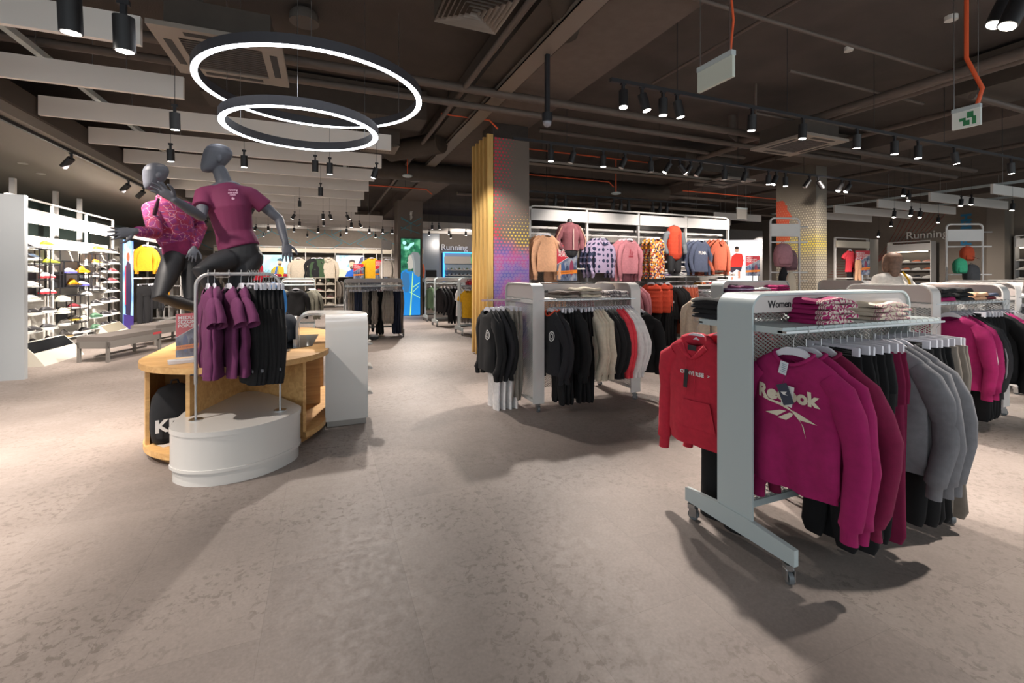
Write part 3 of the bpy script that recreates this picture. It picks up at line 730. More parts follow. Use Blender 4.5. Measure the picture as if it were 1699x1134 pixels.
COL = dict(black='#0e0d0f', charcoal='#1b1a1e', fuchsia='#940e54', raspberry='#760b3a', grey='#747275', taupe='#7c7268', coral='#d63a46', red='#b82236', white='#dad6d4', cream='#cdbfab', navy='#232a3f', plum='#62264f', mustard='#d9930f',
           peach='#d3a07c', rose='#7e4a50', pink='#b5737b', slate='#4c5368', terracotta='#b4593f', orange='#c8452a', green='#3c5238', blue='#1566a8', lilac='#a893b4', sand='#c4b8a4', khaki='#5f5c50', stone='#8f867c', yellow='#e0a91a', brown='#4a3c34', darkred='#6a1a24')
KIND = {'sweat': ('sweatshirt', 'sweatshirt'), 'hood': ('hoodie', 'hoodie'), 'jacket': ('zip jacket', 'jacket'), 'tee': ('short-sleeved T-shirt', 't-shirt'), 'vest': ('padded vest', 'vest'), 'pants': ('jogging trousers', 'trousers'),
        'dress': ('sleeveless floral dress', 'dress'), 'puffer': ('padded jacket', 'jacket'), 'tights': ('sports tights', 'tights'), 'shorts': ('shorts', 'shorts'), 'ltop': ('long sweatshirt', 'sweatshirt')}
PATT = {}
def garment_mesh(kind, col, v, lod):
    key = (kind, col, v, lod)
    if key in GC: return GC[key]
    m = PATT[col] if col in PATT else cloth(COL[col]); sd = hash_(key); seg = 48 if lod == 0 else 20
    nm = kind
    if kind in ('pants', 'tights', 'shorts'):
        me = pants_mesh('trousers', m, L={'pants': .92, 'tights': .72, 'shorts': .4}[kind], W=.145 if kind != 'tights' else .12, seed=sd, seg=20 if lod == 0 else 12, cuff=kind == 'pants', short=kind == 'shorts', dep=.028)
        GC[key] = (me, None); return GC[key]
    P = {'sweat': dict(), 'hood': dict(hood=True), 'jacket': dict(L=.66, hood=False, rib=False), 'tee': dict(sleeve='short', L=.66, rib=False, fold=.012), 'vest': dict(sleeve='none', L=.58, quilt=.085, depth=.055, fold=.004, rib=False, hw=.22),
         'dress': dict(sleeve='none', L=.8, flare=.05, hw=.2, rib=False, fold=.015), 'puffer': dict(L=.72, quilt=.1, depth=.07, fold=.004, rib=False, sw=1.25), 'ltop': dict(L=.66, sl=.69, depth=.034, fold=.011)}[kind]
    t = Top(seed=sd, seg=seg, **P); GC[key] = (t.mesh(kind, m), t); return GC[key]
def hash_(k): 
    h = 0
    for ch in str(k): h = (h*131+ord(ch)) % 100003
    return h
def hang(kind, col, p, rz, label, group=None, lod=1, v=0, hook=True, tilt=0, drop=0):
    """a garment with its hanger; p = top of the rail"""
    me, t = garment_mesh(kind, col, v, lod); H = hanger_meshes(); pants = kind in ('pants', 'tights', 'shorts')
    root = empty({'pants': 'hanging_trousers', 'tights': 'hanging_tights', 'shorts': 'hanging_shorts', 'tee': 'hanging_tee', 'dress': 'hanging_dress', 'vest': 'hanging_vest', 'puffer': 'hanging_jacket', 'jacket': 'hanging_jacket', 'hood': 'hanging_hoodie'}.get(kind, 'hanging_sweatshirt'), p, rz, label, KIND[kind][1], group)
    if tilt: root.rotation_euler[0] = tilt
    g = link({'pants': 'trousers', 'tights': 'tights', 'shorts': 'shorts', 'tee': 'shirt_body', 'dress': 'dress_body'}.get(kind, 'garment_body'), me, root, (0, 0, -.125 if pants else -.104))
    h = link('clip_hanger' if pants else 'hanger', H['clip' if pants else 'shirt'], root)
    if hook: link('hook', H['hook'], h)
    return root, g, t
def cname(col):
    return {'raspberry': 'dark raspberry', 'darkred': 'dark red', 'navy': 'navy blue', 'sand': 'sand-coloured', 'camo': 'mottled grey', 'floral': 'multicoloured', 'spots': 'navy and lilac spotted'}.get(col, col)
def row(p0, p1, specs, rz, where, side='left', lod=1, jit=.06, hook=True, group=None, z=None, swing=.03):
    """specs: list of (kind, colour, count); evenly spread between p0 and p1"""
    n = sum(s[2] for s in specs); p0, p1 = Vector(p0), Vector(p1); i = 0; R = random.Random(hash_(where)); out = []
    for kind, col, cnt in specs:
        for c in range(cnt):
            t = (i+.5)/n; p = p0.lerp(p1, t)
            lab = f'{cname(col)} {KIND[kind][0]}, {ordn(i+1)} from {side} {where}'
            r_ = hang(kind, col, p, rz+R.uniform(-jit, jit), lab, group or ('clothes '+where), lod, v=R.randrange(2), hook=hook, tilt=R.uniform(-swing, swing))
            out.append(r_); i += 1
    return out

# ------------------------------------------------------------------ rolling racks
def arch_path(a0, a1, H, r, z0, n=8):
    pts = [(a0, z0)]
    for i in range(n+1):
        t = PI-(PI/2)*i/n; pts.append((a0+r+r*math.cos(t), H-r+r*math.sin(t)))
    for i in range(n+1):
        t = PI/2-(PI/2)*i/n; pts.append((a1-r+r*math.cos(t), H-r+r*math.sin(t)))
    pts.append((a1, z0)); return pts
def sheet_arch(b, a0, a1, H, r, z0, w0, w1, axis, th=.012):
    o = arch_path(a0, a1, H, r, z0); i_ = arch_path(a0+th, a1-th, H-th, r-th*.8, z0); n = len(o)
    def P(a, c, z): return (a, c, z) if axis == 'x' else (c, a, z)
    vs = [P(a, w0, z) for a, z in o]+[P(a, w1, z) for a, z in o]+[P(a, w0, z) for a, z in i_]+[P(a, w1, z) for a, z in i_]
    fo = [(k, k+1, n+k+1, n+k) for k in range(n-1)]; fi = [(2*n+k, 3*n+k, 3*n+k+1, 2*n+k+1) for k in range(n-1)]
    fe = [(k, 2*n+k, 2*n+k+1, k+1) for k in range(n-1)]+[(n+k, n+k+1, 3*n+k+1, 3*n+k) for k in range(n-1)]
    b.add(vs, fo+fi, 0, True); b.add(vs, fe, 0, False); b.add(vs, [(0, n, 3*n, 2*n), (n-1, 3*n-1, 4*n-1, 2*n-1)])
    return b
def caster(x, y, parent, rz=0):
    o = MB().box(-.018, -.02, .062, .018, .02, .09).box(-.02, -.03, .02, -.015, .012, .07).box(.015, -.03, .02, .02, .012, .07).build('caster', CHROME, parent, (x, y, 0)); o.rotation_euler[2] = rz
    MB().cyl((-.011, -.01, .03), (.011, -.01, .03), .03, 16).build('wheel', mat('grey_wheel', '#5f6366', .4), o)
    return o
def rounded(a0, a1, z0, z1, r, corners=(1, 1, 1, 1), n=6):
    pts = []
    for (cx, cz, s, on) in ((a0+r, z0+r, PI, corners[0]), (a1-r, z0+r, 1.5*PI, corners[1]), (a1-r, z1-r, 0, corners[2]), (a0+r, z1-r, PI/2, corners[3])):
        if on: pts += [(cx+r*math.cos(s+PI/2*i/n), cz+r*math.sin(s+PI/2*i/n)) for i in range(n+1)]
        else: pts.append(((a0 if cx < (a0+a1)/2 else a1), (z0 if s >= PI else z1)))
    return pts
YZ = Matrix(((0, 0, 1, 0), (1, 0, 0, 0), (0, 1, 0, 0), (0, 0, 0, 1)))   # prism poly (a,z) -> y,z ; thickness along x
XZ = Matrix(((1, 0, 0, 0), (0, 0, 1, 0), (0, 1, 0, 0), (0, 0, 0, 1)))   # prism poly (a,z) -> x,z ; thickness along y
PINKW = WHITE
def track_bar(b, x0, x1, y, z): b.box(x0, y-.006, z-.02, x1, y+.006, z)
def t_rack(x, y, L, label, word=None, H=1.34, W=.2):
    root = empty('clothes_rack', (x, y, 0), 0, label, 'clothes rack')
    fr = MB(); sheet_arch(fr, 0, L, H, .09, .1, -W/2, W/2, 'x'); fr.build('frame', PALE, root, fix=True)
    bd = MB()
    for s in (-1, 1):
        ys = sorted((s*W*.44, s*(W*.44-.015))); bd.prism(rounded(.014, L-.014, H-.10, H-.014, .07, (0, 0, 1, 1)), ys[0], ys[1], 0, XZ)
        o = bd.build('sign_board', mat('pinkish_board', '#c3b8b3', .45), root, fix=True); bd = MB()
        if word: text('lettering', word, .052, BLACKM, o, TR(.13 if s < 0 else L-.13, s*W*.44-.0015*(1 if s < 0 else -1), H-.075) @ (FACE_Y if s < 0 else RZ(PI) @ FACE_Y), extrude=.0008, bold=.001)
    MB().prism(rounded(.014, L-.014, .22, H-.016, .085, (0, 0, 1, 1)), -.004, .004, 0, XZ).build('mesh_panel', MESHX, root, fix=True)
    MB().box(.012, -.015, .19, L-.012, .015, .225).build('bottom_bar', PALE, root)
    for s in (-1, 1):
        o = MB().box(.02, min(0, s*.26), 1.15, L-.0, max(0, s*.26), 1.182).build('shelf', PALE, root)
        MB().box(.02, min(s*.235, s*.28), 1.157, L, max(s*.235, s*.28), 1.167).build('hang_rail', CHROME, o)
    for xx in (-.004, L-.02):
        f = MB(); f.prism([(-.34, .095), (.34, .095), (.34, .17), (.1, .19), (-.1, .19), (-.34, .17)], xx-.006, xx+.022, 0, YZ)
        f.build('base_foot', PALE, root, fix=True)
        for s in (-1, 1): caster(xx+.008, s*.30, root, .5*s)
    return root
def h_rack(x, y, L, D, label, word=None, H=1.34, sw=.13, end=True):
    root = empty('gondola_rack', (x, y, 0), 0, label, 'clothes rack')
    for k, xx in enumerate((0, L-sw)):
        f = MB(); sheet_arch(f, 0, D, H, .1, .09, xx, xx+sw, 'y'); o = f.build('end_arch', WHITE, root, fix=True)
        xc = xx+(.02 if k == 0 else sw-.03)
        MB().prism(rounded(.014, D-.014, H-.16, H-.014, .08, (0, 0, 1, 1)), xc, xc+.014, 0, YZ).build('end_board', mat('pinkish_board', '#c3b8b3', .45), o, fix=True)
        MB().box(xc, .014, .13, xc+.006, D-.014, H-.16).build('mesh_panel', MESHY, o)
        MB().box(xc-.01, .012, 1.13, xc+.02, D-.012, 1.165).build('cross_bar', WHITE, o)
        MB().box(xc-.01, .012, .1, xc+.02, D-.012, .13).build('bottom_bar', WHITE, o)
        for s in (.03, D-.03): caster(xx+sw/2, s, root, .6*k)
    o = MB().prism(rounded(sw*.6, L-sw*.6, H-.16, H-.014, .07, (0, 0, 1, 1)), D/2-.01, D/2+.01, 0, XZ).build('sign_board', mat('pinkish_board', '#c3b8b3', .45), root, fix=True)
    if word: text('lettering', word, .05, BLACKM, o, TR(.2, D/2-.0115, H-.11) @ FACE_Y, extrude=.0008, bold=.001)
    MB().box(sw*.8, D/2-.004, .15, L-sw*.8, D/2+.004, H-.16).build('mesh_panel', MESHX, root)
    for s in (0, 1):
        y0, y1 = (.03, D/2-.02) if s == 0 else (D/2+.02, D-.03)
        o = MB().box(sw*.9, y0, 1.15, L-sw*.9, y1, 1.18).build('shelf', WHITE, root)
        yr = y0-.02 if s == 0 else y1+.02
        MB().box(sw*.5, yr-.012, 1.157, L-sw*.5, yr+.012, 1.167).build('hang_rail', CHROME, o)
    if end:
        MB().box(-.44, .36-.006, 1.147, .03, .36+.006, 1.167).build('end_arm', CHROME, root)
    return root
# folded clothes
FC = {}
def folded_mesh(col, v=0, w_=.25, d=.3, h=.034, lod=0):
    key = (col, v, w_, d, h)
    if key in FC: return FC[key]
    m = PATT[col] if col in PATT else cloth(COL[col]); b = MB(); r = random.Random(hash_(key)); ph = r.uniform(0, 6)
    seg = 24; prof = [(-.5, .10), (-.5, .5), (-.49, .82), (-.42, 1), (-.2, 1.02), (0, 1), (.2, 1.03), (.42, 1), (.49, .85), (.5, .5), (.49, .12), (.4, 0), (-.4, 0)]
    loops = []
    for i in range(seg+1):
        t = i/seg; y = -w_/2+w_*t; e = 1-.5*max(0, abs(2*t-1)-.9)/.1
        loops.append([(x*d*(.96+.04*e)+.006*math.sin(t*9+ph), y, z*h*e+(.006*math.sin(t*7+ph+x*5) if z > .3 else 0)) for x, z in prof])
    b.loft(loops)
    me = bpy.data.meshes.new('folded_garment'); me.from_pydata(b.v, [], b.f); me.update(); me.materials.append(m); FC[key] = smooth_mesh(me); return me
def stack(p, cols, rz, where, group, w_=.25, d=.3, h=.034, cat='folded garment'):
    z = p[2]; R = random.Random(hash_(where)); n = len(cols); out = []
    for i, c in enumerate(cols):
        me = folded_mesh(c, i % 2, w_, d, h)
        o = link('folded_garment', me, None, (p[0]+R.uniform(-.006, .006), p[1]+R.uniform(-.006, .006), z), rz+R.uniform(-.05, .05))
        lab = f'folded {cname(c)} garment, {("bottom" if i == 0 else "top" if i == n-1 else ordn(i+1)+" up")} of the pile {where}' if n > 1 else f'folded {cname(c)} garment {where}'
        tag(o, lab, cat, group); z += h*1.03; out.append(o)
    return out
# printed fabrics
def pattern(name, kind):
    m, nt, b, tc = nodes(name); L = nt.links.new; b.inputs['Roughness'].default_value = .85
    if kind == 'spots':
        v = N(nt, 'ShaderNodeTexVoronoi', i_Scale=9.5); v.inputs['Randomness'].default_value = .25; L(tc.outputs['Object'], v.inputs['Vector'])
        c = mixc(nt, mth(nt, 'LESS_THAN', v.outputs['Distance'], .5), '#a493ad', '#252c48')
    elif kind == 'floral':
        v = N(nt, 'ShaderNodeTexVoronoi', i_Scale=34); L(tc.outputs['Object'], v.inputs['Vector'])
        s = N(nt, 'ShaderNodeSeparateColor'); L(v.outputs['Color'], s.inputs[0])
        r = ramp(nt, [(0, '#26264a'), (.25, '#d0712c'), (.45, '#d9d0c0'), (.6, '#a8302c'), (.75, '#dd9d2e'), (1, '#2b2a52')]); r.color_ramp.interpolation = 'CONSTANT'; L(s.outputs[0], r.inputs['Fac']); c = r.outputs[0]
    elif kind == 'camo':
        n = N(nt, 'ShaderNodeTexNoise', i_Scale=26, i_Detail=2); L(tc.outputs['Object'], n.inputs['Vector'])
        r = ramp(nt, [(0, '#b5aca8'), (.47, '#4a4448'), (.55, '#8c8384'), (1, '#c9c0bc')]); r.color_ramp.interpolation = 'CONSTANT'; L(n.outputs['Fac'], r.inputs['Fac']); c = r.outputs[0]
    elif kind == 'letter':
        w_ = N(nt, 'ShaderNodeTexWave', i_Scale=14, i_Distortion=9); w_.inputs['Detail'].default_value = 1; L(tc.outputs['Object'], w_.inputs['Vector'])
        s = N(nt, 'ShaderNodeSeparateXYZ'); L(tc.outputs['Object'], s.inputs[0]); w_.inputs['Scale'].default_value = 26; w_.inputs['Distortion'].default_value = 14
        c = mixc(nt, mth(nt, 'MULTIPLY', mth(nt, 'GREATER_THAN', w_.outputs['Fac'], .5), mth(nt, 'LESS_THAN', s.outputs[0], -.05)), COL['fuchsia'], '#c9bcb0')
    elif kind == 'letter2':
        w_ = N(nt, 'ShaderNodeTexWave', i_Scale=14, i_Distortion=9); w_.inputs['Detail'].default_value = 1; L(tc.outputs['Object'], w_.inputs['Vector'])
        s = N(nt, 'ShaderNodeSeparateXYZ'); L(tc.outputs['Object'], s.inputs[0]); w_.inputs['Scale'].default_value = 26; w_.inputs['Distortion'].default_value = 14
        c = mixc(nt, mth(nt, 'MULTIPLY', mth(nt, 'GREATER_THAN', w_.outputs['Fac'], .55), mth(nt, 'LESS_THAN', s.outputs[0], -.045)), COL['cream'], '#a5707c')
    elif kind == 'star':
        n = N(nt, 'ShaderNodeTexNoise', i_Scale=9, i_Detail=4); n.inputs['Distortion'].default_value = 1.5; L(tc.outputs['Object'], n.inputs['Vector'])
        v = N(nt, 'ShaderNodeTexVoronoi', i_Scale=14); v.feature = 'DISTANCE_TO_EDGE'; L(tc.outputs['Object'], v.inputs['Vector'])
        r = ramp(nt, [(.3, '#5c0f3c'), (.45, '#752060'), (.55, '#8a1838'), (.7, '#4e2462')]); L(n.outputs['Fac'], r.inputs['Fac'])
        n2 = N(nt, 'ShaderNodeTexNoise', i_Scale=60); L(tc.outputs['Object'], n2.inputs['Vector'])
        c = mixc(nt, mth(nt, 'MULTIPLY', mth(nt, 'LESS_THAN', v.outputs['Distance'], .03), mth(nt, 'MULTIPLY', mth(nt, 'GREATER_THAN', n2.outputs['Fac'], .45), .75)), r.outputs[0], '#b8808c')
    L(c, b.inputs['Base Color']); PATT[name] = m; return m
for nm in ('spots', 'floral', 'camo', 'letter', 'letter2', 'star'): pattern(nm, nm)

# ================================================================== RACKS AND THEIR CLOTHES
RZR = 1.167
R1 = t_rack(2.0, 1.77, 1.36, 'nearest white clothes rack on castors with fuchsia sweatshirts at front right', 'Women', W=.22)
yf, yb = 1.77-.2575, 1.77+.2575
G1 = []
xs = [2.10, 2.175, 2.27]
for i, (x, c) in enumerate(zip(xs, ('fuchsia', 'fuchsia', 'raspberry'))):
    lab = ['fuchsia sweatshirt with cream chest logo and dark swing tag, nearest on the front rack', 'fuchsia sweatshirt directly behind the one with the swing tag', 'dark raspberry sweatshirt third in line behind the swing-tag sweatshirt'][i]
    G1.append(hang('ltop', c, (x, yf-.01*i, RZR), (.10, .04, -.05)[i], lab, 'clothes on nearest rack front', 0, v=i, hook=True))
front = [('pants', 'black', 5), ('pants', 'raspberry', 2), ('sweat', 'grey', 3), ('pants', 'black', 4), ('pants', 'taupe', 3)]
G1b = row((2.36, yf, RZR), (3.35, yf, RZR), front, 0, 'the near end on the foremost rack', 'hangers behind the sweatshirts,', 0) if 0 else row((2.36, yf, RZR), (3.35, yf, RZR), front, 0, 'behind the raspberry sweatshirts', 'the near side', 0, group='clothes on nearest rack front')
rd = hang('hood', 'red', (2.06, yb+.06, RZR), .12, 'red hoodie with white chest lettering and black tag, left of the front rack post', 'red hoodies', 0)
for k in range(3): G1[k][2].collar(cloth(COL[('fuchsia', 'fuchsia', 'raspberry')[k]]), G1[k][0], (0, 0, -.104))
for i in range(5): hang('hood', 'red', (2.19+.09*i, yb, RZR), .05*(-1)**i, f'red hoodie, {ordn(i+1)} behind the lettered red hoodie beside the rack post', 'red hoodies', 1)
row((2.68, yb, RZR), (3.3, yb, RZR), [('pants', 'black', 6)], 0, 'behind the red hoodies', 'the near side', 1)
for i in range(2): hang('pants', 'black', (2.13+.06*i, yb-.06, .93), .1, ('foremost', 'hindmost')[i]+' black joggers hanging low beneath the red hoodie', 'low black joggers', 1)

# prints on the foremost garments
def cloth_print(name, polys, g, t, m, off=.004, parent=None):
    b = MB()
    for poly in polys: b.add([(0, y, z) for y, z in poly], [tuple(range(len(poly)))])
    return stick(b.v, b.f, name, g, t, m, off)
def stick(vs, fs, name, g, t, m, off):
    me = bpy.data.meshes.new(name); me.from_pydata([tuple(v) for v in vs], [], fs); me.update()
    bm = bmesh.new(); bm.from_mesh(me); bmesh.ops.triangulate(bm, faces=bm.faces)
    bmesh.ops.subdivide_edges(bm, edges=[e for e in bm.edges if e.calc_length() > .02], cuts=2, use_grid_fill=False)
    bmesh.ops.triangulate(bm, faces=bm.faces)
    for v in bm.verts: v.co.x = t.front(v.co.y, v.co.z)-off
    bm.to_mesh(me); bm.free(); me.materials.append(m); return link(name, me, g)
def cloth_text(s_, size, y0, z0, g, t, m, off=.004, bold=.002, spacing=1, slope=0, name='lettering'):
    me = text_mesh(s_, size, bold=bold, spacing=spacing); vs = [(0, y0-v.co.x, z0+v.co.y+slope*v.co.x) for v in me.vertices]
    return stick(vs, [tuple(p.vertices) for p in me.polygons], name, g, t, m, off)
CREAM = mat('cream_print', '#d2c6b0', .7); WPR = mat('white_print', '#d8d4d0', .6)
def vector_logo(cy, cz, s_):
    def T(p): return [(cy-x*s_, cz+y*s_) for x, y in p]
    return [T([(-1, .52), (-.2, .38), (.2, .12), (.52, -.3), (.62, -.72), (.44, -.2), (.08, .16), (-.35, .3), (-.95, .46)]),
            T([(.12, .2), (1, -.12), (.35, -.1), (.22, .06)]), T([(-.9, -.08), (-.35, .12), (-.1, .14), (-.42, -.12)]), T([(-.4, -.18), (.02, .1), (.14, .08), (.1, -.04), (-.08, -.2)])]
root, g, t = G1[0]
cloth_text('Reebok', .088, .155, -.235, g, t, CREAM, bold=.0045, spacing=1.02)
cloth_print('chest_logo', vector_logo(.0, -.30, .125), g, t, CREAM)
o = MB().box(0, -.019, -.062, .0015, .019, 0).build('size_label', mat('label_white', '#c9ccd2', .5), g, (-.052, .012, -.045)); o.rotation_euler = (.22, 0, 0)
for k in range(5): MB().box(-.0008, -.014, -.05+.009*k, 0, .010-.003*(k % 2), -.047+.009*k).build('label_text_line', mat('label_grey', '#6d8890', .5), o)
o2 = MB().box(.004, -.026, -.098, .0055, .026, 0).build('tag_paper', WPR, g, (-.064, -.012, -.155)); o2.rotation_euler = (.12, 0, 0)
o = MB().box(0, -.026, -.098, .002, .026, 0).build('swing_tag', mat('swing_tag_navy', '#232b40', .4), g, (-.070, .018, -.150)); o.rotation_euler = (-.38, 0, 0)
MB().add([(-.001, .016, -.035), (-.001, -.014, -.04), (-.001, -.002, -.048), (-.001, -.012, -.058), (-.001, .008, -.05)], [(0, 1, 2, 3, 4)]).build('tag_mark', WPR, o)
MB().tube([(-.045, .005, -.10), (-.062, .01, -.13), (-.068, .014, -.152)], .0008, 5).build('tag_cord', BLACKM, g)
root, g, t = rd
cloth_text('CONVERSE', .031, .092, -.222, g, t, WPR, bold=.0018, spacing=1.12)
cloth_print('chest_mark', [[(-.098, -.205), (-.112, -.212), (-.098, -.219), (-.098, -.215), (-.106, -.212), (-.098, -.209)]], g, t, WPR)
MB().box(-.045, -.03, -.075, -.043, .03, -.045).build('neck_label', BLACKM, g)
o = MB().box(-.064, -.008, -.30, -.061, .018, -.19).build('swing_tag', BLACKM, g); o.rotation_euler = (.1, 0, 0)
for s_ in (-1, 1): MB().tube([(-.062, s_*.028, -.11), (-.058, s_*.03, -.22), (-.06, s_*.028, -.34)], .003, 6).build('drawstring', cloth(COL['red']), g)
pk = MB(); ys = [-.16, -.12, -.06, 0, .06, .12, .16]
lo = [(t.front(y, -.50)-.008, y, -.53) for y in ys]; hi = [(t.front(y, -.36)-.010, y*.72, -.37) for y in ys]
pk.add(lo+hi, [(i, i+1, 8+i, 7+i) for i in range(6)], 0, True); pk.build('front_pocket', cloth(COL['red']), g)
for k, (root, g, t) in enumerate(G1b):
    if k == 3: MB().add([(-.0, -.12, -.0)]+[(0, 0, 0)], []) 
# lettering down the edges of the folded-in trousers
for k, s_ in ((4, 'Re'), (5, 'Re')):
    root, g, t = G1b[k]; me = text_mesh(s_, .085, bold=.004); me.transform(TR(-.034, .10, -.30) @ RZ(-PI/2) @ RX(PI/2)); me.materials.append(CREAM); link('lettering', me, g)

# folded piles on the nearest rack
stack((2.44, 1.60, 1.184), ['letter']*5, PI/2, 'with cream lettering on the nearest rack shelf', 'lettered fuchsia pile', w_=.26, d=.19, h=.025)
stack((2.93, 1.60, 1.184), ['letter2']*4, PI/2, 'with pink lettering on the nearest rack shelf', 'lettered cream pile', w_=.27, d=.17, h=.023)
stack((2.14, 2.0, 1.184), ['charcoal', 'black', 'black', 'black'], PI/2, 'of black tops left of the rack post', 'black folded pile', w_=.2, d=.24, h=.028)
stack((2.45, 2.0, 1.184), ['rose', 'fuchsia'], PI/2, 'behind the mesh of the nearest rack', 'rear folded pile', w_=.2, d=.24, h=.03)

# rack 2 by the dotted column
h_rack(2.0, 4.26, 1.36, .78, 'white gondola rack of black clothes beside the oak-finned column', 'Women')
R2F = row((2.18, 4.25, RZR), (3.22, 4.25, RZR), [('jacket', 'charcoal', 2), ('pants', 'black', 4), ('jacket', 'black', 2), ('pants', 'black', 4), ('sweat', 'sand', 4), ('sweat', 'black', 4), ('sweat', 'coral', 3), ('sweat', 'white', 4)], 0, 'on the rack beside the oak fins', 'left', 1, group='clothes on column rack front')
R2E = row((1.60, 4.62, RZR), (1.98, 4.62, RZR), [('jacket', 'black', 2), ('jacket', 'charcoal', 1), ('jacket', 'black', 1), ('pants', 'stone', 3)], .1, 'on the end arm by the oak fins', 'left', 1)
for i in range(4): hang('pants', 'white', (1.70+.07*i, 4.62, .93), .1, f'off-white trousers, {ordn(i+1)} from front below the black jackets', 'low off-white trousers', 1)
hang('puffer', 'black', (3.52, 4.5, 1.1), .5, 'black padded jacket hung at the right end of the column rack', None, 1)
stack((2.45, 4.42, 1.182), ['stone', 'brown'], PI/2, 'at left on the column rack shelf', 'column rack folds', d=.28)
stack((2.72, 4.42, 1.182), ['sand', 'stone', 'sand'], PI/2, 'in the middle of the column rack shelf', 'column rack folds b', d=.3)
stack((3.1, 4.42, 1.182), ['camo', 'camo'], PI/2, 'patterned, at right on the column rack shelf', 'column rack folds c', d=.24)

for r_, g, t in (R2F[0], R2E[0]):
    for k, (ra, rb_) in enumerate(((.046, .036), (.026, .018))):
        n = 20; o_ = circ2 = [(-.11+ra*math.cos(2*PI*i/n), -.26+ra*1.15*math.sin(2*PI*i/n)) for i in range(n)]; i_ = [(-.11+rb_*math.cos(2*PI*i/n), -.26+rb_*1.15*math.sin(2*PI*i/n)) for i in range(n)]
        cloth_print('crest_print', [[o_[i], o_[(i+1) % n], i_[(i+1) % n], i_[i]] for i in range(n)], g, t, WPR, .012)
R2F[0][2].collar(cloth(COL['orange']), R2F[0][0], (0, 0, -.104)); R2F[1][2].collar(cloth(COL['orange']), R2F[1][0], (0, 0, -.104))
r_, g, t = G1b[-3]; me = text_mesh('Reebok', .04, bold=.001); me.transform(TR(-.036, .09, -.17) @ FACE_X); me.materials.append(WPR); link('lettering', me, g)
# rack 4 at the right, racks behind
h_rack(5.1, 2.35, 1.38, .75, 'white gondola rack with magenta track jackets at the right edge', None, end=False)
GM = row((5.3, 2.33, RZR), (6.4, 2.33, RZR), [('jacket', 'fuchsia', 3), ('jacket', 'charcoal', 2), ('pants', 'black', 6), ('jacket', 'black', 2), ('jacket', 'fuchsia', 2), ('sweat', 'grey', 3)], 0, 'on the right-hand gondola rack', 'left', 1)
for k in (0, 1, 2, 13, 14):
    root, g, t = GM[k]
    MB().tube([(.0, -.16, -.075), (.0, -.24, -.13), (.0, -.292, -.26), (.0, -.306, -.38), (.0, -.298, -.50), (.0, -.275, -.64)], [.008]*6, 6).build('sleeve_stripe', WPR, g)
for k in (3, 4):
    root, g, t = GM[k]
    MB().tube([(.0, -.16, -.075), (.0, -.24, -.13), (.0, -.292, -.26), (.0, -.306, -.38), (.0, -.298, -.50), (.0, -.275, -.64)], [.007]*6, 6).build('sleeve_stripe', mat('grey_stripe', '#7c7c80', .6), g)
stack((5.42, 2.5, 1.182), ['fuchsia', 'black', 'black'], PI/2, 'at left on the right gondola shelf', 'right gondola folds', d=.26, h=.04)
stack((5.72, 2.5, 1.182), ['charcoal', 'black', 'black'], PI/2, 'in the middle of the right gondola shelf', 'right gondola folds b', d=.28, h=.04)
stack((6.02, 2.5, 1.182), ['peach', 'peach'], PI/2, 'of peach tops on the right gondola shelf', 'right gondola folds c', d=.24, h=.035)
stack((6.26, 2.5, 1.182), ['darkred', 'slate'], PI/2, 'at right on the right gondola shelf', 'right gondola folds d', d=.2, h=.03)
t_rack(5.2, 4.9, 1.36, 'white clothes rack behind the nearest one, magenta folds on top', 'Women', W=.22)
row((5.3, 4.64, RZR), (6.5, 4.64, RZR), [('sweat', 'cream', 3), ('sweat', 'fuchsia', 4), ('pants', 'black', 6)], 0, 'on the rack behind the nearest one', 'left', 1, hook=False)
hang('hood', 'cream', (5.14, 5.2, RZR), .15, 'cream hoodie with small chest mark hung left of the second rack post', 'cream hoodies', 0)
for i in range(3): hang('hood', 'cream', (5.28+.1*i, 5.16, RZR), 0, f'cream hoodie, {ordn(i+1)} behind the cream hoodie with the chest mark', 'cream hoodies', 1)
stack((5.42, 4.72, 1.184), ['plum', 'lilac', 'plum'], PI/2, 'of lilac tops on the second rack', 'second rack folds', d=.32, h=.03)
stack((5.8, 4.72, 1.184), ['pink', 'white'], PI/2, 'of pale tops on the second rack', 'second rack folds b', d=.25, h=.03)
stack((6.15, 4.72, 1.184), ['fuchsia', 'fuchsia', 'fuchsia'], PI/2, 'of magenta tops on the second rack', 'second rack folds c', d=.3, h=.03)
h_rack(7.9, 4.5, 1.36, .75, 'white gondola rack far behind, left of the standing shopper', None, end=False)
row((8.1, 4.48, RZR), (9.1, 4.48, RZR), [('pants', 'black', 6), ('sweat', 'grey', 5)], 0, 'on the gondola left of the shopper', 'left', 1, hook=False)
h_rack(7.6, 2.7, 1.36, .75, 'white gondola rack cut off by the right frame edge', None, end=False)
row((7.7, 2.68, RZR), (8.8, 2.68, RZR), [('sweat', 'grey', 4), ('sweat', 'pink', 3), ('pants', 'black', 6)], 0, 'on the cut-off right gondola', 'left', 1, hook=False)
h_rack(9.8, 3.6, 1.36, .75, 'grey-white gondola rack behind the standing shopper', None, end=False)

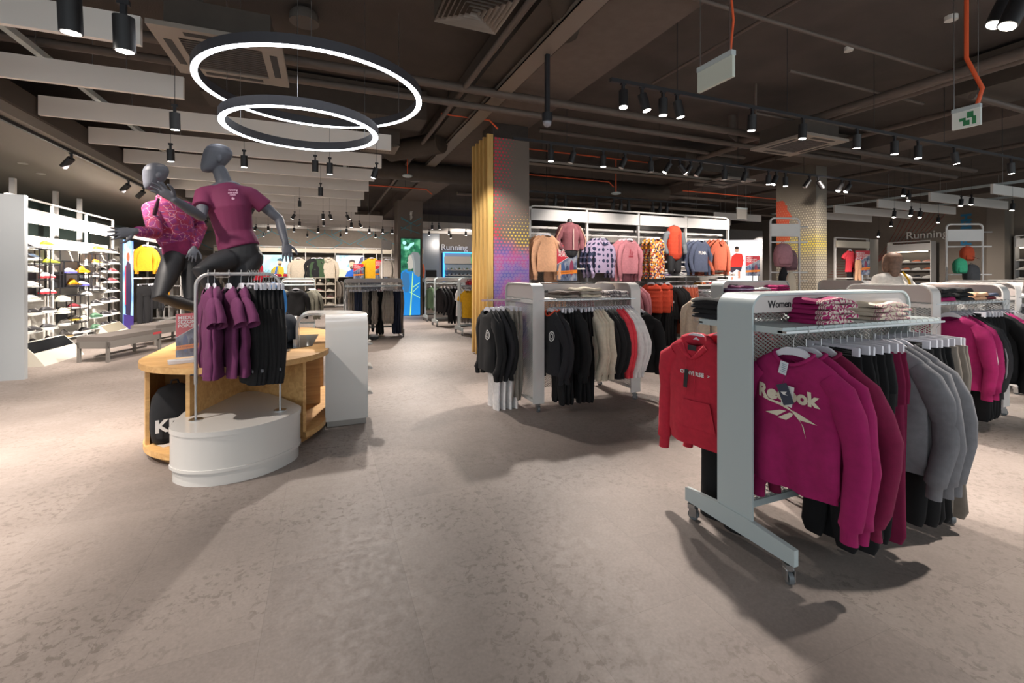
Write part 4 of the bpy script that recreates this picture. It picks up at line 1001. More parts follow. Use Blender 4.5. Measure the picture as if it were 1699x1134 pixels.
# mid and far racks on the left aisle
t_rack(.42, 10.97, 1.3, 'white rack of grey and navy trousers beyond the white display arch', None)
row((.52, 10.7, RZR), (1.7, 10.7, RZR), [('pants', 'taupe', 3), ('pants', 'navy', 5), ('pants', 'stone', 4), ('jacket', 'black', 2), ('sweat', 'stone', 3), ('pants', 'black', 4), ('sweat', 'stone', 6), ('pants', 'navy', 5), ('pants', 'taupe', 2)], 0, 'on the rack beyond the white arch', 'left', 1, hook=True)
row((.44, 11.24, RZR), (1.5, 11.24, RZR), [('pants', 'white', 2), ('pants', 'navy', 5), ('jacket', 'red', 4)], 0, 'behind the rack beyond the arch', 'left', 1, hook=False)
t_rack(-.95, 12.6, .75, 'white rack of black and khaki jackets in the left middle distance', None)
hang('jacket', 'black', (-.62, 12.2, 1.18), PI/2, 'black zip jacket facing out on the rack right of the blue rucksack', None, 1)
row((-.35, 12.33, RZR), (-.2, 12.33, RZR), [('jacket', 'khaki', 3)], .6, 'beside the outward-facing black jacket', 'left', 1)
row((-1.3, 12.33, RZR), (-.9, 12.33, RZR), [('jacket', 'green', 2), ('jacket', 'khaki', 3)], PI/2, 'left of the outward-facing black jacket', 'left', 1)
t_rack(3.0, 10.6, 1.35, 'white rack with yellow children tops left of the oak fins', None)
row((3.1, 10.33, RZR), (4.2, 10.33, RZR), [('tee', 'yellow', 3), ('dress', 'yellow', 2), ('tee', 'yellow', 2), ('pants', 'grey', 3)], .5, 'on the rack left of the oak fins', 'left', 1)
row((3.0, 10.87, RZR), (4.2, 10.87, RZR), [('tee', 'white', 2), ('jacket', 'navy', 2), ('tee', 'pink', 3)], 0, 'behind the yellow children tops', 'left', 1, hook=False)
stack((3.3, 10.5, 1.184), ['coral', 'coral', 'pink'], PI/2, 'of coral tops above the yellow tops', 'coral folds', d=.35, h=.04)
t_rack(2.85, 12.5, 1.3, 'white rack of black jackets behind the yellow tops', None)
row((2.9, 12.24, RZR), (4.0, 12.24, RZR), [('jacket', 'charcoal', 3), ('pants', 'black', 3), ('sweat', 'stone', 1), ('pants', 'black', 5)], .25, 'on the rack behind the yellow tops', 'left', 1, hook=False)
t_rack(2.9, 14.0, 1.3, 'farthest white rack of green and cream jackets near the cash desk', None)
row((2.95, 13.75, RZR), (4.0, 13.75, RZR), [('jacket', 'green', 3), ('jacket', 'cream', 3), ('jacket', 'black', 4)], .25, 'near the cash desk', 'left', 1, hook=False)

# ================================================================== OAK TABLE, PLINTH, WHITE ARCH
def stadium(x0, x1, y0, y1, n=24, r=None):
    r = (x1-x0)/2; cx = (x0+x1)/2; pts = []
    for i in range(n+1): a = PI+PI*i/n; pts.append((cx+r*math.cos(a), y0+r+r*math.sin(a)))
    for i in range(n+1): a = PI*i/n; pts.append((cx+r*math.cos(a), y1-r+r*math.sin(a)))
    return pts
TB = empty('display_table', (-.7, 5.2, 0), 0, 'rounded light oak display table with open shelves under the mannequins', 'display table')
def tl(b, nm, m=OAK): 
    o = b.build(nm, m, TB, fix=True); o.location = (.7, -5.2, 0); return o
tl(MB().prism(stadium(-1.38, .05, 3.93, 6.6), .705, .75), 'tabletop')
b = MB(); cx, cy, r = -.665, 4.66, .69
def arc(a0, a1, n=14, rr=r): return [(cx+rr*math.cos(math.radians(a0+(a1-a0)*i/n)), cy+rr*math.sin(math.radians(a0+(a1-a0)*i/n))) for i in range(n+1)]
tl(MB().prism([(cx, cy+.18)]+arc(242, 180)[::1]+[(-1.355, 5.9), (-.665, 5.9)], .055, .10), 'left_floor_panel')
tl(MB().prism([(cx, cy+.18)]+arc(320, 360)+[(.02, 5.9), (-.665, 5.9)], .055, .10), 'right_floor_panel')
tl(MB().prism([(cx, cy+.2)]+arc(240, 180, 14, .62)+[(-1.29, 5.9), (-.665, 5.9)], 0, .055), 'plinth_base', mat('oak_dark', '#a87a48', .6))
tl(MB().prism([(cx, cy+.2)]+arc(322, 360, 14, .62)+[(-.05, 5.9), (-.665, 5.9)], 0, .055), 'plinth_base', mat('oak_dark', '#a87a48', .6))
def wall_seg(p, q, z0, z1, th, nm):
    p, q = Vector((p[0], p[1], 0)), Vector((q[0], q[1], 0)); d = (q-p).normalized(); n = Vector((-d.y, d.x, 0))*th/2
    tl(MB().prism([tuple((p+n)[:2]), tuple((q+n)[:2]), tuple((q-n)[:2]), tuple((p-n)[:2])], z0, z1), nm)
e0, e1 = arc(245, 245, 1)[0], arc(321, 321, 1)[0]
wall_seg((e0[0]+.02, e0[1]+.03), (cx, cy+.2), .10, .705, .03, 'divider'); wall_seg((e1[0]-.02, e1[1]+.03), (cx, cy+.2), .10, .705, .03, 'divider')
wall_seg((-1.33, 5.0), (-.68, 5.0), .10, .705, .03, 'back_panel'); wall_seg((-.65, 5.15), (-.03, 5.15), .10, .705, .03, 'back_panel')
wall_seg((cx, cy+.2), (cx, 5.9), .10, .705, .03, 'spine_panel'); tl(MB().prism(arc(204, 180, 8, .68)+[(-1.345, 5.9), (-1.318, 5.9)]+arc(180, 204, 8, .653), .10, .705, sm=False), 'side_panel')
wall_seg((-.2, 4.62), (-.2, 5.1), .10, .705, .02, 'inner_panel')
tl(MB().prism(stadium(-1.40, -.02, 4.7, 6.55), .10, .705) if 0 else MB().box(-1.4, 5.9, 0, 0, 5.95, .705), 'end_panel')
GLB = mat('black_glass', '#101418', .06, spec=.8)
tag(MB().prism([(-.60, 4.45), (-.1, 4.75), (-.05, 5.6), (-.55, 5.7)], .7505, .756).build('glass_inset', GLB, None, fix=True), 'dark reflective glass inset lying on the oak tabletop', 'glass panel')
# glossy white plinth in front
PW = mat('gloss_white', '#cdc9c4', .18, spec=.6)
pl = [(-1.0, 3.86), (-.985, 4.45), (-.80, 4.66), (-.64, 4.74), (-.54, 4.70), (-.40, 4.5), (-.18, 4.08), (-.165, 3.98), (-.2, 3.86), (-.34, 3.70), (-.50, 3.62), (-.68, 3.60), (-.86, 3.66), (-.965, 3.77)]
def scaled(p, k):
    mx = sum(a for a, _ in p)/len(p); my = sum(a for _, a in p)/len(p); return [(mx+(x-mx)*k, my+(y-my)*k) for x, y in p]
def chaikin(p, n=2):
    for _ in range(n):
        q = []
        for i in range(len(p)):
            a, c = p[i], p[(i+1) % len(p)]; q += [(a[0]*.75+c[0]*.25, a[1]*.75+c[1]*.25), (a[0]*.25+c[0]*.75, a[1]*.25+c[1]*.75)]
        p = q
    return p
pls = chaikin(pl)
PT = empty('display_plinth', (-.6, 4.1, 0), 0, 'low glossy white leaf-shaped plinth carrying the chrome clothes rail', 'plinth')
def pp(b, nm, m): o = b.build(nm, m, PT, fix=True); o.location = (.6, -4.1, 0)
pp(MB().prism(scaled(pls, .97), 0, .095, sm=True), 'toe_base', PW); pp(MB().prism(pls, .115, .34, sm=True), 'side_shell', PW)
pp(MB().prism(scaled(pls, 1.012), .095, .115, sm=True), 'lower_rim', PW); pp(MB().prism(scaled(pls, 1.012), .34, .374, sm=True), 'top_panel', PW)
# white arch: near leg, swept top, far leg on the table
def white_arch():
    root = empty('display_arch', (.2, 4.7, 0), 0, 'white curved arch standing over the right end of the oak table', 'display stand')
    path = []; W = .38
    R_ = .13; top = 1.03; x0, y0 = .205, 4.60
    path.append((Vector((x0, y0, .06)), Vector((1, 0, 0)))); path.append((Vector((x0, y0, top-R_)), Vector((1, 0, 0))))
    for i in range(1, 9): a = PI/2*i/8; path.append((Vector((x0, y0+R_-R_*math.cos(a), top-R_+R_*math.sin(a))), Vector((1, 0, 0))))
    ys = y0+R_+.05; rad = .33
    for i in range(0, 13): a = PI/2*i/12; path.append((Vector((x0-rad+rad*math.cos(a), ys+rad*math.sin(a), top)), Vector((math.cos(a), math.sin(a), 0))))
    xe = x0-rad-.0; ye = ys+rad
    for i in range(0, 9): a = PI/2*i/8; path.append((Vector((xe-R_*.8*math.sin(a), ye, top-R_*.8+R_*.8*math.cos(a))), Vector((0, 1, 0))))
    path.append((Vector((xe-R_*.8, ye, .757)), Vector((0, 1, 0))))
    th = .022; loops = []
    for i, (p, wv) in enumerate(path):
        t = (path[min(i+1, len(path)-1)][0]-path[max(i-1, 0)][0]).normalized(); n = wv.cross(t).normalized()
        a, c = p+wv*W/2, p-wv*W/2; loops.append([tuple(q-root.location) for q in (a, c, c+n*th, a+n*th)])
    b = MB()
    for i in range(len(loops)-1):
        for j in range(4):
            k = (j+1) % 4; b.add([loops[i][j], loops[i][k], loops[i+1][k], loops[i+1][j]], [(0, 1, 2, 3)], 0, False)
    b.add(loops[0], [(0, 1, 2, 3)]); b.add(loops[-1], [(0, 1, 2, 3)])
    o = b.build('arch_shell', PW, root); me = o.data
    bm = bmesh.new(); bm.from_mesh(me); bmesh.ops.remove_doubles(bm, verts=bm.verts, dist=.0004); bmesh.ops.recalc_face_normals(bm, faces=bm.faces); bm.to_mesh(me); bm.free()
    smooth_mesh(me); me.set_sharp_from_angle(angle=math.radians(40)) if hasattr(me, 'set_sharp_from_angle') else None
    MB().box(-.17, -.09, 0, .18, .25, .06).build('toe_base', mat('satin_steel', '#9b9690', .4, .5), root)
    MB().box(-.184, -.07, .06, -.172, .26, .9).build('side_board', PW, root); MB().box(.182, -.07, .06, .194, .26, .9).build('side_board', PW, root)
    for z in (.25, .5, .74): MB().box(.16, .0, z, .25, .24, z+.02).build('side_shelf', PW, root)
white_arch()
tag(MB().sphere((.47, 4.78, .80), (.05, .08, .03), 12, 6).build('black_cap', mat('black_cloth', '#18181a', .8)), 'small black item on the side shelf of the white arch', 'cap')
# chrome rail with purple tops and black tights
pa, pb_ = (-.865, 3.83), (-.335, 4.04)
pa, pb_ = tuple(onZ(325, 697, .374)[:2]), tuple(onZ(465, 681, .374)[:2])
def rail():
    A, B_ = Vector((pa[0], pa[1], 0)), Vector((pb_[0], pb_[1], 0)); d = (B_-A).normalized(); Lr = (B_-A).length; rz = math.atan2(d.y, d.x)
    root = empty('clothes_rail', (A.x, A.y, .374), rz, 'chrome hanging rail on the white plinth holding purple tops and tights', 'clothes rail'); H = 1.44-.374
    pts = [(0, 0, .26)]; r_ = .09
    pts += [(r_-r_*math.cos(PI/2*i/8), 0, H-r_+r_*math.sin(PI/2*i/8)) for i in range(9)]
    pts += [(Lr-r_+r_*math.sin(PI/2*i/8), 0, H-r_+r_*math.cos(PI/2*i/8)) for i in range(9)]; pts += [(Lr, 0, .26)]
    MB().tube(pts, .0125, 12).build('rail_hoop', mat('satin_rail', '#a9a5a3', .35, .5), root)
    for x in (0, Lr):
        MB().cyl((x, 0, 0), (x, 0, .27), .0085, 10).build('inner_post', CHROME, root)
        MB().cyl((x, 0, 0), (x, 0, .006), .045, 20).build('foot_flange', CHROME, root)
        MB().cyl((x-.012, 0, .33), (x-.035, 0, .33), .006, 8).build('lock_screw', BLACKM, root)
    return A, d, Lr, rz
A, d, Lr, rz = rail()
def on_rail(x): return (A.x+d.x*x, A.y+d.y*x, 1.44+.0125)
for i, x in enumerate((.075, .115, .205, .285)):
    hang('tee', 'plum', on_rail(x), rz+PI*0+(.25, .2, .35, .3)[i], f'purple melange running top, {ordn(i+1)} from the left on the chrome rail', 'purple running tops', 0, v=i % 2)
for i in range(11):
    x = .335+.0185*i*1.06
    r_, g, t = hang('tights', 'black', on_rail(x), rz+(.5, .3, .42)[i % 3], f'black running tights, {ordn(i+1)} from the left on the chrome rail', 'black running tights', 0, v=i % 2)
    if i in (1, 3, 4, 9): MB().box(-.026, -.14, -.62, -.02, -.03, -.60).build('reflective_stripe', mat('grey_trim', '#77777c', .4), g)
tag(MB().sphere((A.x+.33, A.y+.1, 1.25), (.0, .0, .0), 4, 3).build('x', BLACKM), 'placeholder tiny dot object for rail', 'x') if 0 else None

# ================================================================== MANNEQUINS AND PERSON
def etube(b, path, rr, wvec, seg=20, ends=True):
    path = [Vector(p) for p in path]; n = len(path); wv = Vector(wvec).normalized(); loops = []
    def ring(c, t, ra, rb, k=1):
        a = (wv-t*wv.dot(t)).normalized(); bb = t.cross(a)
        return [c+a*ra*k*math.cos(2*PI*j/seg)+bb*rb*k*math.sin(2*PI*j/seg) for j in range(seg)]
    for i in range(n):
        t = (path[min(i+1, n-1)]-path[max(i-1, 0)]).normalized(); ra, rb = rr[i] if hasattr(rr[i], '__len__') else (rr[i], rr[i])
        if i == 0 and ends:
            for a in (.15, .5, .8): loops.append(ring(path[0]-t*min(ra, rb)*math.cos(math.asin(a)), t, ra, rb, a))
        loops.append(ring(path[i], t, ra, rb))
        if i == n-1 and ends:
            for a in (.8, .5, .15): loops.append(ring(path[-1]+t*min(ra, rb)*math.cos(math.asin(a)), t, ra, rb, a))
    b.loft(loops); return b
def blob(b, name, m, parent, voxel=.012, smooth=6, inv=None):
    me = bpy.data.meshes.new(name); me.from_pydata(b.v, [], b.f); me.update()
    bm = bmesh.new(); bm.from_mesh(me); bmesh.ops.recalc_face_normals(bm, faces=bm.faces); bm.to_mesh(me); bm.free()
    o = bpy.data.objects.new(name, me); C.objects.link(o)
    md = o.modifiers.new('r', 'REMESH'); md.mode = 'VOXEL'; md.voxel_size = voxel
    md = o.modifiers.new('s', 'SMOOTH'); md.factor = .5; md.iterations = smooth
    bpy.context.view_layer.update()
    m2 = bpy.data.meshes.new_from_object(o.evaluated_get(bpy.context.evaluated_depsgraph_get()))
    bpy.data.objects.remove(o); m2.name = name; m2.materials.clear(); m2.materials.append(m); smooth_mesh(m2)
    if parent is not None: m2.transform(Matrix.Translation(-parent.location))
    return link(name, m2, parent)
def hand(b, wrist, tip, normal, side=1, s_=1.0, curl=.25, spread=.28):
    """palm + five fingers; tip = where the middle finger points, normal = back of hand"""
    wrist, tip = Vector(wrist), Vector(tip); d = (tip-wrist).normalized(); nn = Vector(normal); nn = (nn-d*nn.dot(d)).normalized(); sd = d.cross(nn)*side
    pc = wrist+d*.052*s_
    etube(b, [wrist-d*.01, wrist+d*.03*s_, wrist+d*.06*s_, wrist+d*.088*s_], [(.026*s_, .02*s_), (.034*s_, .018*s_), (.041*s_, .016*s_), (.040*s_, .013*s_)], sd, 14)
    for k, (off, ln) in enumerate(((-.030, .070), (-.010, .080), (.011, .076), (.030, .060))):
        base = wrist+d*(.088-.004*abs(k-1))*s_+sd*off*s_; dr = (d+sd*off*spread*22*.9*.5).normalized(); p = [base-dr*.015]
        q = base
        for j, f in enumerate((.45, .32, .23)):
            dd = (dr*math.cos(curl*(j+.4)*1.3)-nn*math.sin(curl*(j+.4)*1.3)*(1 if k != 3 else 1.2)).normalized(); q = q+dd*ln*f*s_; p.append(q)
        etube(b, p, [.0092*s_, .009*s_, .0082*s_, .0068*s_], nn, 10)
    base = wrist+d*.025*s_-sd*.028*s_; dd = (d*.62-sd*.75-nn*.15).normalized(); p1 = base+dd*.035*s_; p2 = p1+(d*.8-sd*.5-nn*.2).normalized()*.034*s_; p3 = p2+(d*.95-sd*.2-nn*.25).normalized()*.026*s_
    etube(b, [base, p1, p2, p3], [.014*s_, .0115*s_, .0105*s_, .008*s_], nn, 10)
def head(b, c, face, up, s_=1.0, nose=False):
    c, f, u = Vector(c), Vector(face).normalized(), Vector(up).normalized(); f = (f-u*f.dot(u)).normalized(); sd = f.cross(u)
    M = Matrix((sd, f, u)).transposed()
    s_ *= 1.04; loops = []
    for uu, hw, hd, fw in ((-.128, .012, .014, .066), (-.122, .030, .032, .062), (-.104, .045, .052, .050), (-.075, .057, .070, .036), (-.035, .067, .086, .018), (.01, .074, .098, .004), (.05, .077, .102, -.006), (.085, .070, .092, -.012), (.11, .050, .068, -.014), (.124, .024, .034, -.014), (.128, .006, .008, -.014)):
        loops.append([c+u*uu*s_+f*(fw+hd*math.sin(2*PI*j/24))*s_+sd*hw*s_*math.cos(2*PI*j/24) for j in range(24)])
    b.loft(loops)
    for g in (-1, 1):
        b.sphere(c+sd*g*.074*s_-u*.008*s_-f*.008*s_, (.011*s_, .019*s_, .031*s_), 10, 8, 0, M)
    if nose: b.sphere(c+f*.1*s_-u*.02*s_, (.012, .018, .02), 8, 6, 0, M)
    else: b.sphere(c+f*.098*s_-u*.035*s_, (.010*s_, .008*s_, .026*s_), 10, 8, 0, M)
ROOT1 = tuple(onZ(395, 585, .75))
def mannequin1():
    root = empty('mannequin', ROOT1, 0, 'grey faceless mannequin running in a plum T-shirt and black tights', 'mannequin')
    K = 3.93
    shL, shR = atK(338, 323, 3.84), atK(416, 323, 4.0); wv = shR-shL
    pel, wai, che, upc, nek = atK(397, 425, 3.95), atK(389, 386, 3.95), atK(381, 345, 3.93), atK(376, 316, 3.93), atK(371, 300, 3.93)
    hc = atK(360, 264, 3.91); face = Vector((-1, -.35, -.12)); up = Vector((.10, .0, 1))
    b = MB()
    etube(b, [pel, wai, che, upc], [(.155, .105), (.125, .095), (.155, .108), (.135, .085)], wv)
    etube(b, [shL, upc, shR], [(.06, .06), (.075, .07), (.06, .06)], Vector((0, 0, 1)))
    etube(b, [upc, nek, atK(365, 284, 3.92)], [(.08, .07), (.060, .060), (.056, .058)], wv)
    head(b, hc, face, up)
    # arm on the left of the picture: elbow low, forearm raised forward
    elL, wrL = atK(334, 360, 3.70), atK(290, 332, 3.48)
    etube(b, [shL, shL.lerp(elL, .5), elL, elL.lerp(wrL, .35), wrL], [.056, .047, .040, .041, .027], wv)
    hand(b, wrL, atK(262, 312, 3.40), Vector((.5, 1, .1)), side=1, curl=.12, spread=.75, s_=1.05)
    elR, wrR = atK(463, 364, 4.12), atK(474, 404, 4.05)
    etube(b, [shR, shR.lerp(elR, .5), elR, elR.lerp(wrR, .35), wrR], [.056, .047, .040, .041, .027], wv)
    hand(b, wrR, atK(480, 440, 4.0), Vector((.2, -1, 0)), side=1, curl=.18, spread=.55, s_=1.05)
    # standing leg and raised leg
    hL, hR = atK(378, 432, 3.85), atK(417, 430, 4.0)
    foot = Vector(ROOT1); kn = hR.lerp(foot+Vector((0, 0, .08)), .5)+Vector((-.10, -.12, 0)); ank = foot+Vector((.0, 0, .09))
    legS = [hR, hR.lerp(kn, .5), kn, kn.lerp(ank, .35), ank]; rS = [.092, .078, .055, .052, .034]
    etube(b, legS, rS, wv)
    etube(b, [ank, foot+Vector((-.07, -.06, .045)), foot+Vector((-.17, -.10, .028))], [(.034, .04), (.038, .034), (.04, .022)], Vector((0, 0, 1)).cross(Vector((-1, -.5, 0))))
    knF, anF = atK(333, 449, 3.62), atK(385, 520, 3.78)
    legR = [hL, hL.lerp(knF, .5), knF, knF.lerp(anF, .35), anF]
    etube(b, legR, rS, wv); 
    etube(b, [anF, atK(384, 535, 3.7), atK(368, 545, 3.6)], [(.034, .034), (.036, .03), (.03, .02)], wv)
    o = blob(b, 'body', MANN, root, .0048, 5)
    # T-shirt
    b = MB(); g = .014
    etube(b, [atK(398, 413, 3.95), atK(394, 402, 3.95), wai, che, upc, upc.lerp(nek, .55)], [(.160, .125), (.158, .123), (.143, .115), (.168, .128), (.150, .102), (.085, .078)], wv, ends=False)
    etube(b, [shL, upc+Vector((0, 0, -.012)), shR], [(.066, .066), (.078, .078), (.066, .066)], Vector((0, 0, 1)))
    etube(b, [shL, shL.lerp(elL, .6)], [.066, .074], wv, ends=False); etube(b, [shR, shR.lerp(elR, .5)], [.066, .074], wv, ends=False)
    blob(b, 't_shirt', cloth('#8a1352') if 0 else mat('plum_jersey', '#5c0d38', .8, bump=.3, bscale=40, var=.06), root, .009, 4)
    c = che.lerp(upc, .55); fn = wv.cross(Vector((0, 0, 1))).normalized(); 
    if fn.y > 0: fn = -fn
    Mt = Matrix((wv.normalized(), Vector((0, 0, 1)), fn)).transposed().to_4x4(); Mt.translation = c+fn*.118+wv.normalized()*.045-Vector(ROOT1)
    for s_, dz, sz in (('running', .045, .022), ('DARE SUPER', .022, .013), ('NORDIC', .006, .011)):
        me = text_mesh(s_, sz, align='CENTER', bold=.0006); me.transform(Mt @ TR(0, dz, 0)); me.materials.append(mat('pink_print', '#c9a0b4', .6)); link('chest_lettering', me, root)
    sb = MB()
    for k in range(4): a = PI*k/4; sb.box(-.014, -.0015, -.0005, .014, .0015, .0005, 0, Mt @ TR(0, -.022, 0) @ RZ(a))
    sb.build('chest_star', mat('pink_print', '#c9a0b4', .6), root)
    # tights
    b = MB()
    etube(b, [atK(399, 408, 3.95), pel, pel+Vector((0, 0, -.06))], [(.145, .108), (.166, .116), (.13, .105)], wv)
    etube(b, legS[:-1]+[kn.lerp(ank, .75)], [.10, .086, .062, .060, .048], wv); etube(b, legR[:-1]+[knF.lerp(anF, .75)], [.10, .088, .064, .060, .048], wv)
    blob(b, 'tights', mat('black_lycra', '#151417', .6, bump=.15, bscale=60), root, .009, 5)
    tr = MB(); q0, q1 = atK(369, 427, 3.60), atK(381, 444, 3.60)
    tr.tube([atK(368, 427, 3.66), atK(377, 434, 3.62), atK(381, 446, 3.62)], .007, 6); tr.build('reflective_trim', mat('silver_trim', '#7d7d82', .4), root)
mannequin1()
ROOT2 = tuple(onZ(352, 571, .75))
def mannequin2():
    root = empty('mannequin', ROOT2, 0, 'grey faceless mannequin running behind, in a patterned pink jacket and black tights', 'mannequin')
    shL, shR = atK(250, 347, 4.27), atK(308, 345, 4.5); wv = shR-shL
    pel, wai, che, upc, nek = atK(302, 430, 4.4), atK(297, 405, 4.4), atK(286, 372, 4.4), atK(278, 342, 4.4), atK(272, 328, 4.4)
    hc = atK(259, 293, 4.37); face = Vector((-1, -.5, -.25)); up = Vector((-.12, 0, 1)); 
    b = MB()
    etube(b, [pel, wai, che, upc], [(.145, .10), (.115, .09), (.14, .10), (.125, .08)], wv)
    etube(b, [shL, upc, shR], [(.055, .055), (.07, .065), (.055, .055)], Vector((0, 0, 1)))
    etube(b, [upc, nek, atK(265, 310, 4.38)], [(.07, .06), (.055, .055), (.052, .052)], wv)
    head(b, hc, face, up, .98)
    elL, wrL = atK(258, 387, 4.1), atK(224, 384, 3.85)
    etube(b, [shL, shL.lerp(elL, .5), elL, wrL], [.05, .044, .038, .025], wv)
    hand(b, wrL, atK(187, 388, 3.75), Vector((.35, 1, .1)), side=-1, curl=.12, spread=.75, s_=1.1)
    elR, wrR = atK(333, 378, 4.65), atK(322, 412, 4.4)
    etube(b, [shR, shR.lerp(elR, .5), elR, wrR], [.05, .044, .038, .025], wv)
    hand(b, wrR, atK(314, 440, 4.25), Vector((.3, -1, .2)), side=1, curl=.2, spread=.5)
    hL, hR = atK(288, 432, 4.3), atK(318, 434, 4.45)
    foot = Vector(ROOT2); ank = foot+Vector((0, 0, .09)); kn = hR.lerp(ank, .5)+Vector((-.06, -.12, 0))
    legS = [hR, hR.lerp(kn, .5), kn, kn.lerp(ank, .35), ank]; rS = [.088, .074, .053, .05, .033]
    etube(b, legS, rS, wv)
    etube(b, [ank, foot+Vector((-.07, -.06, .045)), foot+Vector((-.16, -.10, .028))], [(.034, .04), (.038, .034), (.04, .022)], Vector((0, 0, 1)).cross(Vector((-1, -.5, 0))))
    knF, anF = atK(264, 493, 4.05), atK(345, 516, 4.45)
    legR = [hL, hL.lerp(knF, .5), knF, knF.lerp(anF, .35), anF]; etube(b, legR, rS, wv)
    etube(b, [anF, atK(360, 512, 4.5), atK(372, 500, 4.52)], [(.034, .034), (.036, .03), (.03, .02)], wv)
    blob(b, 'body', MANN, root, .0048, 5)
    b = MB()
    etube(b, [atK(298, 408, 4.4), atK(294, 398, 4.4), che, upc, upc.lerp(nek, .6)], [(.135, .115), (.16, .13), (.178, .135), (.148, .105), (.08, .072)], wv, ends=False)
    etube(b, [shL, upc, shR], [(.07, .07), (.085, .08), (.07, .07)], Vector((0, 0, 1)))
    etube(b, [shL, shL.lerp(elL, .5), elL, elL.lerp(wrL, .85)], [.07, .066, .060, .045], wv); etube(b, [shR, shR.lerp(elR, .5), elR, elR.lerp(wrR, .9)], [.07, .066, .060, .042], wv)
    etube(b, [upc.lerp(nek, .4), nek], [(.07, .065), (.062, .060)], wv, ends=False)
    etube(b, [upc.lerp(nek, .5), nek+Vector((0, 0, .02))], [(.078, .072), (.070, .068)], wv, ends=False); blob(b, 'jacket', PATT['star'], root, .008, 4)
    b = MB(); etube(b, [atK(300, 420, 4.4), atK(297, 405, 4.4)], [(.148, .12), (.140, .118)], wv); blob(b, 'jacket_hem', cloth('#6d1240'), root, .009, 3)
    b = MB(); b.tube([atK(263, 330, 4.2), atK(258, 350, 4.16), atK(253, 366, 4.17), atK(262, 378, 4.17)], [.012, .018, .013, .004], 8); b.build('zip_opening', cloth('#3a1424'), root).location = -Vector(ROOT2)
    b = MB()
    etube(b, [atK(299, 416, 4.4), pel, pel+Vector((0, 0, -.06))], [(.135, .10), (.155, .11), (.12, .10)], wv)
    etube(b, legS[:-1]+[kn.lerp(ank, .75)], [.096, .082, .06, .057, .046], wv); etube(b, legR[:-1]+[knF.lerp(anF, .78)], [.096, .084, .063, .058, .046], wv)
    blob(b, 'tights', mat('black_lycra', '#151417', .6, bump=.15, bscale=60), root, .009, 5)
mannequin2()
# shopper seen from behind
pr = (6.78, 3.3+.25, 0)
def person():
    root = empty('person', pr, 0, 'woman with brown hair in a white T-shirt standing beyond the racks, back turned', 'person'); x, y, _ = pr
    V = lambda a, b_, c: Vector((x+a*.92-b_*.38*0, y+b_, c)); f = Vector((.38, .92, 0)); r = Vector((.92, -.38, 0)); O = Vector((x, y, 0))
    P = lambda s_, d, z: O+r*s_+f*d+Vector((0, 0, z))
    b = MB(); SK = mat('skin', '#c29c84', .6)
    etube(b, [P(0, 0, .95), P(0, 0, 1.12), P(0, 0, 1.3), P(0, 0, 1.4)], [(.165, .11), (.13, .1), (.16, .11), (.12, .08)], r)
    etube(b, [P(-.17, 0, 1.38), P(0, 0, 1.40), P(.17, 0, 1.38)], [.05, .06, .05], Vector((0, 0, 1)))
    etube(b, [P(0, 0, 1.40), P(0, .02, 1.5)], [.055, .05], r); head(b, P(0, .03, 1.59), f, (0, 0, 1), .95, True)
    for s_ in (-1, 1):
        e, w_ = P(s_*.23, .03, 1.12), P(s_*.16, .25, 1.05); etube(b, [P(s_*.18, 0, 1.38), e, w_], [.045, .036, .025], r); hand(b, w_, P(s_*.08, .38, 1.05), Vector((0, 0, 1)), s_)
        etube(b, [P(s_*.09, 0, .92), P(s_*.1, .02, .5), P(s_*.1, 0, .08)], [.085, .055, .036], r); etube(b, [P(s_*.1, 0, .05), P(s_*.11, .16, .03)], [(.04, .04), (.04, .025)], r)
    blob(b, 'body', SK, root, .011, 4)
    b = MB(); etube(b, [P(0, 0, .88), P(0, 0, 1.12), P(0, 0, 1.3), P(0, 0, 1.41)], [(.19, .135), (.165, .125), (.185, .13), (.10, .08)], r, ends=False); etube(b, [P(-.18, 0, 1.375), P(0, 0, 1.405), P(.18, 0, 1.375)], [.066, .07, .066], Vector((0, 0, 1)))
    for s_ in (-1, 1): etube(b, [P(s_*.18, 0, 1.37), P(s_*.22, .01, 1.22)], [.066, .062], r)
    blob(b, 't_shirt', cloth('#cfc8c0'), root, .012, 4)
    b = MB()
    for s_ in (-1, 1): etube(b, [P(s_*.07, 0, .9), P(s_*.09, 0, .85), P(s_*.1, .02, .5), P(s_*.1, 0, .1)], [.12, .105, .075, .055], r)
    blob(b, 'trousers', cloth(COL['navy']), root, .013, 4)
    b = MB(); b.sphere(P(0, -.02, 1.63), (.088, .10, .098), 18, 12); etube(b, [P(0, -.05, 1.6), P(-.02, -.075, 1.5), P(-.03, -.08, 1.42)], [(.075, .06), (.07, .035), (.045, .02)], r); b.sphere(P(-.07, .0, 1.55), (.035, .05, .1), 10, 8)
    blob(b, 'hair', mat('brown_hair', '#644a3a', .6, bump=.5, bscale=90, var=.25, vscale=30), root, .010, 3)
    b = MB(); b.tube([P(.05, -.1, 1.47), P(.12, -.115, 1.36), P(.15, -.13, 1.15), P(.17, -.1, .95)], .012, 6); b.build('yellow_strap', cloth('#c99a20'), root).location = -O
person()

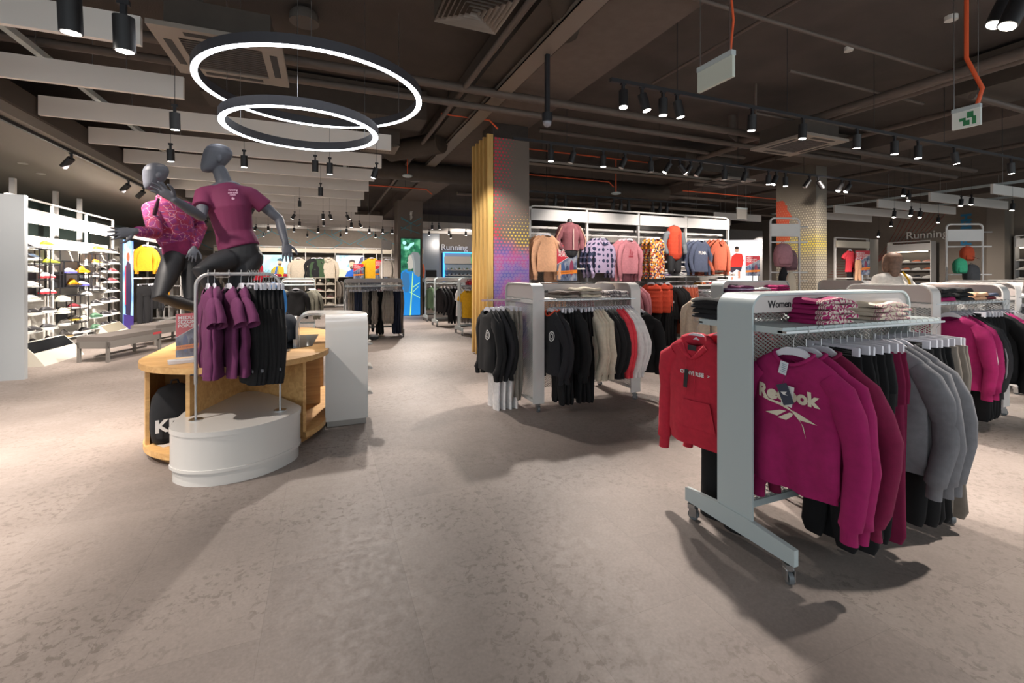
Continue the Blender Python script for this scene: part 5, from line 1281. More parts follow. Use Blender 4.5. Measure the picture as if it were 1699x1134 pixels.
# ================================================================== POSTERS AND SCREENS
def art(parent, w_, h, items, emit=0, y0=-.001, nm='print'):
    """flat print: items = (name, colour, [(u, v)...]) laid one over the other on a board facing -y"""
    for i, (n_, c, pts) in enumerate(items):
        m = mat('ink', c, .5, emit=emit*.3) if isinstance(c, str) else c
        b = MB(); y = y0-.0008*i; b.add([((u-.5)*w_, y, v*h) for u, v in pts], [tuple(range(len(pts)))]); b.build(n_, m, parent)
def circ(cx, cy, r, ry=None, n=20, a0=0, a1=360):
    ry = ry or r; return [(cx+r*math.cos(math.radians(a0+(a1-a0)*i/n)), cy+ry*math.sin(math.radians(a0+(a1-a0)*i/n))) for i in range(n)]
def photo_mat(name, stops, scale=6, emit=0, vec=(1, 1, 1)):
    m, nt, b, tc = nodes(name); mp = N(nt, 'ShaderNodeMapping'); mp.inputs['Scale'].default_value = vec; nt.links.new(tc.outputs['Object'], mp.inputs[0])
    n = N(nt, 'ShaderNodeTexNoise', i_Scale=scale, i_Detail=4); nt.links.new(mp.outputs[0], n.inputs['Vector']); r = ramp(nt, stops); nt.links.new(n.outputs['Fac'], r.inputs['Fac'])
    nt.links.new(r.outputs[0], b.inputs['Base Color']); b.inputs['Roughness'].default_value = .4
    if emit: nt.links.new(r.outputs[0], b.inputs['Emission Color']); b.inputs['Emission Strength'].default_value = emit*.3
    return m
def sale_sign(p, w_, h, rz, label, stand=True, txt=True, pole=0):
    root = empty('sale_sign', p, rz, label, 'sign', 'sale signs')
    if pole: MB().box(-.015, .004, -p[2], .015, .02, h*.5).build('pole', CHROME, root); MB().box(-.15, -.12, -p[2], .15, .15, -p[2]+.012).build('pole_base', CHROME, root)
    MB().box(-w_/2, 0, 0, w_/2, .004, h).build('poster', mat('poster_white', '#b7b3b2', .3), root)
    items = [('photo_print', photo_mat('photo_blue', [(.35, '#27304a'), (.5, '#5d6880'), (.62, '#8d8f98')], 14, vec=(1, 1, .5)), [(0, 0), (1, 0), (1, .8), (0, .55)]),
             ('red_field', '#b81d30', [(0, .46), (1, .82), (1, 1), (0, 1)]), ('white_rule', '#c9c3c3', [(0, .45), (1, .81), (1, .825), (0, .465)]),
             ('figure_print', '#35507e', circ(.3, .3, .09, .2)), ('figure_print', '#7c2b48', circ(.72, .36, .1, .22)), ('figure_print', '#2c3350', circ(.5, .26, .08, .17)),
             ('orange_band', '#dd7d1c', [(0, .17), (1, .21), (1, .31), (0, .27)])]
    art(root, w_, h, items)
    if txt:
        MB().box(-w_*.44+h*.118, -.0085, h*.905, -w_*.44+h*.155, -.008, h*.913).build('letter_bar', mat('white_ink', '#d9d4d4', .5), root)
        for k, s_ in enumerate(('MEDU-', 'SEZONSKI', 'POPUSTI')):
            text('lettering', s_, h*.105, mat('white_ink', '#d9d4d4', .5), root, TR(-w_*.44, -.008, h*(.87-.095*k)) @ FACE_Y, bold=.0006)
        text('band_lettering', 'NA IZABRANE ARTIKLE', h*.05, mat('dark_ink', '#5a2a10', .5), root, TR(-w_*.46, -.009, h*.215) @ RY(-.04) @ FACE_Y)
    if stand:
        MB().box(-w_/2-.004, -.012, -.02, w_/2+.004, -.0095, h).build('acrylic_sleeve', mat('clear_acrylic', '#ffffff', .05, alpha=.08), root)
        MB().box(-w_*.75, -.06, -.04, w_*.45, .05, -.02+.002).build('stand_base', mat('white_acrylic', '#cfcfd2', .25), root)
    return root
# table sign
p = onZ(318, 592, .79); sale_sign((p.x, p.y, .792), .20, .34, .32, 'red and orange sale sign standing on the oak table')
p = onY(941, 466, 7.25); sale_sign((p.x, p.y, p.z), .44, .64, .1, 'red sale sign on the clothes wall beneath the rose jacket', False)
p = onY(1249, 458, 9.2); sale_sign((p.x, p.y, p.z), .38, .56, -.5, 'red sale sign right of the bright runner screen', False, pole=1)
p = onY(595, 462, 20.6); sale_sign((p.x, p.y, p.z), .45, .62, .3, 'small red sale sign before the smiling man screen', False, pole=1)
p = onY(633, 462, 20.0); sale_sign((p.x, p.y, p.z), .55, .76, .3, 'sale sign left of the column screen, beside the green jacket', False, pole=1)
p = onY(1431, 456, 8.6); sale_sign((p.x, p.y, p.z), .38, .72, -.6, 'sale sign beside the coral T-shirt on the right wall bay', False, pole=1)
# screens
def screen(p, w_, h, rz, label, bg, items, emit=1.0, frame='#26282c'):
    root = empty('lit_screen', p, rz, label, 'screen', None)
    MB().box(-w_/2-.02, .002, -.02, w_/2+.02, .06, h+.02).build('frame', mat('screen_frame', frame, .4), root)
    MB().box(-w_/2, -.001, 0, w_/2, .003, h).build('panel', bg, root)
    art(root, w_, h, items, emit, -.003); return root
SKIN, SK2 = '#c89b80', '#8a8480'
a, c = onY(432, 423, 21.35), onY(484, 459, 21.35)
wv_ = [(.0, .2)]
screen(((a.x+c.x)/2, 21.3, c.z), c.x-a.x, a.z-c.z, 0, 'lit screen of a man in a cap and yellow jacket on the back wall', photo_mat('sky_lit', [(.3, '#7fc4d6'), (.7, '#b4dbe2')], 2, 1.0),
       [('logo_dot', '#a9dfe6', circ(.12, .86, .035, .05)), ('logo_wave', '#a9dfe6', [(.08, .68), (.16, .66), (.22, .76), (.33, .84), (.33, .92), (.2, .84), (.14, .76), (.08, .76)]),
        ('rock_print', '#3b5560', [(0, .0), (1, 0), (1, .08), (.6, .2), (.3, .12), (0, .26)]), ('jacket_print', '#a8941c', [(.33, 0), (.36, .32), (.45, .46), (.62, .50), (.74, .42), (.76, .2), (.74, 0)]),
        ('strap_print', '#27559c', [(.44, .1), (.5, .46), (.56, .47), (.52, .08)]), ('head_print', SKIN, circ(.62, .64, .075, .13)), ('beard_print', '#54392c', circ(.62, .56, .06, .06)), ('cap_print', '#2a4654', [(.53, .74), (.55, .82), (.65, .85), (.72, .8), (.73, .7), (.64, .72)])])
a, c = onY(558, 424, 21.35), onY(604, 459, 21.35)
screen(((a.x+c.x)/2, 21.3, c.z), c.x-a.x, a.z-c.z, 0, 'lit screen of a smiling bearded man in a blue jacket on the back wall', photo_mat('mountain_lit', [(.35, '#5d93b0'), (.5, '#b9cfd4'), (.65, '#dfe4de')], 3, 1.0),
       [('snow_print', '#c9c39a', [(0, 0), (.4, 0), (.42, .25), (.2, .35), (0, .4)]), ('jacket_print', '#1c4f9e', [(.3, 0), (.38, .22), (.55, .34), (.75, .3), (.98, .75), (1, .6), (1, 0)]), ('arm_print', '#3d3a5a', [(.78, .6), (.88, .92), (.98, .96), (.96, .7)]),
        ('head_print', SKIN, circ(.56, .55, .1, .2)), ('beard_print', '#43291f', circ(.57, .42, .085, .09)), ('smile_print', '#e4ddd6', circ(.57, .45, .035, .02)), ('hair_print', '#33241e', [(.45, .62), (.46, .76), (.56, .82), (.67, .76), (.67, .62), (.6, .7), (.5, .69)])])
a, c = onY(665, 396, 15.86), onY(697, 523, 15.86)
screen(((a.x+c.x)/2, 15.84, .02), c.x-a.x, a.z-.02, 0, 'tall lit screen of a grey-haired person in a blue jacket on the column', photo_mat('leaf_lit', [(.35, '#12402f'), (.5, '#1f6a4a'), (.65, '#5aa07a')], 5, 1.0),
       [('jacket_print', '#1c78c0', [(0, 0), (0, .55), (.08, .58), (.3, .60), (.5, .58), (.8, .56), (1, .5), (1, 0)]), ('sleeve_print', '#2f6696', [(.06, .55), (.2, .57), (.42, .54), (.46, .4), (.38, .3), (.2, .3), (.08, .42)]),
        ('hair_print', '#6f7476', [(.42, .78), (.62, .83), (.9, .82), (1, .78), (1, .52), (.9, .5), (.7, .54), (.62, .62), (.6, .72)]), ('face_print', '#a8a49c', [(.4, .78), (.36, .74), (.38, .71), (.30, .685), (.36, .675), (.35, .65), (.38, .635), (.36, .61), (.5, .6), (.64, .62), (.66, .74), (.58, .79)]),
        ('hair_front_print', '#858a8a', [(.52, .8), (.64, .8), (.74, .64), (.72, .53), (.64, .58), (.62, .7)]), ('collar_print', '#4f6a5c', circ(.44, .59, .12, .018)),
        ('lime_line', '#b8e878', [(.60, .56), (.64, .56), (.5, .0), (.45, .0)]), ('lime_line', '#9fd88a', [(.45, .3), (.98, .22), (.98, .23), (.45, .31)]), ('lime_line', '#9fd88a', [(.62, .36), (.96, .42), (.96, .43), (.62, .375)]), ('lime_line', '#9fd88a', [(.62, .30), (.9, .37), (.9, .38), (.62, .31)]),
        ('logo_dot', '#a6e6e2', circ(.18, .945, .10, .024)), ('logo_wave', '#a6e6e2', [(.18, .90), (.18, .86), (.4, .855), (.5, .89), (.68, .93), (.68, .955), (.48, .94), (.36, .90)])])
a, c = onY(1213, 398, 13), onY(1249, 466, 13)
screen(((a.x+c.x)/2, 13, c.z), c.x-a.x, a.z-c.z, -.5, 'bright white lit screen of a runner in red beyond the clothes wall', mat('white_lit', '#e8e4e6', .4, emit=.45),
       [('shirt_print', '#d6362c', [(.1, .34), (.16, .6), (.3, .68), (.5, .66), (.55, .5), (.5, .34)]), ('head_print', SKIN, circ(.33, .76, .07, .07)), ('hair_print', '#2a1c18', circ(.33, .81, .07, .035)), ('shorts_print', '#3c2e3a', [(.12, .2), (.12, .34), (.5, .34), (.46, .22), (.32, .28), (.2, .2)]),
        ('leg_print', '#c98a70', [(.14, .02), (.2, .02), (.24, .2), (.15, .2)]), ('leg_print', '#c98a70', [(.36, .06), (.44, .06), (.44, .24), (.36, .24)])]); MB().box(-.5, .0, -c.z, .5, .3, -.02).build('screen_plinth', mat('dark_plinth', '#3a3734', .6), bpy.data.objects['lit_screen.003'])
root = screen((-4.36, 13.72, .05), .62, 2.2, PI/2, 'tall lit screen with a red-haired runner at the end of the shoe wall', photo_mat('blue_lit', [(.35, '#3a6fd0'), (.6, '#9cc4ee')], 2, 1.2),
       [('logo_dot', '#cfe4f8', circ(.2, .93, .12, .035)), ('logo_wave', '#cfe4f8', circ(.5, .87, .2, .05)), ('body_print', '#2b2440', [(.2, .2), (.2, .7), (.4, .78), (.7, .74), (.8, .5), (.7, .15)]), ('trim_print', '#c0344a', [(.15, .3), (.15, .7), (.24, .74), (.24, .3)]), ('head_print', '#b8583c', circ(.45, .82, .15, .05)), ('shadow_print', '#3a2a6a', [(0, 0), (1, 0), (1, .16), (0, .2)])])

# ================================================================== SHOES AND THE SHOE WALL
SHM = {}
def shoe_mesh(kind='low'):
    if kind in SHM: return SHM[kind]
    L_ = .28; hi = kind == 'high'; b = MB(); loops = []
    prof = [(-.14, .030, .055, .03), (-.13, .036, .10 if hi else .085, .03), (-.10, .037, .15 if hi else .10, .03), (-.06, .036, .155 if hi else .10, .03), (-.02, .037, .13 if hi else .095, .03), (.02, .042, .085, .03), (.07, .048, .065, .03), (.11, .044, .055, .03), (.135, .028, .042, .03)]
    for x, hw, top, bot in prof:
        l = []
        for j in range(14):
            a = 2*PI*j/14; cz = (top+bot-.012)/2; rz_ = (top-bot+.012)/2; y = hw*math.cos(a)*(1-.35*max(0, math.sin(a))); l.append((x, y, cz+rz_*math.sin(a)))
        loops.append(l)
    b.loft(loops); up = bpy.data.meshes.new('upper'); up.from_pydata(b.v, [], b.f); up.update(); smooth_mesh(up)
    b = MB(); loops = []
    for x, hw, z1 in ((-.15, .02, .03), (-.145, .034, .034), (-.10, .04, .034), (-.02, .039, .03), (.06, .05, .028), (.11, .047, .03), (.14, .032, .034), (.15, .012, .036)):
        loops.append([(x, -hw, .004+max(0, x-.08)*.15), (x, hw, .004+max(0, x-.08)*.15), (x, hw*1.02, z1), (x, -hw*1.02, z1)])
    b.loft(loops, sm=False); so = bpy.data.meshes.new('sole'); so.from_pydata(b.v, [], b.f); so.update()
    b = MB()
    for k in range(4): b.tube([(-.01+.022*k, -.024, .098-.011*k+(.02 if hi else 0)*(1-k/3)), (.0+.022*k, 0, .106-.011*k+(.02 if hi else 0)*(1-k/3)), (-.01+.022*k, .024, .098-.011*k+(.02 if hi else 0)*(1-k/3))], .003, 5)
    la = bpy.data.meshes.new('laces'); la.from_pydata(b.v, [], b.f); la.update(); SHM[kind] = (up, so, la); return SHM[kind]
SHV = {}
def shoe(p, rz, kind, cu, cs, label, group, lod=1, tilt=0):
    key = (kind, cu, cs)
    if key not in SHV:
        u, s_, la = shoe_mesh(kind); u = u.copy(); s_ = s_.copy(); la = la.copy()
        u.materials.append(mat('shoe_upper', cu, .6)); s_.materials.append(mat('shoe_sole', cs, .5)); la.materials.append(mat('shoe_lace', '#b8b4b0' if cu < '#8' else '#4a4648', .7)); SHV[key] = (u, s_, la)
    u, s_, la = SHV[key]; nm = 'boot' if kind == 'high' else 'shoe'
    o = link(nm, u, None, p, rz); o.rotation_euler[1] = tilt; tag(o, label, nm, group); link('sole', s_, o)
    if lod: link('laces', la, o)
    return o
SX = -4.40
SW = empty('shoe_wall_unit', (SX, 9.6, 0), 0, 'long white lit shoe wall unit along the left side', 'shelving unit')
def sw(b, nm, m=WHITE): o = b.build(nm, m, SW); o.location = (-SX, -9.6, 0); return o
LITP = mat('white_slat_panel', '#e4ded4', .5)
ups = (9.25, 10.5, 11.75, 13.0)
for y in ups: sw(MB().box(SX-.03, y-.025, 0, SX+.0, y+.025, 2.66), 'upright')
for y0, y1 in zip(ups[:-1], ups[1:]):
    sw(MB().box(SX-.02, y0+.03, 2.3, SX+.02, y1-.03-.03+.06, 2.5), 'header_panel'); sw(MB().box(SX-.12, y0+.03, .22, SX-.09, y1-.03, 2.08), 'back_panel', LITP)
    sw(MB().box(SX-.02, y0+.0, 2.64, SX+.005, y1, 2.67), 'top_tube'); sw(MB().box(SX-.10, y0+.03, .12, SX+.04, y1-.03, .2), 'base_ledge')
for i, y in enumerate((9.6, 10.9, 12.3, 13.3)): tag(MB().box(SX-.75, y-.04, 0, SX-.68, y+.04, 3.15).build('support_post', WHITE), f'white post rising behind the shoe wall, {ordn(i+1)} nearest', 'post', 'posts behind the shoe wall')
lw = empty('glass_partition', (-6.3, 9, 0), 0, 'dark greenish glass partition behind the shoe wall', 'partition')
MB().box(-.02, 0, 0, .02, 8, 3.15).build('glass_pane', mat('green_glass', '#4c5a55', .15), lw)
MB().box(-.03, 0, 2.7, .03, 8, 2.76).build('rail', BLACKM, lw)
# strip lamps that light the shoes, one under each header
for y0, y1 in zip(ups[:-1], ups[1:]):
    sw(MB().box(SX+.00, y0+.1, 2.27, SX+.02, y1-.1, 2.285), 'lamp_strip', mat('strip_led', '#fff1dc', .4, emit=2.2))
# pale end panel nearest
tag(MB().box(-5.6, 8.28, 0, -3.77, 8.36, 2.52).build('end_panel', mat('pale_grey_panel', '#a3a6a8', .6)), 'large pale grey upright panel at the left edge', 'panel')
# black slotted display boxes on the wall
def grid_box(px0, py0, px1, py1, n, label, mid=True):
    a, c = onX(px0, py0, SX+.12), onX(px1, py1, SX+.12); root = empty('display_box', (SX-.08, a.y, c.z), 0, label, 'display box', 'black wire display boxes'); w_ = c.y-a.y; h = a.z-c.z; t = .006
    for yy in (0, w_/2, w_):
        if yy == w_/2 and not mid: continue
        for xx in (0, .2): MB().box(xx-t, yy-t, 0, xx+t, yy+t, h).build('post', BLACKM, root)
    for k in range(n+1): MB().box(0, 0, h*k/n-.005, .2, w_, h*k/n+.005).build('shelf', BLACKM, root)
    MB().box(.0, .01, h*.0, .006, w_*.55, h*.6).build('back_plate', mat('slate_plate', '#55585c', .6), root)
grid_box(66, 413, 100, 489, 3, 'tall black wire display box holding yellow and red shoes')
grid_box(106, 433, 151, 476, 2, 'wide black wire display box holding the yellow boot')
grid_box(118, 491, 147, 533, 2, 'small black wire display box low on the shoe wall')
grid_box(153, 421, 178, 481, 3, 'black wire display box holding the orange trainers')
W_, D_, G_ = ('#d0cbc4', '#d8d4cc'), ('#2c2a2c', '#c9c4bc'), ('#4f7058', '#3c5c48')
SHO = [(52,409,'low',W_,'white'),(80,409,'low',('#c8d61e','#b8b8b0'),'yellow-green'),(108,414,'low',W_,'white'),(122,415,'low',W_,'white'),(138,416,'low',W_,'white'),(165,416,'low',('#e0761c','#d8d4cc'),'orange'),(174,418,'low',('#c07040','#d8d4cc'),'rust'),(187,419,'low',D_,'black'),
 (52,429,'low',('#56677c','#d8d4cc'),'blue-grey'),(86,438,'low',('#c2d024','#3a3a34'),'yellow-green'),(117,453,'low',('#c9c8d6','#5a58b8'),'white and violet'),(138,452,'high',('#d99018','#c08018'),'ochre'),(161,438,'low',('#e88a1c','#d8d4cc'),'orange'),(174,439,'low',D_,'black'),(189,437,'low',D_,'black'),
 (54,450,'low',W_,'white'),(79,461,'low',('#c9b4b4','#b02c34'),'white and red'),(159,459,'low',D_,'black'),(173,451,'low',D_,'black'),(188,452,'low',('#7c3a40','#c9c4bc'),'dark red'),
 (54,475,'low',W_,'white'),(124,474,'high',('#d98a14','#3a3028'),'ochre'),(138,474,'low',('#c9c8d6','#5a58b8'),'white and violet'),(173,468,'low',D_,'black'),(187,468,'low',('#7c3a40','#c9c4bc'),'dark red'),
 (79,487,'low',('#d0cbc4','#c03038'),'white and red'),(54,498,'low',W_,'white'),(106,498,'low',('#d8d0b8','#d8d0b8'),'cream'),(160,481,'low',D_,'black'),(174,484,'low',W_,'white'),(189,483,'low',D_,'black'),
 (57,521,'low',D_,'black'),(80,517,'low',D_,'black'),(108,518,'low',('#d8d0b8','#d8d0b8'),'cream'),(141,489,'low',W_,'white'),(160,505,'low',D_,'black'),(175,501,'low',D_,'black'),(188,499,'low',D_,'black'),(124,531,'low',('#3a3530','#c8a84a'),'black and tan'),(140,512,'low',W_,'white'),(140,530,'low',W_,'white'),(124,511,'low',('#8a3038','#cac4bc'),'red'),
 (56,550,'low',('#3b3a3c','#55524f'),'charcoal'),(81,545,'low',('#3b3a3c','#c9c4bc'),'charcoal'),(110,538,'low',('#58544f','#d4cfc6'),'white and grey'),(160,526,'low',G_,'green'),(176,523,'low',D_,'black'),(189,520,'low',D_,'black'),
 (60,575,'high',('#2f2b2c','#8a8078'),'black'),(84,570,'high',('#39302e','#d8c89a'),'black and cream'),(110,559,'high',('#403c3a','#a08a60'),'dark'),(127,556,'low',('#c9c4be','#2c2a2c'),'white and black'),(141,550,'low',D_,'black'),(160,544,'low',G_,'green'),(176,540,'low',D_,'black'),(190,538,'low',D_,'black'),
 (44,412,'low',D_,'black'),(44,430,'low',D_,'black'),(44,449,'low',W_,'white'),(44,474,'low',W_,'white'),(44,552,'low',D_,'black'),(44,577,'low',D_,'black')]
for i, (px, py, k, (cu, cs), nm) in enumerate(SHO):
    p = onX(px, py, SX+.05); p.z -= .01
    col_ = 'near' if px < 70 else 'second' if px < 98 else 'middle' if px < 150 else 'far'
    lvl = 'top' if py < 422 else 'upper' if py < 462 else 'middle' if py < 506 else 'low' if py < 534 else 'bottom'
    lab = f'{nm} {"boot" if k == "high" else "trainer"} on {lvl} level, {col_} column of shoe wall'
    while lab in LABELS: lab = lab.replace(' trainer', ' trainer farther back', 1) if 'farther' not in lab and 'trainer' in lab else lab.replace(', ', ' again, ', 1)
    shoe(p, PI/2+random.uniform(-.3, -.1)*1, k, cu, cs, lab, 'shoes on the shoe wall')
    inbox = any(a < px < c_ and b_ < py < d_ for a, b_, c_, d_ in ((66, 413, 100, 489), (106, 433, 151, 477), (118, 491, 147, 533), (153, 421, 178, 482)))
    if not inbox: sw(MB().box(SX-.09, p.y-.16, p.z-.012, SX+.12, p.y+.16, p.z-.001), 'shoe_ledge', mat('ledge_white', '#c9cac6', .3))
# slanted mirror stools at the foot of the wall
def foot_mirror(p, w_, face, label, rz):
    root = empty('fitting_mirror', p, rz, label, 'mirror', 'floor mirrors')
    b = MB(); b.prism([(0, 0), (.34, 0), (.22, .18), (.06, .36), (0, .36)], 0, w_, 0, Matrix(((1, 0, 0, 0), (0, 0, 1, 0), (0, 1, 0, 0), (0, 0, 0, 1)))); b.build('wedge_body', mat('pale_wedge', '#b9b3a6', .6), root, fix=True)
    MB().add([(.20, .02, .205), (.20, w_-.02, .205), (.066, w_-.02, .358), (.066, .02, .358)], [(0, 1, 2, 3)]).build('mirror_face', face, root)
MIR = mat('dark_mirror', '#3d4044', .12, .8)
foot_mirror((SX+.05, 9.35, 0), 1.15, MIR, 'dark slanted foot mirror at the base of the near shoe bay', -.04)
foot_mirror((SX+.05, 12.0, 0), 1.0, mat('mirror_pale', '#b0a894', .2, .5), 'pale slanted foot mirror at the base of the far shoe bay', 0)
# benches
def bench(p, rz, label):
    root = empty('bench', p, rz, label, 'bench', 'grey fitting benches'); L_, W2, H = 1.15, .5, .42
    MB().box(-L_/2, -W2/2, H-.07, L_/2, W2/2, H).build('seat_cushion', mat('grey_felt', '#5f5853', .9, bump=.3, bscale=300), root)
    MB().box(-L_/2, -W2/2, H-.19, L_/2, W2/2, H-.072).build('frame', mat('bench_frame', '#6b6661', .5), root)
    MB().box(L_/2-.2, -W2/2-.003, H-.09, L_/2+.003, -W2/2, H-.05).build('red_corner', mat('red_fabric', '#a8343a', .8), root)
    for sx in (-1, 1):
        for sy in (-1, 1): MB().box(sx*(L_/2-.02)-.02, sy*(W2/2-.02)-.02, 0, sx*(L_/2-.02)+.02, sy*(W2/2-.02)+.02, H-.09).build('leg', mat('bench_frame', '#6b6661', .5), root)
    MB().box(-L_/2+.04, -.015, .08, L_/2-.04, .015, .11).build('stretcher', mat('bench_frame', '#6b6661', .5), root)
bench((-3.25, 9.95, 0), 1.2, 'grey upholstered bench nearest the shoe wall front'); bench((-3.1, 11.7, 0), 1.2, 'grey upholstered bench farther back beside the far shoe bay')

# ================================================================== CLOTHES WALL (right of the dotted column)
W1 = empty('clothes_wall_unit', (3.5, 7.6, 0), 0, 'tall white open clothes wall unit right of the dotted column', 'shelving unit')
def w1(b, nm, m=WHITE): o = b.build(nm, m, W1); o.location = (-3.5, -7.6, 0); return o
UX = (3.5, 4.72, 5.94, 7.18, 8.40)
for x in UX: w1(MB().box(x-.02, 7.58, .08, x+.02, 7.63, 2.68), 'upright'); w1(MB().box(x-.02, 7.63, .06, x+.02, 8.1, .12), 'foot')
r_ = .1; w1(MB().tube([(3.5, 7.6, 2.5)]+[(3.5+r_-r_*math.cos(PI/2*i/6), 7.6, 2.70-r_+r_*math.sin(PI/2*i/6)) for i in range(7)]+[(8.4-r_+r_*math.sin(PI/2*i/6), 7.6, 2.70-r_+r_*math.cos(PI/2*i/6)) for i in range(7)]+[(8.4, 7.6, 2.5)], .018, 10), 'top_tube')
for x0, x1 in zip(UX[:-1], UX[1:]):
    w1(MB().box(x0+.005, 7.55, 2.43, x1-.005, 7.57, 2.64), 'header_board'); w1(MB().box(x0+.02, 7.72, 2.30, x1-.02, 7.76, 2.34), 'cross_rail'); w1(MB().box(x0+.02, 7.60, 2.18, x1-.02, 7.63, 2.21), 'cross_rail')
    w1(MB().box(x0, 7.3, .10, x1, 8.05, .15), 'base_platform', mat('platform_grey', '#a89f94', .5)); w1(MB().box(x0+.02, 7.86, .15, x1-.02, 7.87, 2.3), 'rear_mesh', mesh_mat('expanded_metal_far', '#9a938c', .05, .04, .2, 'xz') if x0 == 3.5 else bpy.data.materials['expanded_metal_far'])
    w1(MB().cyl((x0+.04, 7.35, 1.28), (x1-.04, 7.35, 1.28), .012, 8), 'lower_hang_rail', CHROME)
for (x0, x1, z) in ((5.96, 7.16, 1.70), (4.3, 4.7, 1.55), (5.96, 7.16, 1.40), (7.2, 8.38, 1.40), (5.96, 7.16, 1.53), (7.2, 8.38, 1.22)): w1(MB().box(x0, 7.3, z-.025, x1, 7.62, z), 'shelf')
def facer(px, py, kind, col, label, group, n=2, y=7.22, dz=.11, lod=1):
    p = onY(px, py, y); p.z += dz
    for i in range(n+1):
        lab = label if i == 0 else f'{ordn(i)} behind the {label}'
        if len(lab.replace(',', ' ').split()) > 16: lab = f'{ordn(i)} behind the '+' '.join(label.split()[:12])
        hang(kind, col, (p.x-.03*i, p.y+.085*i, p.z), PI/2+(.12 if i == 0 else .05), lab, group, lod, hook=False)
    o = w1(MB().cyl((p.x, y-.02, p.z), (p.x, 7.6, p.z-.0), .008, 6), 'hang_arm', CHROME)
facer(908, 390, 'ltop', 'peach', 'peach hoodie at the left end of the clothes wall', 'peach hoodies')
p = onY(912, 440, 7.3); hang('pants', 'peach', (p.x+.1, 7.42, p.z+.1), PI/2, 'peach joggers hanging under the peach hoodies', None, 1)
facer(1000, 397, 'hood', 'spots', 'navy and lilac spotted hoodie on the clothes wall', 'spotted hoodies')
facer(1045, 398, 'ltop', 'pink', 'pink sweatshirt with red chest logo on the clothes wall', 'pink sweatshirts')
p = onY(1050, 440, 7.3); hang('pants', 'pink', (p.x, 7.42, p.z), PI/2, 'pink joggers hanging under the pink sweatshirts', None, 1)
facer(1090, 396, 'dress', 'floral', 'multicoloured patterned sleeveless dress left of the orange vest bust', 'patterned dresses')
facer(1163, 399, 'jacket', 'slate', 'slate blue zip hoodie on the clothes wall', 'slate hoodies')
facer(1195, 399, 'hood', 'terracotta', 'terracotta hoodie at the right end of the clothes wall', 'terracotta hoodies')
pm = [o for o in bpy.data.objects if o.get('label', '').startswith('pink sweatshirt with red')][0]; g = pm.children[0]; t_ = garment_mesh('ltop', 'pink', 0, 1)[1]
RD = mat('red_print', '#9c2438', .6)
for (a0, b0) in ((-.045, .02), (-.01, .045), (.03, .08)): cloth_print('chest_logo', [[(a0+.0, -.30), (a0+.022, -.30), (a0-.0, -.30+b0+.03), (a0-.014, -.30+b0+.02)]], g, t_, RD, .01)
cloth_text('adidas', .05, .07, -.345, g, t_, RD, .01)
pm = [o for o in bpy.data.objects if o.get('label', '').startswith('slate blue zip')][0]; g = pm.children[0]; t_ = garment_mesh('jacket', 'slate', 0, 1)[1]
cloth_text('PUMA', .09, .12, -.3, g, t_, WPR, .01)
# lower hangers
for i in range(3):
    p = onY(1083+i*0, 472, 7.3); hang('vest', 'orange', (5.98+.2*i, 7.25, 1.36), PI/2+.3 if i == 2 else .5, f'orange padded vest, {ordn(i+1)} from left on the lower rail', 'lower orange vests', 1)
row((6.1, 7.35, .98), (6.6, 7.35, .98), [('pants', 'black', 7)], .3, 'below the orange padded vests', 'left', 1, hook=False)
row((6.5, 7.35, 1.29), (7.15, 7.35, 1.29), [('jacket', 'black', 4), ('pants', 'terracotta', 5)], .25, 'on the clothes wall lower rail', 'left', 1, hook=False)
row((7.25, 7.35, 1.20), (8.3, 7.35, 1.20), [('sweat', 'grey', 4), ('pants', 'slate', 5)], .25, 'on the right lower rail of the clothes wall', 'left', 1, hook=False)
row((3.6, 7.35, 1.29), (5.8, 7.35, 1.29), [('pants', 'peach', 4), ('sweat', 'rose', 4), ('pants', 'black', 8), ('sweat', 'pink', 4)], .25, 'behind the column rack', 'left', 1, hook=False)
for i, (x, z, cols, w_) in enumerate(((6.2, 1.705, ['white', 'floral'], .3), (6.55, 1.705, ['orange', 'terracotta', 'orange'], .22), (6.25, 1.535, ['mustard', 'yellow'], .26), (6.8, 1.535, ['stone', 'white'], .26), (6.85, 1.405, ['white', 'white'], .22), (7.4, 1.405, ['terracotta', 'terracotta', 'peach'], .3), (7.85, 1.405, ['cream', 'terracotta', 'cream'], .3), (8.2, 1.405, ['stone', 'white'], .22), (7.5, 1.225, ['floral', 'white'], .26), (7.95, 1.225, ['slate', 'white', 'white'], .3), (6.4, 1.405, ['lilac', 'white'], .28))):
    stack((x, 7.44, z), cols, PI/2, f'{ordn(i+1)} from left on the clothes wall shelves', f'wall pile {ordn(i+1)}', w_=w_, d=.26, h=.035)
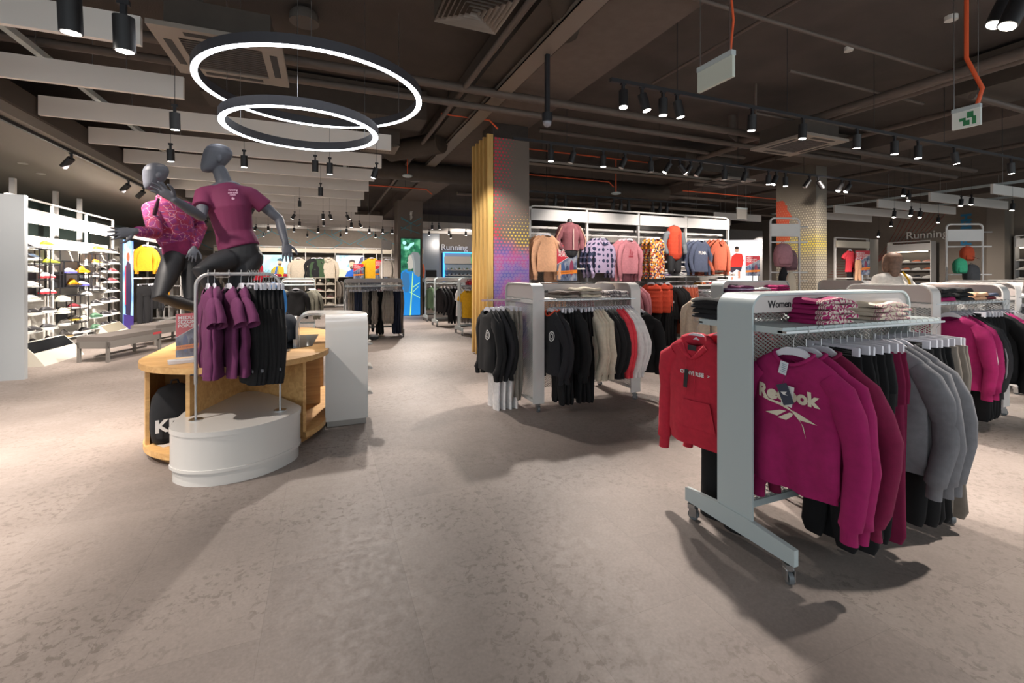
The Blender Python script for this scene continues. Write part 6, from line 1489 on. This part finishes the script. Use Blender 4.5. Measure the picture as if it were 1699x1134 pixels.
# torso busts
def bust(px, pyc, y, kind, col, label, legs=False, sleeves='long'):
    p = onY(px, pyc, y); root = empty('torso_bust', tuple(p), 0, label, 'mannequin')
    b = MB(); P = lambda x, yy, z: Vector((p.x+x, p.y+yy, p.z+z))
    etube(b, [P(0, 0, -.30), P(0, 0, -.12), P(0, 0, .05), P(0, 0, .17)], [(.16, .11), (.13, .1), (.165, .12), (.12, .08)], (1, 0, 0)); etube(b, [P(-.15, 0, .15), P(0, 0, .17), P(.15, 0, .15)], [.05, .06, .05], (0, 0, 1)); etube(b, [P(0, 0, .17), P(0, 0, .28)], [.05, .048], (1, 0, 0))
    if legs:
        for s_ in (-1, 1): etube(b, [P(s_*.08, 0, -.3), P(s_*.09, 0, -.6)], [.095, .075], (1, 0, 0))
    for s_ in (-1, 1): etube(b, [P(s_*.17, 0, .14), P(s_*.25, .0, -.08), P(s_*.2, -.06, -.26)], [.045, .038, .028], (1, 0, 0))
    blob(b, 'torso', mat('black_torso', '#2b2a2c', .5), root, .014, 3)
    b = MB()
    if kind == 'jacket':
        etube(b, [P(0, 0, -.27), P(0, 0, -.1), P(0, 0, .06), P(0, 0, .19)], [(.19, .13), (.17, .125), (.185, .135), (.12, .095)], (1, 0, 0), ends=False); etube(b, [P(-.16, 0, .15), P(0, 0, .18), P(.16, 0, .15)], [.065, .075, .065], (0, 0, 1))
        for s_ in (-1, 1): etube(b, [P(s_*.17, 0, .14), P(s_*.26, .0, -.08), P(s_*.22, -.06, -.22)], [.065, .06, .048], (1, 0, 0))
        etube(b, [P(0, 0, .17), P(0, 0, .25)], [.07, .062], (1, 0, 0), ends=False)
    else:
        for i in range(6): etube(b, [P(0, 0, -.28+.08*i), P(0, 0, -.225+.08*i)], [(.18-.004*i, .14), (.18-.004*i, .14)], (1, 0, 0))
        etube(b, [P(0, 0, .17), P(0, 0, .24)], [.075, .065], (1, 0, 0))
        sl = MB()
        for s_ in (-1, 1): etube(sl, [P(s_*.15, 0, .15), P(s_*.20, 0, .12), P(s_*.265, .0, -.08), P(s_*.235, -.06, -.24)], [.055, .062, .056, .045], (1, 0, 0))
        blob(sl, 'sleeves', cloth('#6f7478'), root, .012, 3)
    blob(b, 'padded_vest' if kind == 'vest' else 'zip_jacket', cloth(COL[col]), root, .011, 2)
    zf = MB().box(-.006, -.148, -.26, .006, -.138, .12); zf.build('zip', mat('zip_tape', '#2a2526' if kind == 'vest' else '#c9b4a8', .6), root)
    if kind == 'jacket':
        for s_ in (-1, 1): MB().tube([(s_*.19, -.055, .17), (s_*.28, -.06, .0), (s_*.31, -.06, -.08), (s_*.26, -.11, -.2)], .012, 6).build('sleeve_panel', cloth('#b98a78'), root)
    return root
bust(945, 392, 7.3, 'jacket', 'rose', 'torso bust wearing a dusky rose zip jacket with pale sleeve panels')
bust(1118, 400, 7.3, 'vest', 'orange', 'torso bust wearing an orange padded vest over grey sleeves', True)

# ================================================================== BACK WALL AND FAR LEFT SHELVING
def wall_unit(name, x0, x1, y, ups, label, zt=2.6, zh=(2.36, 2.54), face=-1, mesh=False):
    root = empty(name, (x0, y, 0), 0, label, 'shelving unit')
    for x in ups: MB().box(x-x0-.02, 0, 0, x-x0+.02, .05, zt).build('upright', WHITE, root)
    MB().box(0, -.03, zh[0], x1-x0, -.01, zh[1]).build('header_board', mat('cream_board', '#cfc3b0', .5), root)
    MB().box(0, 0, zt-.02, x1-x0, .03, zt+.01).build('top_rail', WHITE, root)
    MB().box(0, -.35, .05, x1-x0, 0, .12).build('base_shelf', WHITE, root)
    MB().box(0, -.3, 1.30, x1-x0, 0, 1.33).build('shelf', WHITE, root)
    return root
bx = [onY(q, 430, 21.4).x for q in (355, 380, 405, 430, 483, 507, 556, 603, 625, 650)]
wall_unit('back_shelving_unit', bx[0], bx[-1], 21.4, bx, 'long cream and white shelving unit on the back wall')
BX = [('sweat', 'cream', 495, 'cream hoodie right of the man-in-cap screen'), ('jacket', 'charcoal', 521, 'dark jacket between two cream hoodies on the back wall'), ('hood', 'cream', 545, 'cream hoodie left of the smiling man screen'), ('jacket', 'green', 531, 'dark green jacket beside the second cream hoodie'), ('jacket', 'green', 616, 'green jacket over yellow right of the smiling man screen'), ('tee', 'yellow', 617, 'yellow top under the green jacket on the back wall'),
      ('jacket', 'red', 417, 'red and navy top left of the man-in-cap screen')]
for i, (k, c, px, lab) in enumerate(BX):
    p = onY(px, 427, 21.0 if k != 'tee' else 20.9); r_, g, t = hang(k, c, (p.x, p.y, p.z+.1), PI/2, lab, None, 1, hook=False); r_.scale = (1.35,)*3
ROW_Z = 1.22
row((bx[3]-1.5, 21.05, ROW_Z), (bx[4], 21.05, ROW_Z), [('sweat', 'taupe', 5), ('jacket', 'green', 4), ('pants', 'black', 6)], .4, 'on the back wall under the man-in-cap screen', 'left', 1, hook=False)
row((bx[6], 21.05, ROW_Z), (bx[9], 21.05, ROW_Z), [('sweat', 'taupe', 6), ('pants', 'navy', 6), ('sweat', 'white', 3)], .4, 'on the back wall under the smiling man', 'left', 1, hook=False)
for i, q in enumerate(((423, 'coral'), (430, 'red'), (437, 'coral'))):
    p = onY(q[0]+40*0+8, 462, 20.9); stack((bx[3]+.25+.42*i, 21.2, 1.335), [q[1], q[1]], PI/2, f'on the back shelf, {ordn(i+1)} of the red piles', f'red back pile {ordn(i+1)}', w_=.36, d=.26, h=.05)
def cubby(p, w_, h, d, nx, nz, label, m=mat('cream_board', '#cfc3b0', .5)):
    root = empty('cubby_shelf', p, 0, label, 'shelf')
    for i in range(nx+1): MB().box(w_*i/nx-.012, 0, 0, w_*i/nx+.012, d, h).build('side_panel', m, root)
    for k in range(nz+1): MB().box(0, 0, h*k/nz-.012, w_, d, h*k/nz+.012).build('shelf_board', m, root)
    return root
cubby((bx[5], 20.9, .12), bx[6]-bx[5], 1.16, .4, 3, 4, 'cream cubby shelf under the dark jacket on the back wall')
for i in range(3):
    for k in range(4):
        shoe((bx[5]+(bx[6]-bx[5])*(i+.5)/3, 21.05, .135+.29*k), PI/2*0+.4, 'low', '#8c8478' if (i+k) % 3 else '#5a2a2c', '#c9c4bc', f'small shoe in the back cubby, {ordn(i+1)} from left, {ordn(k+1)} from bottom', 'cubby shoes', 0)
# far left bays with yellow and black jackets
FL = empty('jacket_wall_unit', (-4.5, 14.1, 0), 0, 'white wall unit of yellow and black jackets left of the mannequins', 'shelving unit')
def fl(b, nm, m=WHITE): o = b.build(nm, m, FL); o.location = (4.5, -14.1, 0); return o
for y in (14.12, 15.5, 16.9, 18.3): fl(MB().box(-4.52, y-.02, 0, -4.48, y+.02, 2.6), 'upright')
fl(MB().box(-4.47, 14.1, 2.34, -4.45, 18.3, 2.54), 'header_panel'); fl(MB().box(-4.7, 14.1, 2.0, -4.68, 18.3, 2.1), 'rear_rail'); fl(MB().box(-4.85, 14.1, 0, -4.83, 18.3, 2.34), 'rear_panel', mat('dusky_panel', '#6c675e', .8))
fl(MB().box(-4.8, 14.1, 1.32, -4.2, 16.9, 1.35), 'shelf'); fl(MB().box(-4.8, 14.1, .08, -4.2, 16.9, .12), 'shelf')
def jrow(p0, n0, items, lab):
    for i, (k, c, y, rz_) in enumerate(items): hang(k, c, (p0, y, n0), rz_, f'{cname(c)} {KIND[k][0]}, {ordn(i+1)} nearest on the {lab} jacket wall rail', f'{lab} jacket wall rail', 1, hook=False)
jrow(-4.25, 2.28, [('jacket', 'mustard', 14.45, 2.6), ('jacket', 'mustard', 14.6, 2.5), ('jacket', 'black', 14.9, 2.3), ('jacket', 'charcoal', 15.1, 2.3), ('jacket', 'black', 15.8, 2.4), ('puffer', 'mustard', 16.1, 2.3), ('jacket', 'khaki', 16.4, 2.6), ('puffer', 'mustard', 16.7, 2.6)], 'upper')
jrow(-4.25, 1.27, [('pants', 'black', 14.35, 2.3), ('pants', 'charcoal', 14.55, 2.3), ('jacket', 'black', 14.9, 2.6), ('jacket', 'charcoal', 15.1, 2.5), ('vest', 'mustard', 15.5, 2.3), ('vest', 'mustard', 15.7, 2.3)], 'lower')
cubby((-4.7, 17.0, .1), .9, 1.3, .4, 3, 4, 'white cubby shelf at the end of the jacket wall', WHITE)
p = onY(322, 545, 20); 
# items on the oak table and the white side table
def backpack(p, rz, s_, col, label, trim='#b7bcc2'):
    root = empty('backpack', p, rz, label, 'backpack'); m = cloth(col); b = MB()
    loops = []
    for z, w_, d in ((0, .12, .07), (.02, .15, .10), (.12, .165, .12), (.25, .165, .12), (.36, .15, .10), (.43, .11, .07), (.46, .05, .03)):
        loops.append([(w_*s_*(abs(math.cos(2*PI*j/24))**.7)*(1 if math.cos(2*PI*j/24) > 0 else -1), d*s_*(abs(math.sin(2*PI*j/24))**.7)*(1 if math.sin(2*PI*j/24) > 0 else -1), z*s_) for j in range(24)])
    b.loft(loops); b.build('bag_body', m, root)
    b = MB(); loops = []
    for z, w_, d in ((.03, .10, .125), (.06, .12, .150), (.16, .12, .155), (.22, .10, .13)):
        loops.append([(w_*s_*math.cos(2*PI*j/16), -d*s_*.25*abs(math.sin(2*PI*j/16))-.10*s_, z*s_) for j in range(16)])
    b.loft(loops); b.build('front_pocket', m, root)
    MB().tube([(-.03*s_, 0, .45*s_), (-.02*s_, .01, .49*s_), (.02*s_, .01, .49*s_), (.03*s_, 0, .45*s_)], .008*s_, 8).build('grab_handle', m, root)
    for q in (-1, 1): MB().tube([(q*.06*s_, .10*s_, .42*s_), (q*.09*s_, .16*s_, .3*s_), (q*.09*s_, .15*s_, .12*s_), (q*.11*s_, .10*s_, .03*s_)], .012*s_, 8).build('shoulder_strap', m, root)
    return root
bp = backpack((-1.11, 4.44, .102), .28, .98, '#19191c', 'black sports backpack with white lettering standing inside the oak table')
p = Vector((0, 0, 0)); text('lettering', 'KE', .13, WPR, bp, TR(-.13, -.150, .12) @ FACE_Y, bold=.005)
art(bp, .26, .10, [('curved_mark', '#d8d4d0', [(.05, .25), (.2, -.02), (.4, .0), (1.0, .6), (.4, .25), (.22, .2)])], 0, -.146, 'mark')
ST = empty('side_table', (-.75, 8.05, 0), 0, 'small white table beyond the oak table carrying the blue rucksack', 'table')
MB().box(-.35, -.25, .70, .35, .25, .75).build('tabletop', WHITE, ST)
for sx in (-1, 1):
    for sy in (-1, 1): MB().box(sx*.31-.025, sy*.21-.025, 0, sx*.31+.025, sy*.21+.025, .70).build('leg', WHITE, ST)
r_ = backpack((-.72, 8.0, .755), .4, 1.12, COL['blue'], 'blue rucksack on the white side table'); MB().box(-.14, -.16, .17, .0, -.152, .185).build('lime_stripe', mat('lime', '#c8e23a', .5), r_)
p = onZ(461, 580, .756); backpack((p.x+.05, p.y+.45, .758), .9, .6, '#3a3d44', 'dark grey small rucksack on the oak table behind the tights')
cs = empty('chrome_stand', tuple(onZ(474, 582, .757)), 0, 'small chrome display stand on the black glass', 'stand'); MB().cyl((0, 0, 0), (0, 0, .004), .04, 16).build('base', CHROME, cs); MB().cyl((0, 0, .004), (0, 0, .22), .006, 8).build('post', CHROME, cs)
cs = empty('chrome_stand', tuple(onZ(490, 574, .757)), 0, 'clear pot shaped object right of the chrome stand', 'ornament'); MB().cyl((0, 0, 0), (0, 0, .06), .02, 14).build('pot_body', CHROME, cs)
# cash desk
DK = empty('cash_desk', (3.75, 16.1, 0), 0, 'taupe cash desk right of the tall column screen', 'counter')
MB().box(-.42, -.3, .06, .5, .45, 1.12).build('counter_body', mat('taupe_counter', '#8f8274', .5), DK); MB().box(-.45, -.33, 1.12, .53, .48, 1.16).build('counter_top', mat('taupe_top', '#a09484', .4), DK)
for sx in (-.36, .44):
    for sy in (-.24, .39): MB().cyl((sx, sy, 0), (sx, sy, .06), .03, 10).build('foot', BLACKM, DK)
mo = empty('till_monitor', (3.55, 16.1, 1.161), .2, 'black till monitor standing on the cash desk', 'monitor'); MB().box(-.2, -.02, .08, .2, .02, .42).build('display', BLACKM, mo); MB().box(-.08, -.08, 0, .08, .08, .02).build('base', BLACKM, mo); MB().box(-.02, -.01, .02, .02, .01, .1).build('neck', BLACKM, mo)
# running wall
RW = empty('running_wall_unit', (5.0, 21.7, 0), 0, 'blue-lit running shoe wall beneath the white Running lettering', 'shelving unit')
BLU = mat('blue_led', '#2f86e6', .4, emit=.7)
x0, x1 = onY(737, 430, 21.7).x-5, 4.2
MB().box(x0, .1, .3, x1, .15, 2.5).build('back_panel', mat('blue_grey_panel', '#7d8a96', .6), RW); MB().box(x0-.04, .0, .3, x0+.03, .1, 2.5).build('led_strip', BLU, RW); MB().box(x0, .0, 2.46, x1, .1, 2.52).build('led_strip', BLU, RW)
MB().box(x0, -.02, 1.95, x1, .1, 2.3).build('header_board', mat('pale_board', '#a9a19a', .5), RW)
for k in range(5): MB().box(x0+.02, -.25, .55+.27*k, x1, .1, .565+.27*k).build('shelf', WHITE, RW)
cols = ['#2a2a2e', '#8a2430', '#c9c4bc', '#3c4a5a', '#d0a83a', '#5c6a3a']
for k in range(4, -1, -1):
    for i in range(9):
        shoe((5+x0+.14+.20*i, 21.55, .566+.27*k), -PI/2, 'low', cols[(i*3+k*5) % 6], '#c9c4bc', f'small running shoe under the Running sign, shelf {ordn(k+1)}, {ordn(i+1)} from left', 'running wall shoes', 0)
MB().box(x0+1.35, -.04, 1.97, x1, -.03, 2.45).build('green_picture', photo_mat('meadow', [(.4, '#1d5a3a'), (.55, '#3fae62'), (.7, '#d6e2da')], 4, .6), RW)
text('lettering', 'Running', .42, WPR, RW, TR(x0-.12, .2, 2.62) @ FACE_Y, extrude=.02, bold=.004)
for i, (xa, xb) in enumerate(((3.9, 5.2),)):
    tag(MB().box(xa, 21.8, 0, xb, 21.86, 3.4).build('glass_screen', mat('blue_grey_glass', '#56616e', .25)), 'blue-grey glass panel left of the Running wall', 'panel')
wall_unit('brown_jacket_bay', 3.55, 4.15, 20.5, (3.57, 4.13), 'narrow white bay holding a brown jacket right of the column screen'); hang('jacket', 'terracotta', (3.85, 20.2, 2.1), PI/2, 'brown jacket in the narrow bay right of the column screen', None, 1)
# tall clothes stand left of the column screen
tsx = onY(645, 440, 17.5).x; TS = empty('tall_clothes_stand', (tsx, 17.5, 0), 0, 'tall white stand of light trousers left of the column screen', 'clothes stand')
for x in (-.25, .3): MB().box(x-.02, -.02, 0, x+.02, .02, 2.75).build('upright', WHITE, TS)
MB().box(-.25, -.03, 2.35, .1, -.01, 2.7).build('header_board', WHITE, TS); MB().box(-.25, -.02, 2.05, .6, .02, 2.08).build('hang_rail', WHITE, TS)
row((tsx-.15, 17.45, 2.09), (tsx+.5, 17.45, 2.09), [('sweat', 'stone', 2), ('pants', 'stone', 3), ('pants', 'taupe', 2)], .7, 'on the tall stand by the column screen', 'left', 1, hook=False)

# ================================================================== RIGHT BACKGROUND
def frame_stand(p, w_, h, rz, label):
    root = empty('accessory_display', p, rz, label, 'display frame', 'tall white display frames'); r_ = .07
    MB().tube([(-w_/2, 0, 0)]+[(-w_/2+r_-r_*math.cos(PI/2*i/5), 0, h-r_+r_*math.sin(PI/2*i/5)) for i in range(6)]+[(w_/2-r_+r_*math.sin(PI/2*i/5), 0, h-r_+r_*math.cos(PI/2*i/5)) for i in range(6)]+[(w_/2, 0, 0)], .018, 8).build('tube_frame', WHITE, root)
    MB().box(-w_/2+.01, -.02, h-.32, w_/2-.01, -.005, h-.1).build('sign_board', WHITE, root)
    for z in (h-.42, h-.95): MB().box(-w_/2, -.01, z-.012, w_/2+.15, .012, z+.012).build('cross_bar', WHITE, root)
    for z in (h-.15, h-1.1): MB().cyl((w_/2, 0, z), (w_/2+.16, 0, z), .01, 8).build('peg', CHROME, root)
    for z in (h-.55, h-1.15): MB().cyl((0, 0, z), (.0, -.3, z-.12), .008, 8).build('waterfall_arm', CHROME, root)
    MB().box(-w_/2, -.25, 0, w_/2, .25, .05).build('base', WHITE, root)
p = atK(1302, 455, 8.0); frame_stand((p.x, p.y, 0), .52, 2.42, -.35, 'white display frame with a pink bag left of the yellow-dotted column')
q = atK(1299, 423, 7.7); r_ = backpack((q.x, q.y, q.z-.2), -.5, .85, '#a87880', 'pink rounded bag hanging on the display frame by the yellow-dotted column')
q = atK(1308, 430, 7.9); r_ = backpack((q.x+.15, q.y+.1, q.z-.2), -.5, .8, '#7d5b62', 'dusky bag hanging behind the pink rounded bag')
def scarf(p, col, label):
    o = MB().sphere(p, (.12, .05, .26), 14, 10).build('hanging_scarf', PATT[col] if col in PATT else cloth(COL[col])); tag(o, label, 'scarf', 'scarves on the frame')
q = atK(1312, 476, 7.7); scarf(q, 'letter2', 'pink patterned bundle hanging low on the display frame'); q = atK(1300, 468, 8.0); scarf(q, 'charcoal', 'dark bundle behind the pink patterned bundle')
p = atK(1600, 455, 8.6); frame_stand((p.x, p.y, 0), .62, 2.38, -.5, 'white display frame with green and orange bags right of the shopper')
q = atK(1593, 436, 8.3); backpack((q.x, q.y, q.z-.2), -.5, .6, '#1f7a5c', 'green bag hanging on the frame right of the shopper'); q = atK(1605, 420, 8.5); backpack((q.x, q.y, q.z-.15), -.5, .6, '#b84a2a', 'orange bag hanging beside the green bag')
q = atK(1612, 450, 8.3); backpack((q.x, q.y, q.z-.2), -.5, .7, '#26292e', 'black bag hanging below the orange bag')
# coral tee bay
BY = 9.0; a, c = onY(1386, 400, BY), onY(1441, 460, BY)
wall_unit('coral_tee_bay', a.x, c.x, BY, (a.x+.02, c.x-.02), 'white wall bay with a coral T-shirt right of the yellow-dotted column', 2.55, (2.25, 2.46))
p = onY(1410, 415, BY-.2); r_, g, t = hang('tee', 'coral', (p.x, p.y, p.z+.1), PI/2, 'coral T-shirt in the white bay right of the yellow-dotted column', None, 1, hook=False)
p = onY(1410, 436, BY-.2); hang('shorts', 'black', (p.x, p.y, p.z+.05), PI/2, 'black shorts below the coral T-shirt', None, 1, hook=False)
p = onY(1424, 425, BY-.4); hang('pants', 'peach', (p.x, p.y, p.z), PI/2, 'peach trousers leaning right of the coral T-shirt', None, 1, hook=False)
tag(MB().box(c.x+.05, BY, 0, c.x+.5, BY+.1, 2.55).build('end_panel', mat('pale_end_panel', '#8c847a', .6)), 'pale end panel right of the coral T-shirt bay', 'panel')
# red contour lines and FINISH lettering on the right wall
wr = bpy.data.objects['wall_right']
RL = mat('red_line_print', '#93403a', .7)
for k in range(9):
    b = MB(); pts = []
    for i in range(16):
        t = i/15; pts.append((21.985, 14.2-3.2*t**.6-.10*k*(1-t)-.32*k*t*.6, 1.3+2.9*t**1.9+.12*k*(1-t)))
    b.tube(pts, .009, 4); b.build('contour_line_print', RL, wr)
text('finish_lettering', 'FINISH', .40, mat('blue_print', '#2a7fae', .6), wr, TR(21.98, 9.0, 2.50) @ RZ(-PI/2) @ RX(PI/2) @ RZ(PI/2), bold=.02)
def shoe_bay(y0, y1, z0, label, text_=None, seed=1):
    root = empty('far_shoe_bay', (21.5, y0, 0), 0, label, 'shelving unit'); w_ = y1-y0
    MB().box(.1, 0, 0, .14, w_, 2.6).build('back_panel', mat('dark_panel', '#5a534c', .7), root); MB().box(-.2, -.03, 0, .14, .0, 2.7).build('side_panel', WHITE, root); MB().box(-.2, w_, 0, .14, w_+.03, 2.7).build('side_panel', WHITE, root)
    MB().box(-.2, 0, 2.35, -.17, w_, 2.62).build('header_board', WHITE, root); MB().box(-.2, 0, 2.70, -.17, w_, 2.73).build('top_rail', WHITE, root); R = random.Random(seed)
    MB().box(-.17, .1, 2.30, -.12, w_-.1, 2.33).build('lamp_strip', mat('strip_led', '#fff1dc', .4, emit=2.2), root)
    for k in range(4):
        z = 1.0+.3*k; MB().box(-.2, 0, z-.02, .1, w_, z).build('shelf', WHITE, root)
        n = int(w_/.32)
        for i in range(n):
            cu = R.choice(['#2a2a2e', '#c9c4bc', '#c8b83a', '#c06a4a', '#4a4e56', '#d09080', '#d8d4cc'])
            shoe((21.43, y0+.16+i*w_/n, z), PI*.8, 'low', cu, '#c9c4bc', f'far shoe on {label.split()[-2]} {label.split()[-1]}, shelf {ordn(k+1)} up, {ordn(i+1)} from right', 'far shoes '+str(seed), 0)
shoe_bay(9.9, 11.3, 0, 'white shoe bay beneath the far Running lettering', None, 1); shoe_bay(4.6, 7.6, 0, 'wide white shoe bay at the far right edge', None, 2)
text('far_lettering', 'Running', .42, WPR, wr, TR(21.95, 11.0, 2.86) @ FACE_X, extrude=.02)
tag(MB().box(20.9, 7.7, 0, 21.5, 8.15, 4.0).build('square_pillar', mat('taupe_pillar', '#756c62', .8)), 'taupe square pillar left of the far right shoe bay', 'pillar')
tag(MB().box(15.4, 12.5, 0, 21.9, 12.6, 3.35).build('partition_panel', mat('grey_partition', '#6d665e', .8)), 'grey partition behind the coral T-shirt bay', 'partition') if 0 else None
tag(MB().box(13.0, 14.0, 0, 17.5, 14.1, 3.3).build('partition_panel', mat('grey_partition', '#6d6a68', .8)), 'grey partition behind the bright runner screen', 'partition')
